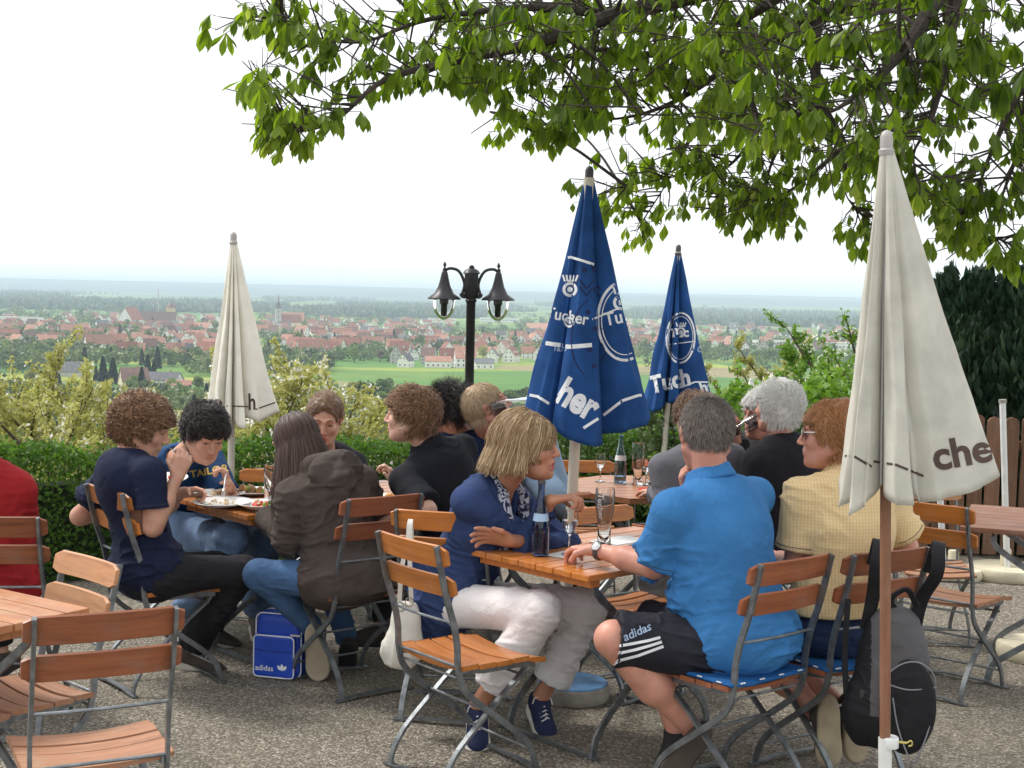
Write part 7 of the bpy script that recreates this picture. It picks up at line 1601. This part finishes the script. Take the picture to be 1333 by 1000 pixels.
# white handbag hanging behind the blonde woman
M_WLEA = plain('cream_white_leather', (.66, .63, .56), .45, var=.1, scale=10, bump=.002, bscale=40)
hb = P(531, 690, 5.50); r = empty('handbag', (hb.x, hb.y-.01, .30)); tag(r, 'cream white leather handbag hanging by its strap from the chair back', 'handbag')
S = SDF(); S.ell((0.0, -.02, .12), (.062, .045, .14), None, .03); S.ell((-.015, -.02, .03), (.085, .05, .075), None, .05); S.cyl((0, 0, .225), (0, 0, 1), .2, .2, .01); v, f = S.mesh(.0055); npmesh('body', wrinkle(v, f, .006, 5, (1, 0, 0)), f, M_WLEA, r, True)
b = MB(); top = hb.z-.30+.03
for dx in (-.022, .02): b.tube(bez([(dx*1.2, -.03, .20), (dx*.8, -.055, .36), (.008+dx*.2, -.045, top-.06), (.010+dx*.1, -.028, top+.0), (.012, .005, top+.012), (.012, .03, top-.03), (.02, .04, .40)], 5), .003, flat=(.018, .004), up=V((0, 1, 0)))
b.out('strap', M_WLEA, r)
b = MB(); b.lathe([(.015, -.003), (.019, -.003), (.019, .003), (.015, .003), (.015, -.003)], 16, (.016, -.06, .235), Matrix.Rotation(1.57, 3, 'X'), cap=False); b.lathe([(.015, -.003), (.019, -.003), (.019, .003), (.015, .003), (.015, -.003)], 16, (-.02, -.06, .215), Matrix.Rotation(1.57, 3, 'X'), cap=False); b.out('buckle', M_CUT, r, True)
# backpack on the right hand chair
M_BPG = C_('charcoal_nylon', (.095, .09, .095), .2, 900, .7, .002, 20); M_BPB = C_('black_nylon', (.010, .010, .013), .2, 900, .65, .002, 20); M_PIPG = plain('grey_piping', (.20, .20, .22), .5)
bp = P(1165, 880, 4.72); r = empty('backpack', (bp.x, bp.y, .228), R(-8)); tag(r, 'grey and black backpack hanging from the chair behind the cream parasol pole', 'backpack')
S = SDF(); S.ell((-.01, 0, .28), (.125, .085, .22), None, .05); S.ell((-.02, .01, .12), (.150, .095, .14), None, .05); S.ell((-.11, .01, .11), (.055, .06, .12), None, .03); v, f = S.mesh(.006); v = wrinkle(v, f, .006, 8); O = V(r.location)
o = npmesh('body', v, f, [M_BPG, M_BPB], r, True); cz = v[f].mean(1); o.data.polygons.foreach_set('material_index', ((cz[:, 2] < .12) | (cz[:, 0] < -.09)).astype(np.int32))
S = SDF(); S.ell((.035, -.075, .16), (.095, .040, .165), None, .03); v, f = S.mesh(.006); v = wrinkle(v, f, .004, 9); o = npmesh('front_pocket', v, f, [M_BPB], r, True)
for pts in ([(-.055, -.085, .16), (-.045, -.10, .26), (.0, -.115, .315), (.06, -.11, .325), (.115, -.085, .28), (.128, -.07, .20)], [(-.02, -.115, .20), (.0, -.122, .10), (.04, -.118, .0), (.065, -.105, -.02)], [(.125, -.08, .19), (.10, -.10, .08), (.065, -.105, -.02)], [(-.05, -.10, .245), (.03, -.12, .232), (.125, -.08, .235)]):
    b = MB(); b.tube(bez(pts, 5), .0028, 6); b.out('piping', M_PIPG, r, True)
b = MB(); b.box((-.115, -.055, .19), (.018, .012, .03), bev=.004); b.out('buckle', plain('black_plastic', (.03, .03, .03), .35), r)
for pts in ([(-.10, .02, .40), (-.085, .0, .52), (-.085, -.06, .63), (-.075, -.045, .70), (-.07, .02, .71), (-.08, .06, .62)], [(.06, .02, .40), (.08, .0, .52), (.115, -.06, .62), (.12, -.045, .70), (.13, .02, .71), (.11, .06, .60)], [(-.165, .03, .50), (-.17, .02, .30), (-.155, .0, .10)], [(.0, .0, .47), (-.03, -.04, .52), (.02, -.05, .56), (.06, -.02, .50)]):
    b = MB(); b.tube(bez(pts, 5), .003, flat=(.045 if len(pts) > 4 else .02, .008), up=V((0, 1, 0))); b.out('strap', M_BPB, r, True)
# ------------------------------------------------------------------ overhanging chestnut tree
crng = np.random.default_rng(77)
M_CLEAF = leafmat('chestnut_leaves', (.060, .11, .013), (.23, .33, .04), .55, .45, c3=(.42, .50, .10))
M_CBARK = plain('chestnut_bark', (.045, .035, .028), .95, var=.4, scale=30, bump=.004, bscale=60)
base = V((4.6, 6.2, 0)); ct = empty('chestnut_tree', base); tag(ct, 'overhanging chestnut tree with drooping young leaves across the top of the photo', 'tree')
b = MB(); tr = bez([(0, 0, -.1), (.05, .05, 1.2), (-.05, 0, 2.4), (-.1, .1, 3.6), (.05, .2, 5.4), (.1, .3, 7.0)], 6); b.tube(tr, [.26-.006*i for i in range(len(tr))], 14); b.out('trunk', M_CBARK, ct, True)
# limbs: lines of sight with distances, so they sweep out over the terrace
limbs = [  # (px, py, Y), radius at start
 ([(1700, -260, 6.2), (1400, -190, 6.0), (1150, -90, 5.9), (950, -20, 5.8), (800, 20, 5.6), (700, 55, 5.4), (590, 80, 5.2), (500, 105, 5.05), (440, 155, 5.0), (400, 170, 4.95), (365, 168, 4.95)], .075),
 ([(800, 20, 5.6), (690, 10, 5.6), (560, 25, 5.4), (470, 55, 5.3), (400, 45, 5.2), (355, 22, 5.1)], .022),
 ([(1150, -90, 5.9), (900, 60, 6.0), (770, 65, 5.9), (680, 95, 5.8), (620, 100, 5.7)], .03),
 ([(1500, -200, 6.4), (1250, -20, 6.4), (1060, 20, 6.6), (960, 100, 6.7), (905, 170, 6.8), (870, 235, 6.8), (835, 290, 6.9)], .07),
 ([(1060, 20, 6.6), (985, 60, 6.3), (900, 120, 6.1), (830, 150, 6.0), (740, 160, 5.9), (690, 165, 5.8)], .03),
 ([(960, 100, 6.7), (985, 160, 6.6), (950, 215, 6.6), (905, 225, 6.6), (800, 245, 6.7)], .02),
 ([(1060, 20, 6.6), (1065, 120, 6.4), (1100, 190, 6.3), (1100, 250, 6.3), (1130, 290, 6.3)], .035),
 ([(1065, 120, 6.4), (1010, 200, 6.4), (990, 250, 6.4), (940, 255, 6.4)], .016), ([(1100, 190, 6.3), (1040, 240, 6.2), (1010, 258, 6.2), (985, 245, 6.2)], .014),
 ([(1400, -190, 6.0), (1250, -40, 5.0), (1180, 60, 4.7), (1120, 120, 4.6), (1070, 150, 4.6), (1020, 150, 4.6)], .05),
 ([(1600, -220, 5.6), (1450, -20, 5.2), (1340, 100, 5.1), (1290, 200, 5.1), (1275, 240, 5.1), (1250, 280, 5.1)], .035), ([(1340, 100, 5.1), (1330, 180, 5.2), (1310, 240, 5.2), (1290, 300, 5.2), (1320, 320, 5.2)], .018),
 ([(1250, -40, 5.0), (1230, 80, 4.8), (1210, 160, 4.7), (1190, 200, 4.7), (1195, 250, 4.8)], .03), ([(1190, 100, 5.2), (1150, 170, 5.2), (1130, 220, 5.2)], .015)]
lim3 = []
for pts, r0 in limbs:
    q = bez([P(*p)-base for p in pts], 7); b = MB(); n = len(q); b.tube(q, [max(.0035, r0*(1-i/n)**1.7) for i in range(n)], 8); b.out('branch', M_CBARK, ct, True); lim3.append(q)
# join the limbs to the trunk
for q in (lim3[0], lim3[3], lim3[9], lim3[10]):
    s = tr[-8 if q is lim3[0] else -14]; b = MB(); b.tube(bez([s, s.lerp(q[0], .5)+V((0, 0, .3)), q[0]], 5), [.13, .12, .11, .10, .10, .095, .09, .085, .08, .075, .07], 10); b.out('branch', M_CBARK, ct, True)
def proj(p):
    d = V(p)+base-CAM; z = d.dot(CF); return 666.5+d.dot(CR)/z*FPX, 500-d.dot(CU)/z*FPX
# lower outline of the crown as seen against the sky (px -> deepest py)
ox = [300, 330, 380, 430, 470, 520, 560, 600, 640, 690, 720, 740, 780, 800, 830, 870, 900, 940, 975, 1010, 1060, 1100, 1130, 1170, 1210, 1240, 1270, 1300, 1340, 1400]
oy = [188, 188, 182, 165, 140, 120, 110, 125, 160, 195, 190, 195, 175, 185, 195, 185, 190, 225, 215, 225, 260, 255, 235, 225, 205, 190, 175, 170, 300, 330]
vsL, rnL = [], []; twb = MB()
def leaflet(o, d, nrm, L, w):
    """obovate blade with a raised fold, tip pointing along d"""
    d = d.normalized(); s = d.cross(nrm).normalized(); nn = s.cross(d); pts = []
    cu = crng.uniform(-.1, .5); w = w*crng.uniform(.7, 1.15)
    for t, ww in ((0, .06), (.3, .36), (.62, .95), (.82, .80), (1.0, .05)):
        dr = -cu*t*t*L; c = o+d*L*t+nn*dr+V((0, 0, -.10*L*t*t)); pts.append((c-s*w*ww*.5+nn*ww*w*.16, c, c+s*w*ww*.5+nn*ww*w*.16))
    return pts
def compound(o, d, size, rnd):
    """five drooping leaflets from one stalk end"""
    a0 = crng.uniform(0, 6.28); k = crng.integers(4, 6); up = V((0, 0, 1))
    h = V((math.cos(a0), math.sin(a0), 0))
    for j in range(k):
        a = a0+(j-(k-1)/2)*.75; out = V((math.cos(a), math.sin(a), 0)); dd = out*crng.uniform(.35, .8)+V((0, 0, -crng.uniform(.5, 1.2)))+d*.2; L = size*crng.uniform(.75, 1.1)*(1-.12*abs(j-(k-1)/2))
        vsL.append(leaflet(o, dd, (out+V((0, 0, .6))).normalized(), L, L*.46)); rnL.append(min(1, max(0, rnd+crng.uniform(-.25, .25))))
def twig(a, dirn, L, nleaf, size, rnd, zc=0):
    dirn = dirn.normalized(); m_ = a+dirn*L*.5+V(crng.normal(size=3))*L*.08; e = a+dirn*L+V((0, 0, crng.uniform(-.1, .15)))*L
    twb.tube([a, m_, e], [.0045, .0032, .002], 5, cap=False)
    for j in range(nleaf):
        t = crng.uniform(.25, 1.0); p = a.lerp(e, t); st = V(crng.normal(size=3)); st.z = abs(st.z)*.2-.35; q = p+st.normalized()*crng.uniform(.03, .09); twb.tube([p, q], .0014, 3, cap=False); compound(q, dirn, size, rnd)
    if crng.uniform() < .25: twb.tube([e, e+V((0, 0, crng.uniform(.04, .09)))], [.002, .001], 4)
nl = 0
for q, (pts, r0) in zip(lim3, limbs):
    for i in range(0, len(q)-1):
        for rep in range(2 + (len(pts) > 9)):
            p = q[i].lerp(q[i+1], crng.uniform()); px, py = proj(p)
            if px > 1480 or py < -160: continue
            d = (q[min(i+1, len(q)-1)]-q[max(0, i-1)]).normalized(); o = V(crng.normal(size=3)); o = (o-d*o.dot(d)).normalized(); dn = (d*.6+o*.9); L = crng.uniform(.12, .38)
            e = p+dn.normalized()*L; ex, ey = proj(e); lim = np.interp(ex, ox, oy)
            if ey > lim-10 and py < lim: continue
            if ey > py+45 and i > len(q)*.6: continue
            rnd = .35+.3*float(vnoise(np.array(e), 1.4, 4)); left = np.clip((760-ex)/400, 0, 1)
            twig(p, dn, L, int(crng.integers(2, 4)), crng.uniform(.045, .095), rnd+.3*left); nl += 1
    e = q[-1]; d = (q[-1]-q[-3]).normalized()
    for _ in range(4): twig(e-d*crng.uniform(0, .12), d+V(crng.normal(size=3))*.5, .10, 3, .075, .75)
# inner crown: branchlets filling the body of the crown, through its depth
k = 0
while k < 370:
    px = crng.uniform(400, 1480); lim = np.interp(px, ox, oy); py = crng.uniform(-170, lim-28)
    if px < 640 and crng.uniform() < .80: continue
    if px < 560 and py > 60: continue
    if px < 900 and py > lim-60 and crng.uniform() < .4: continue
    if 1000 < px < 1180 and 60 < py and crng.uniform() < .72: continue
    if 1000 < px < 1330 and py > 175: continue
    if px > 1260 and py > 150 and crng.uniform() < .8: continue
    if float(vnoise(np.array([px/48, py/34, 0.0]), 1, 12)) < -.05: continue
    Y = crng.uniform(5.0, 7.2) if px < 1050 else crng.uniform(4.4, 6.8); p = P(px, py, Y)-base; an = crng.uniform(0, 6.28)
    dn = V((math.cos(an), math.sin(an), crng.uniform(-.35, .25))); rnd = .30+.45*float(vnoise(np.array(p), 1.1, 4)); L = crng.uniform(.2, .45)
    a = p-dn*L; best = min((x for q in lim3 for x in q[::3]), key=lambda x: (x-a).length_squared)
    if k % 5 == 0: mid = a.lerp(best, .5)+V((0, 0, .05)); twb.tube(bez([best, mid, a], 3), [.009, .008, .0075, .007, .006, .0055, .005], 5, cap=False)
    twig(a, dn, L, int(crng.integers(3, 6)), crng.uniform(.045, .100), rnd); k += 1
twb.out('twig', M_CBARK, ct)
arr = np.array([[[tuple(c) for c in row] for row in l] for l in vsL]); m_ = len(arr); arr = arr.reshape(m_, 15, 3)
fb = [(i*3+j, i*3+j+1, i*3+j+4, i*3+j+3) for i in range(4) for j in range(2)]
F = (np.array(fb)[None]+np.arange(m_)[:, None, None]*15).reshape(-1, 4); o = npmesh('crown', arr.reshape(-1, 3), F, M_CLEAF, ct, True); attr(o, 'rnd', np.repeat(np.array(rnL), 15)); print('leaflets', m_)

# a few fallen leaf scraps and moss tufts on the paving
lr = np.random.default_rng(15); n = 260; c = np.stack([lr.uniform(-2.6, 3.0, n), lr.uniform(3.6, 8.5, n), np.full(n, .004)], -1); s = lr.uniform(.004, .012, n)[:, None]
a = lr.uniform(0, 6.28, n); A = np.stack([np.cos(a), np.sin(a), lr.uniform(-.2, .5, n)], -1)*s; B_ = np.stack([-np.sin(a), np.cos(a), lr.uniform(-.1, .3, n)], -1)*s*.5
vs = np.stack([c-A*.1, c+B_+(0, 0, .002), c+A+(0, 0, .003), c-B_+(0, 0, .002)], 1).reshape(-1, 3); o = npmesh('leaf_litter', vs, np.arange(n*4).reshape(-1, 4), leafmat('fallen_scraps', (.10, .06, .025), (.22, .20, .06), .2, c3=(.12, .20, .04)))
attr(o, 'rnd', np.repeat(lr.uniform(size=n), 4)); tag(o, 'small fallen leaf scraps scattered on the terrace paving', kind='stuff')
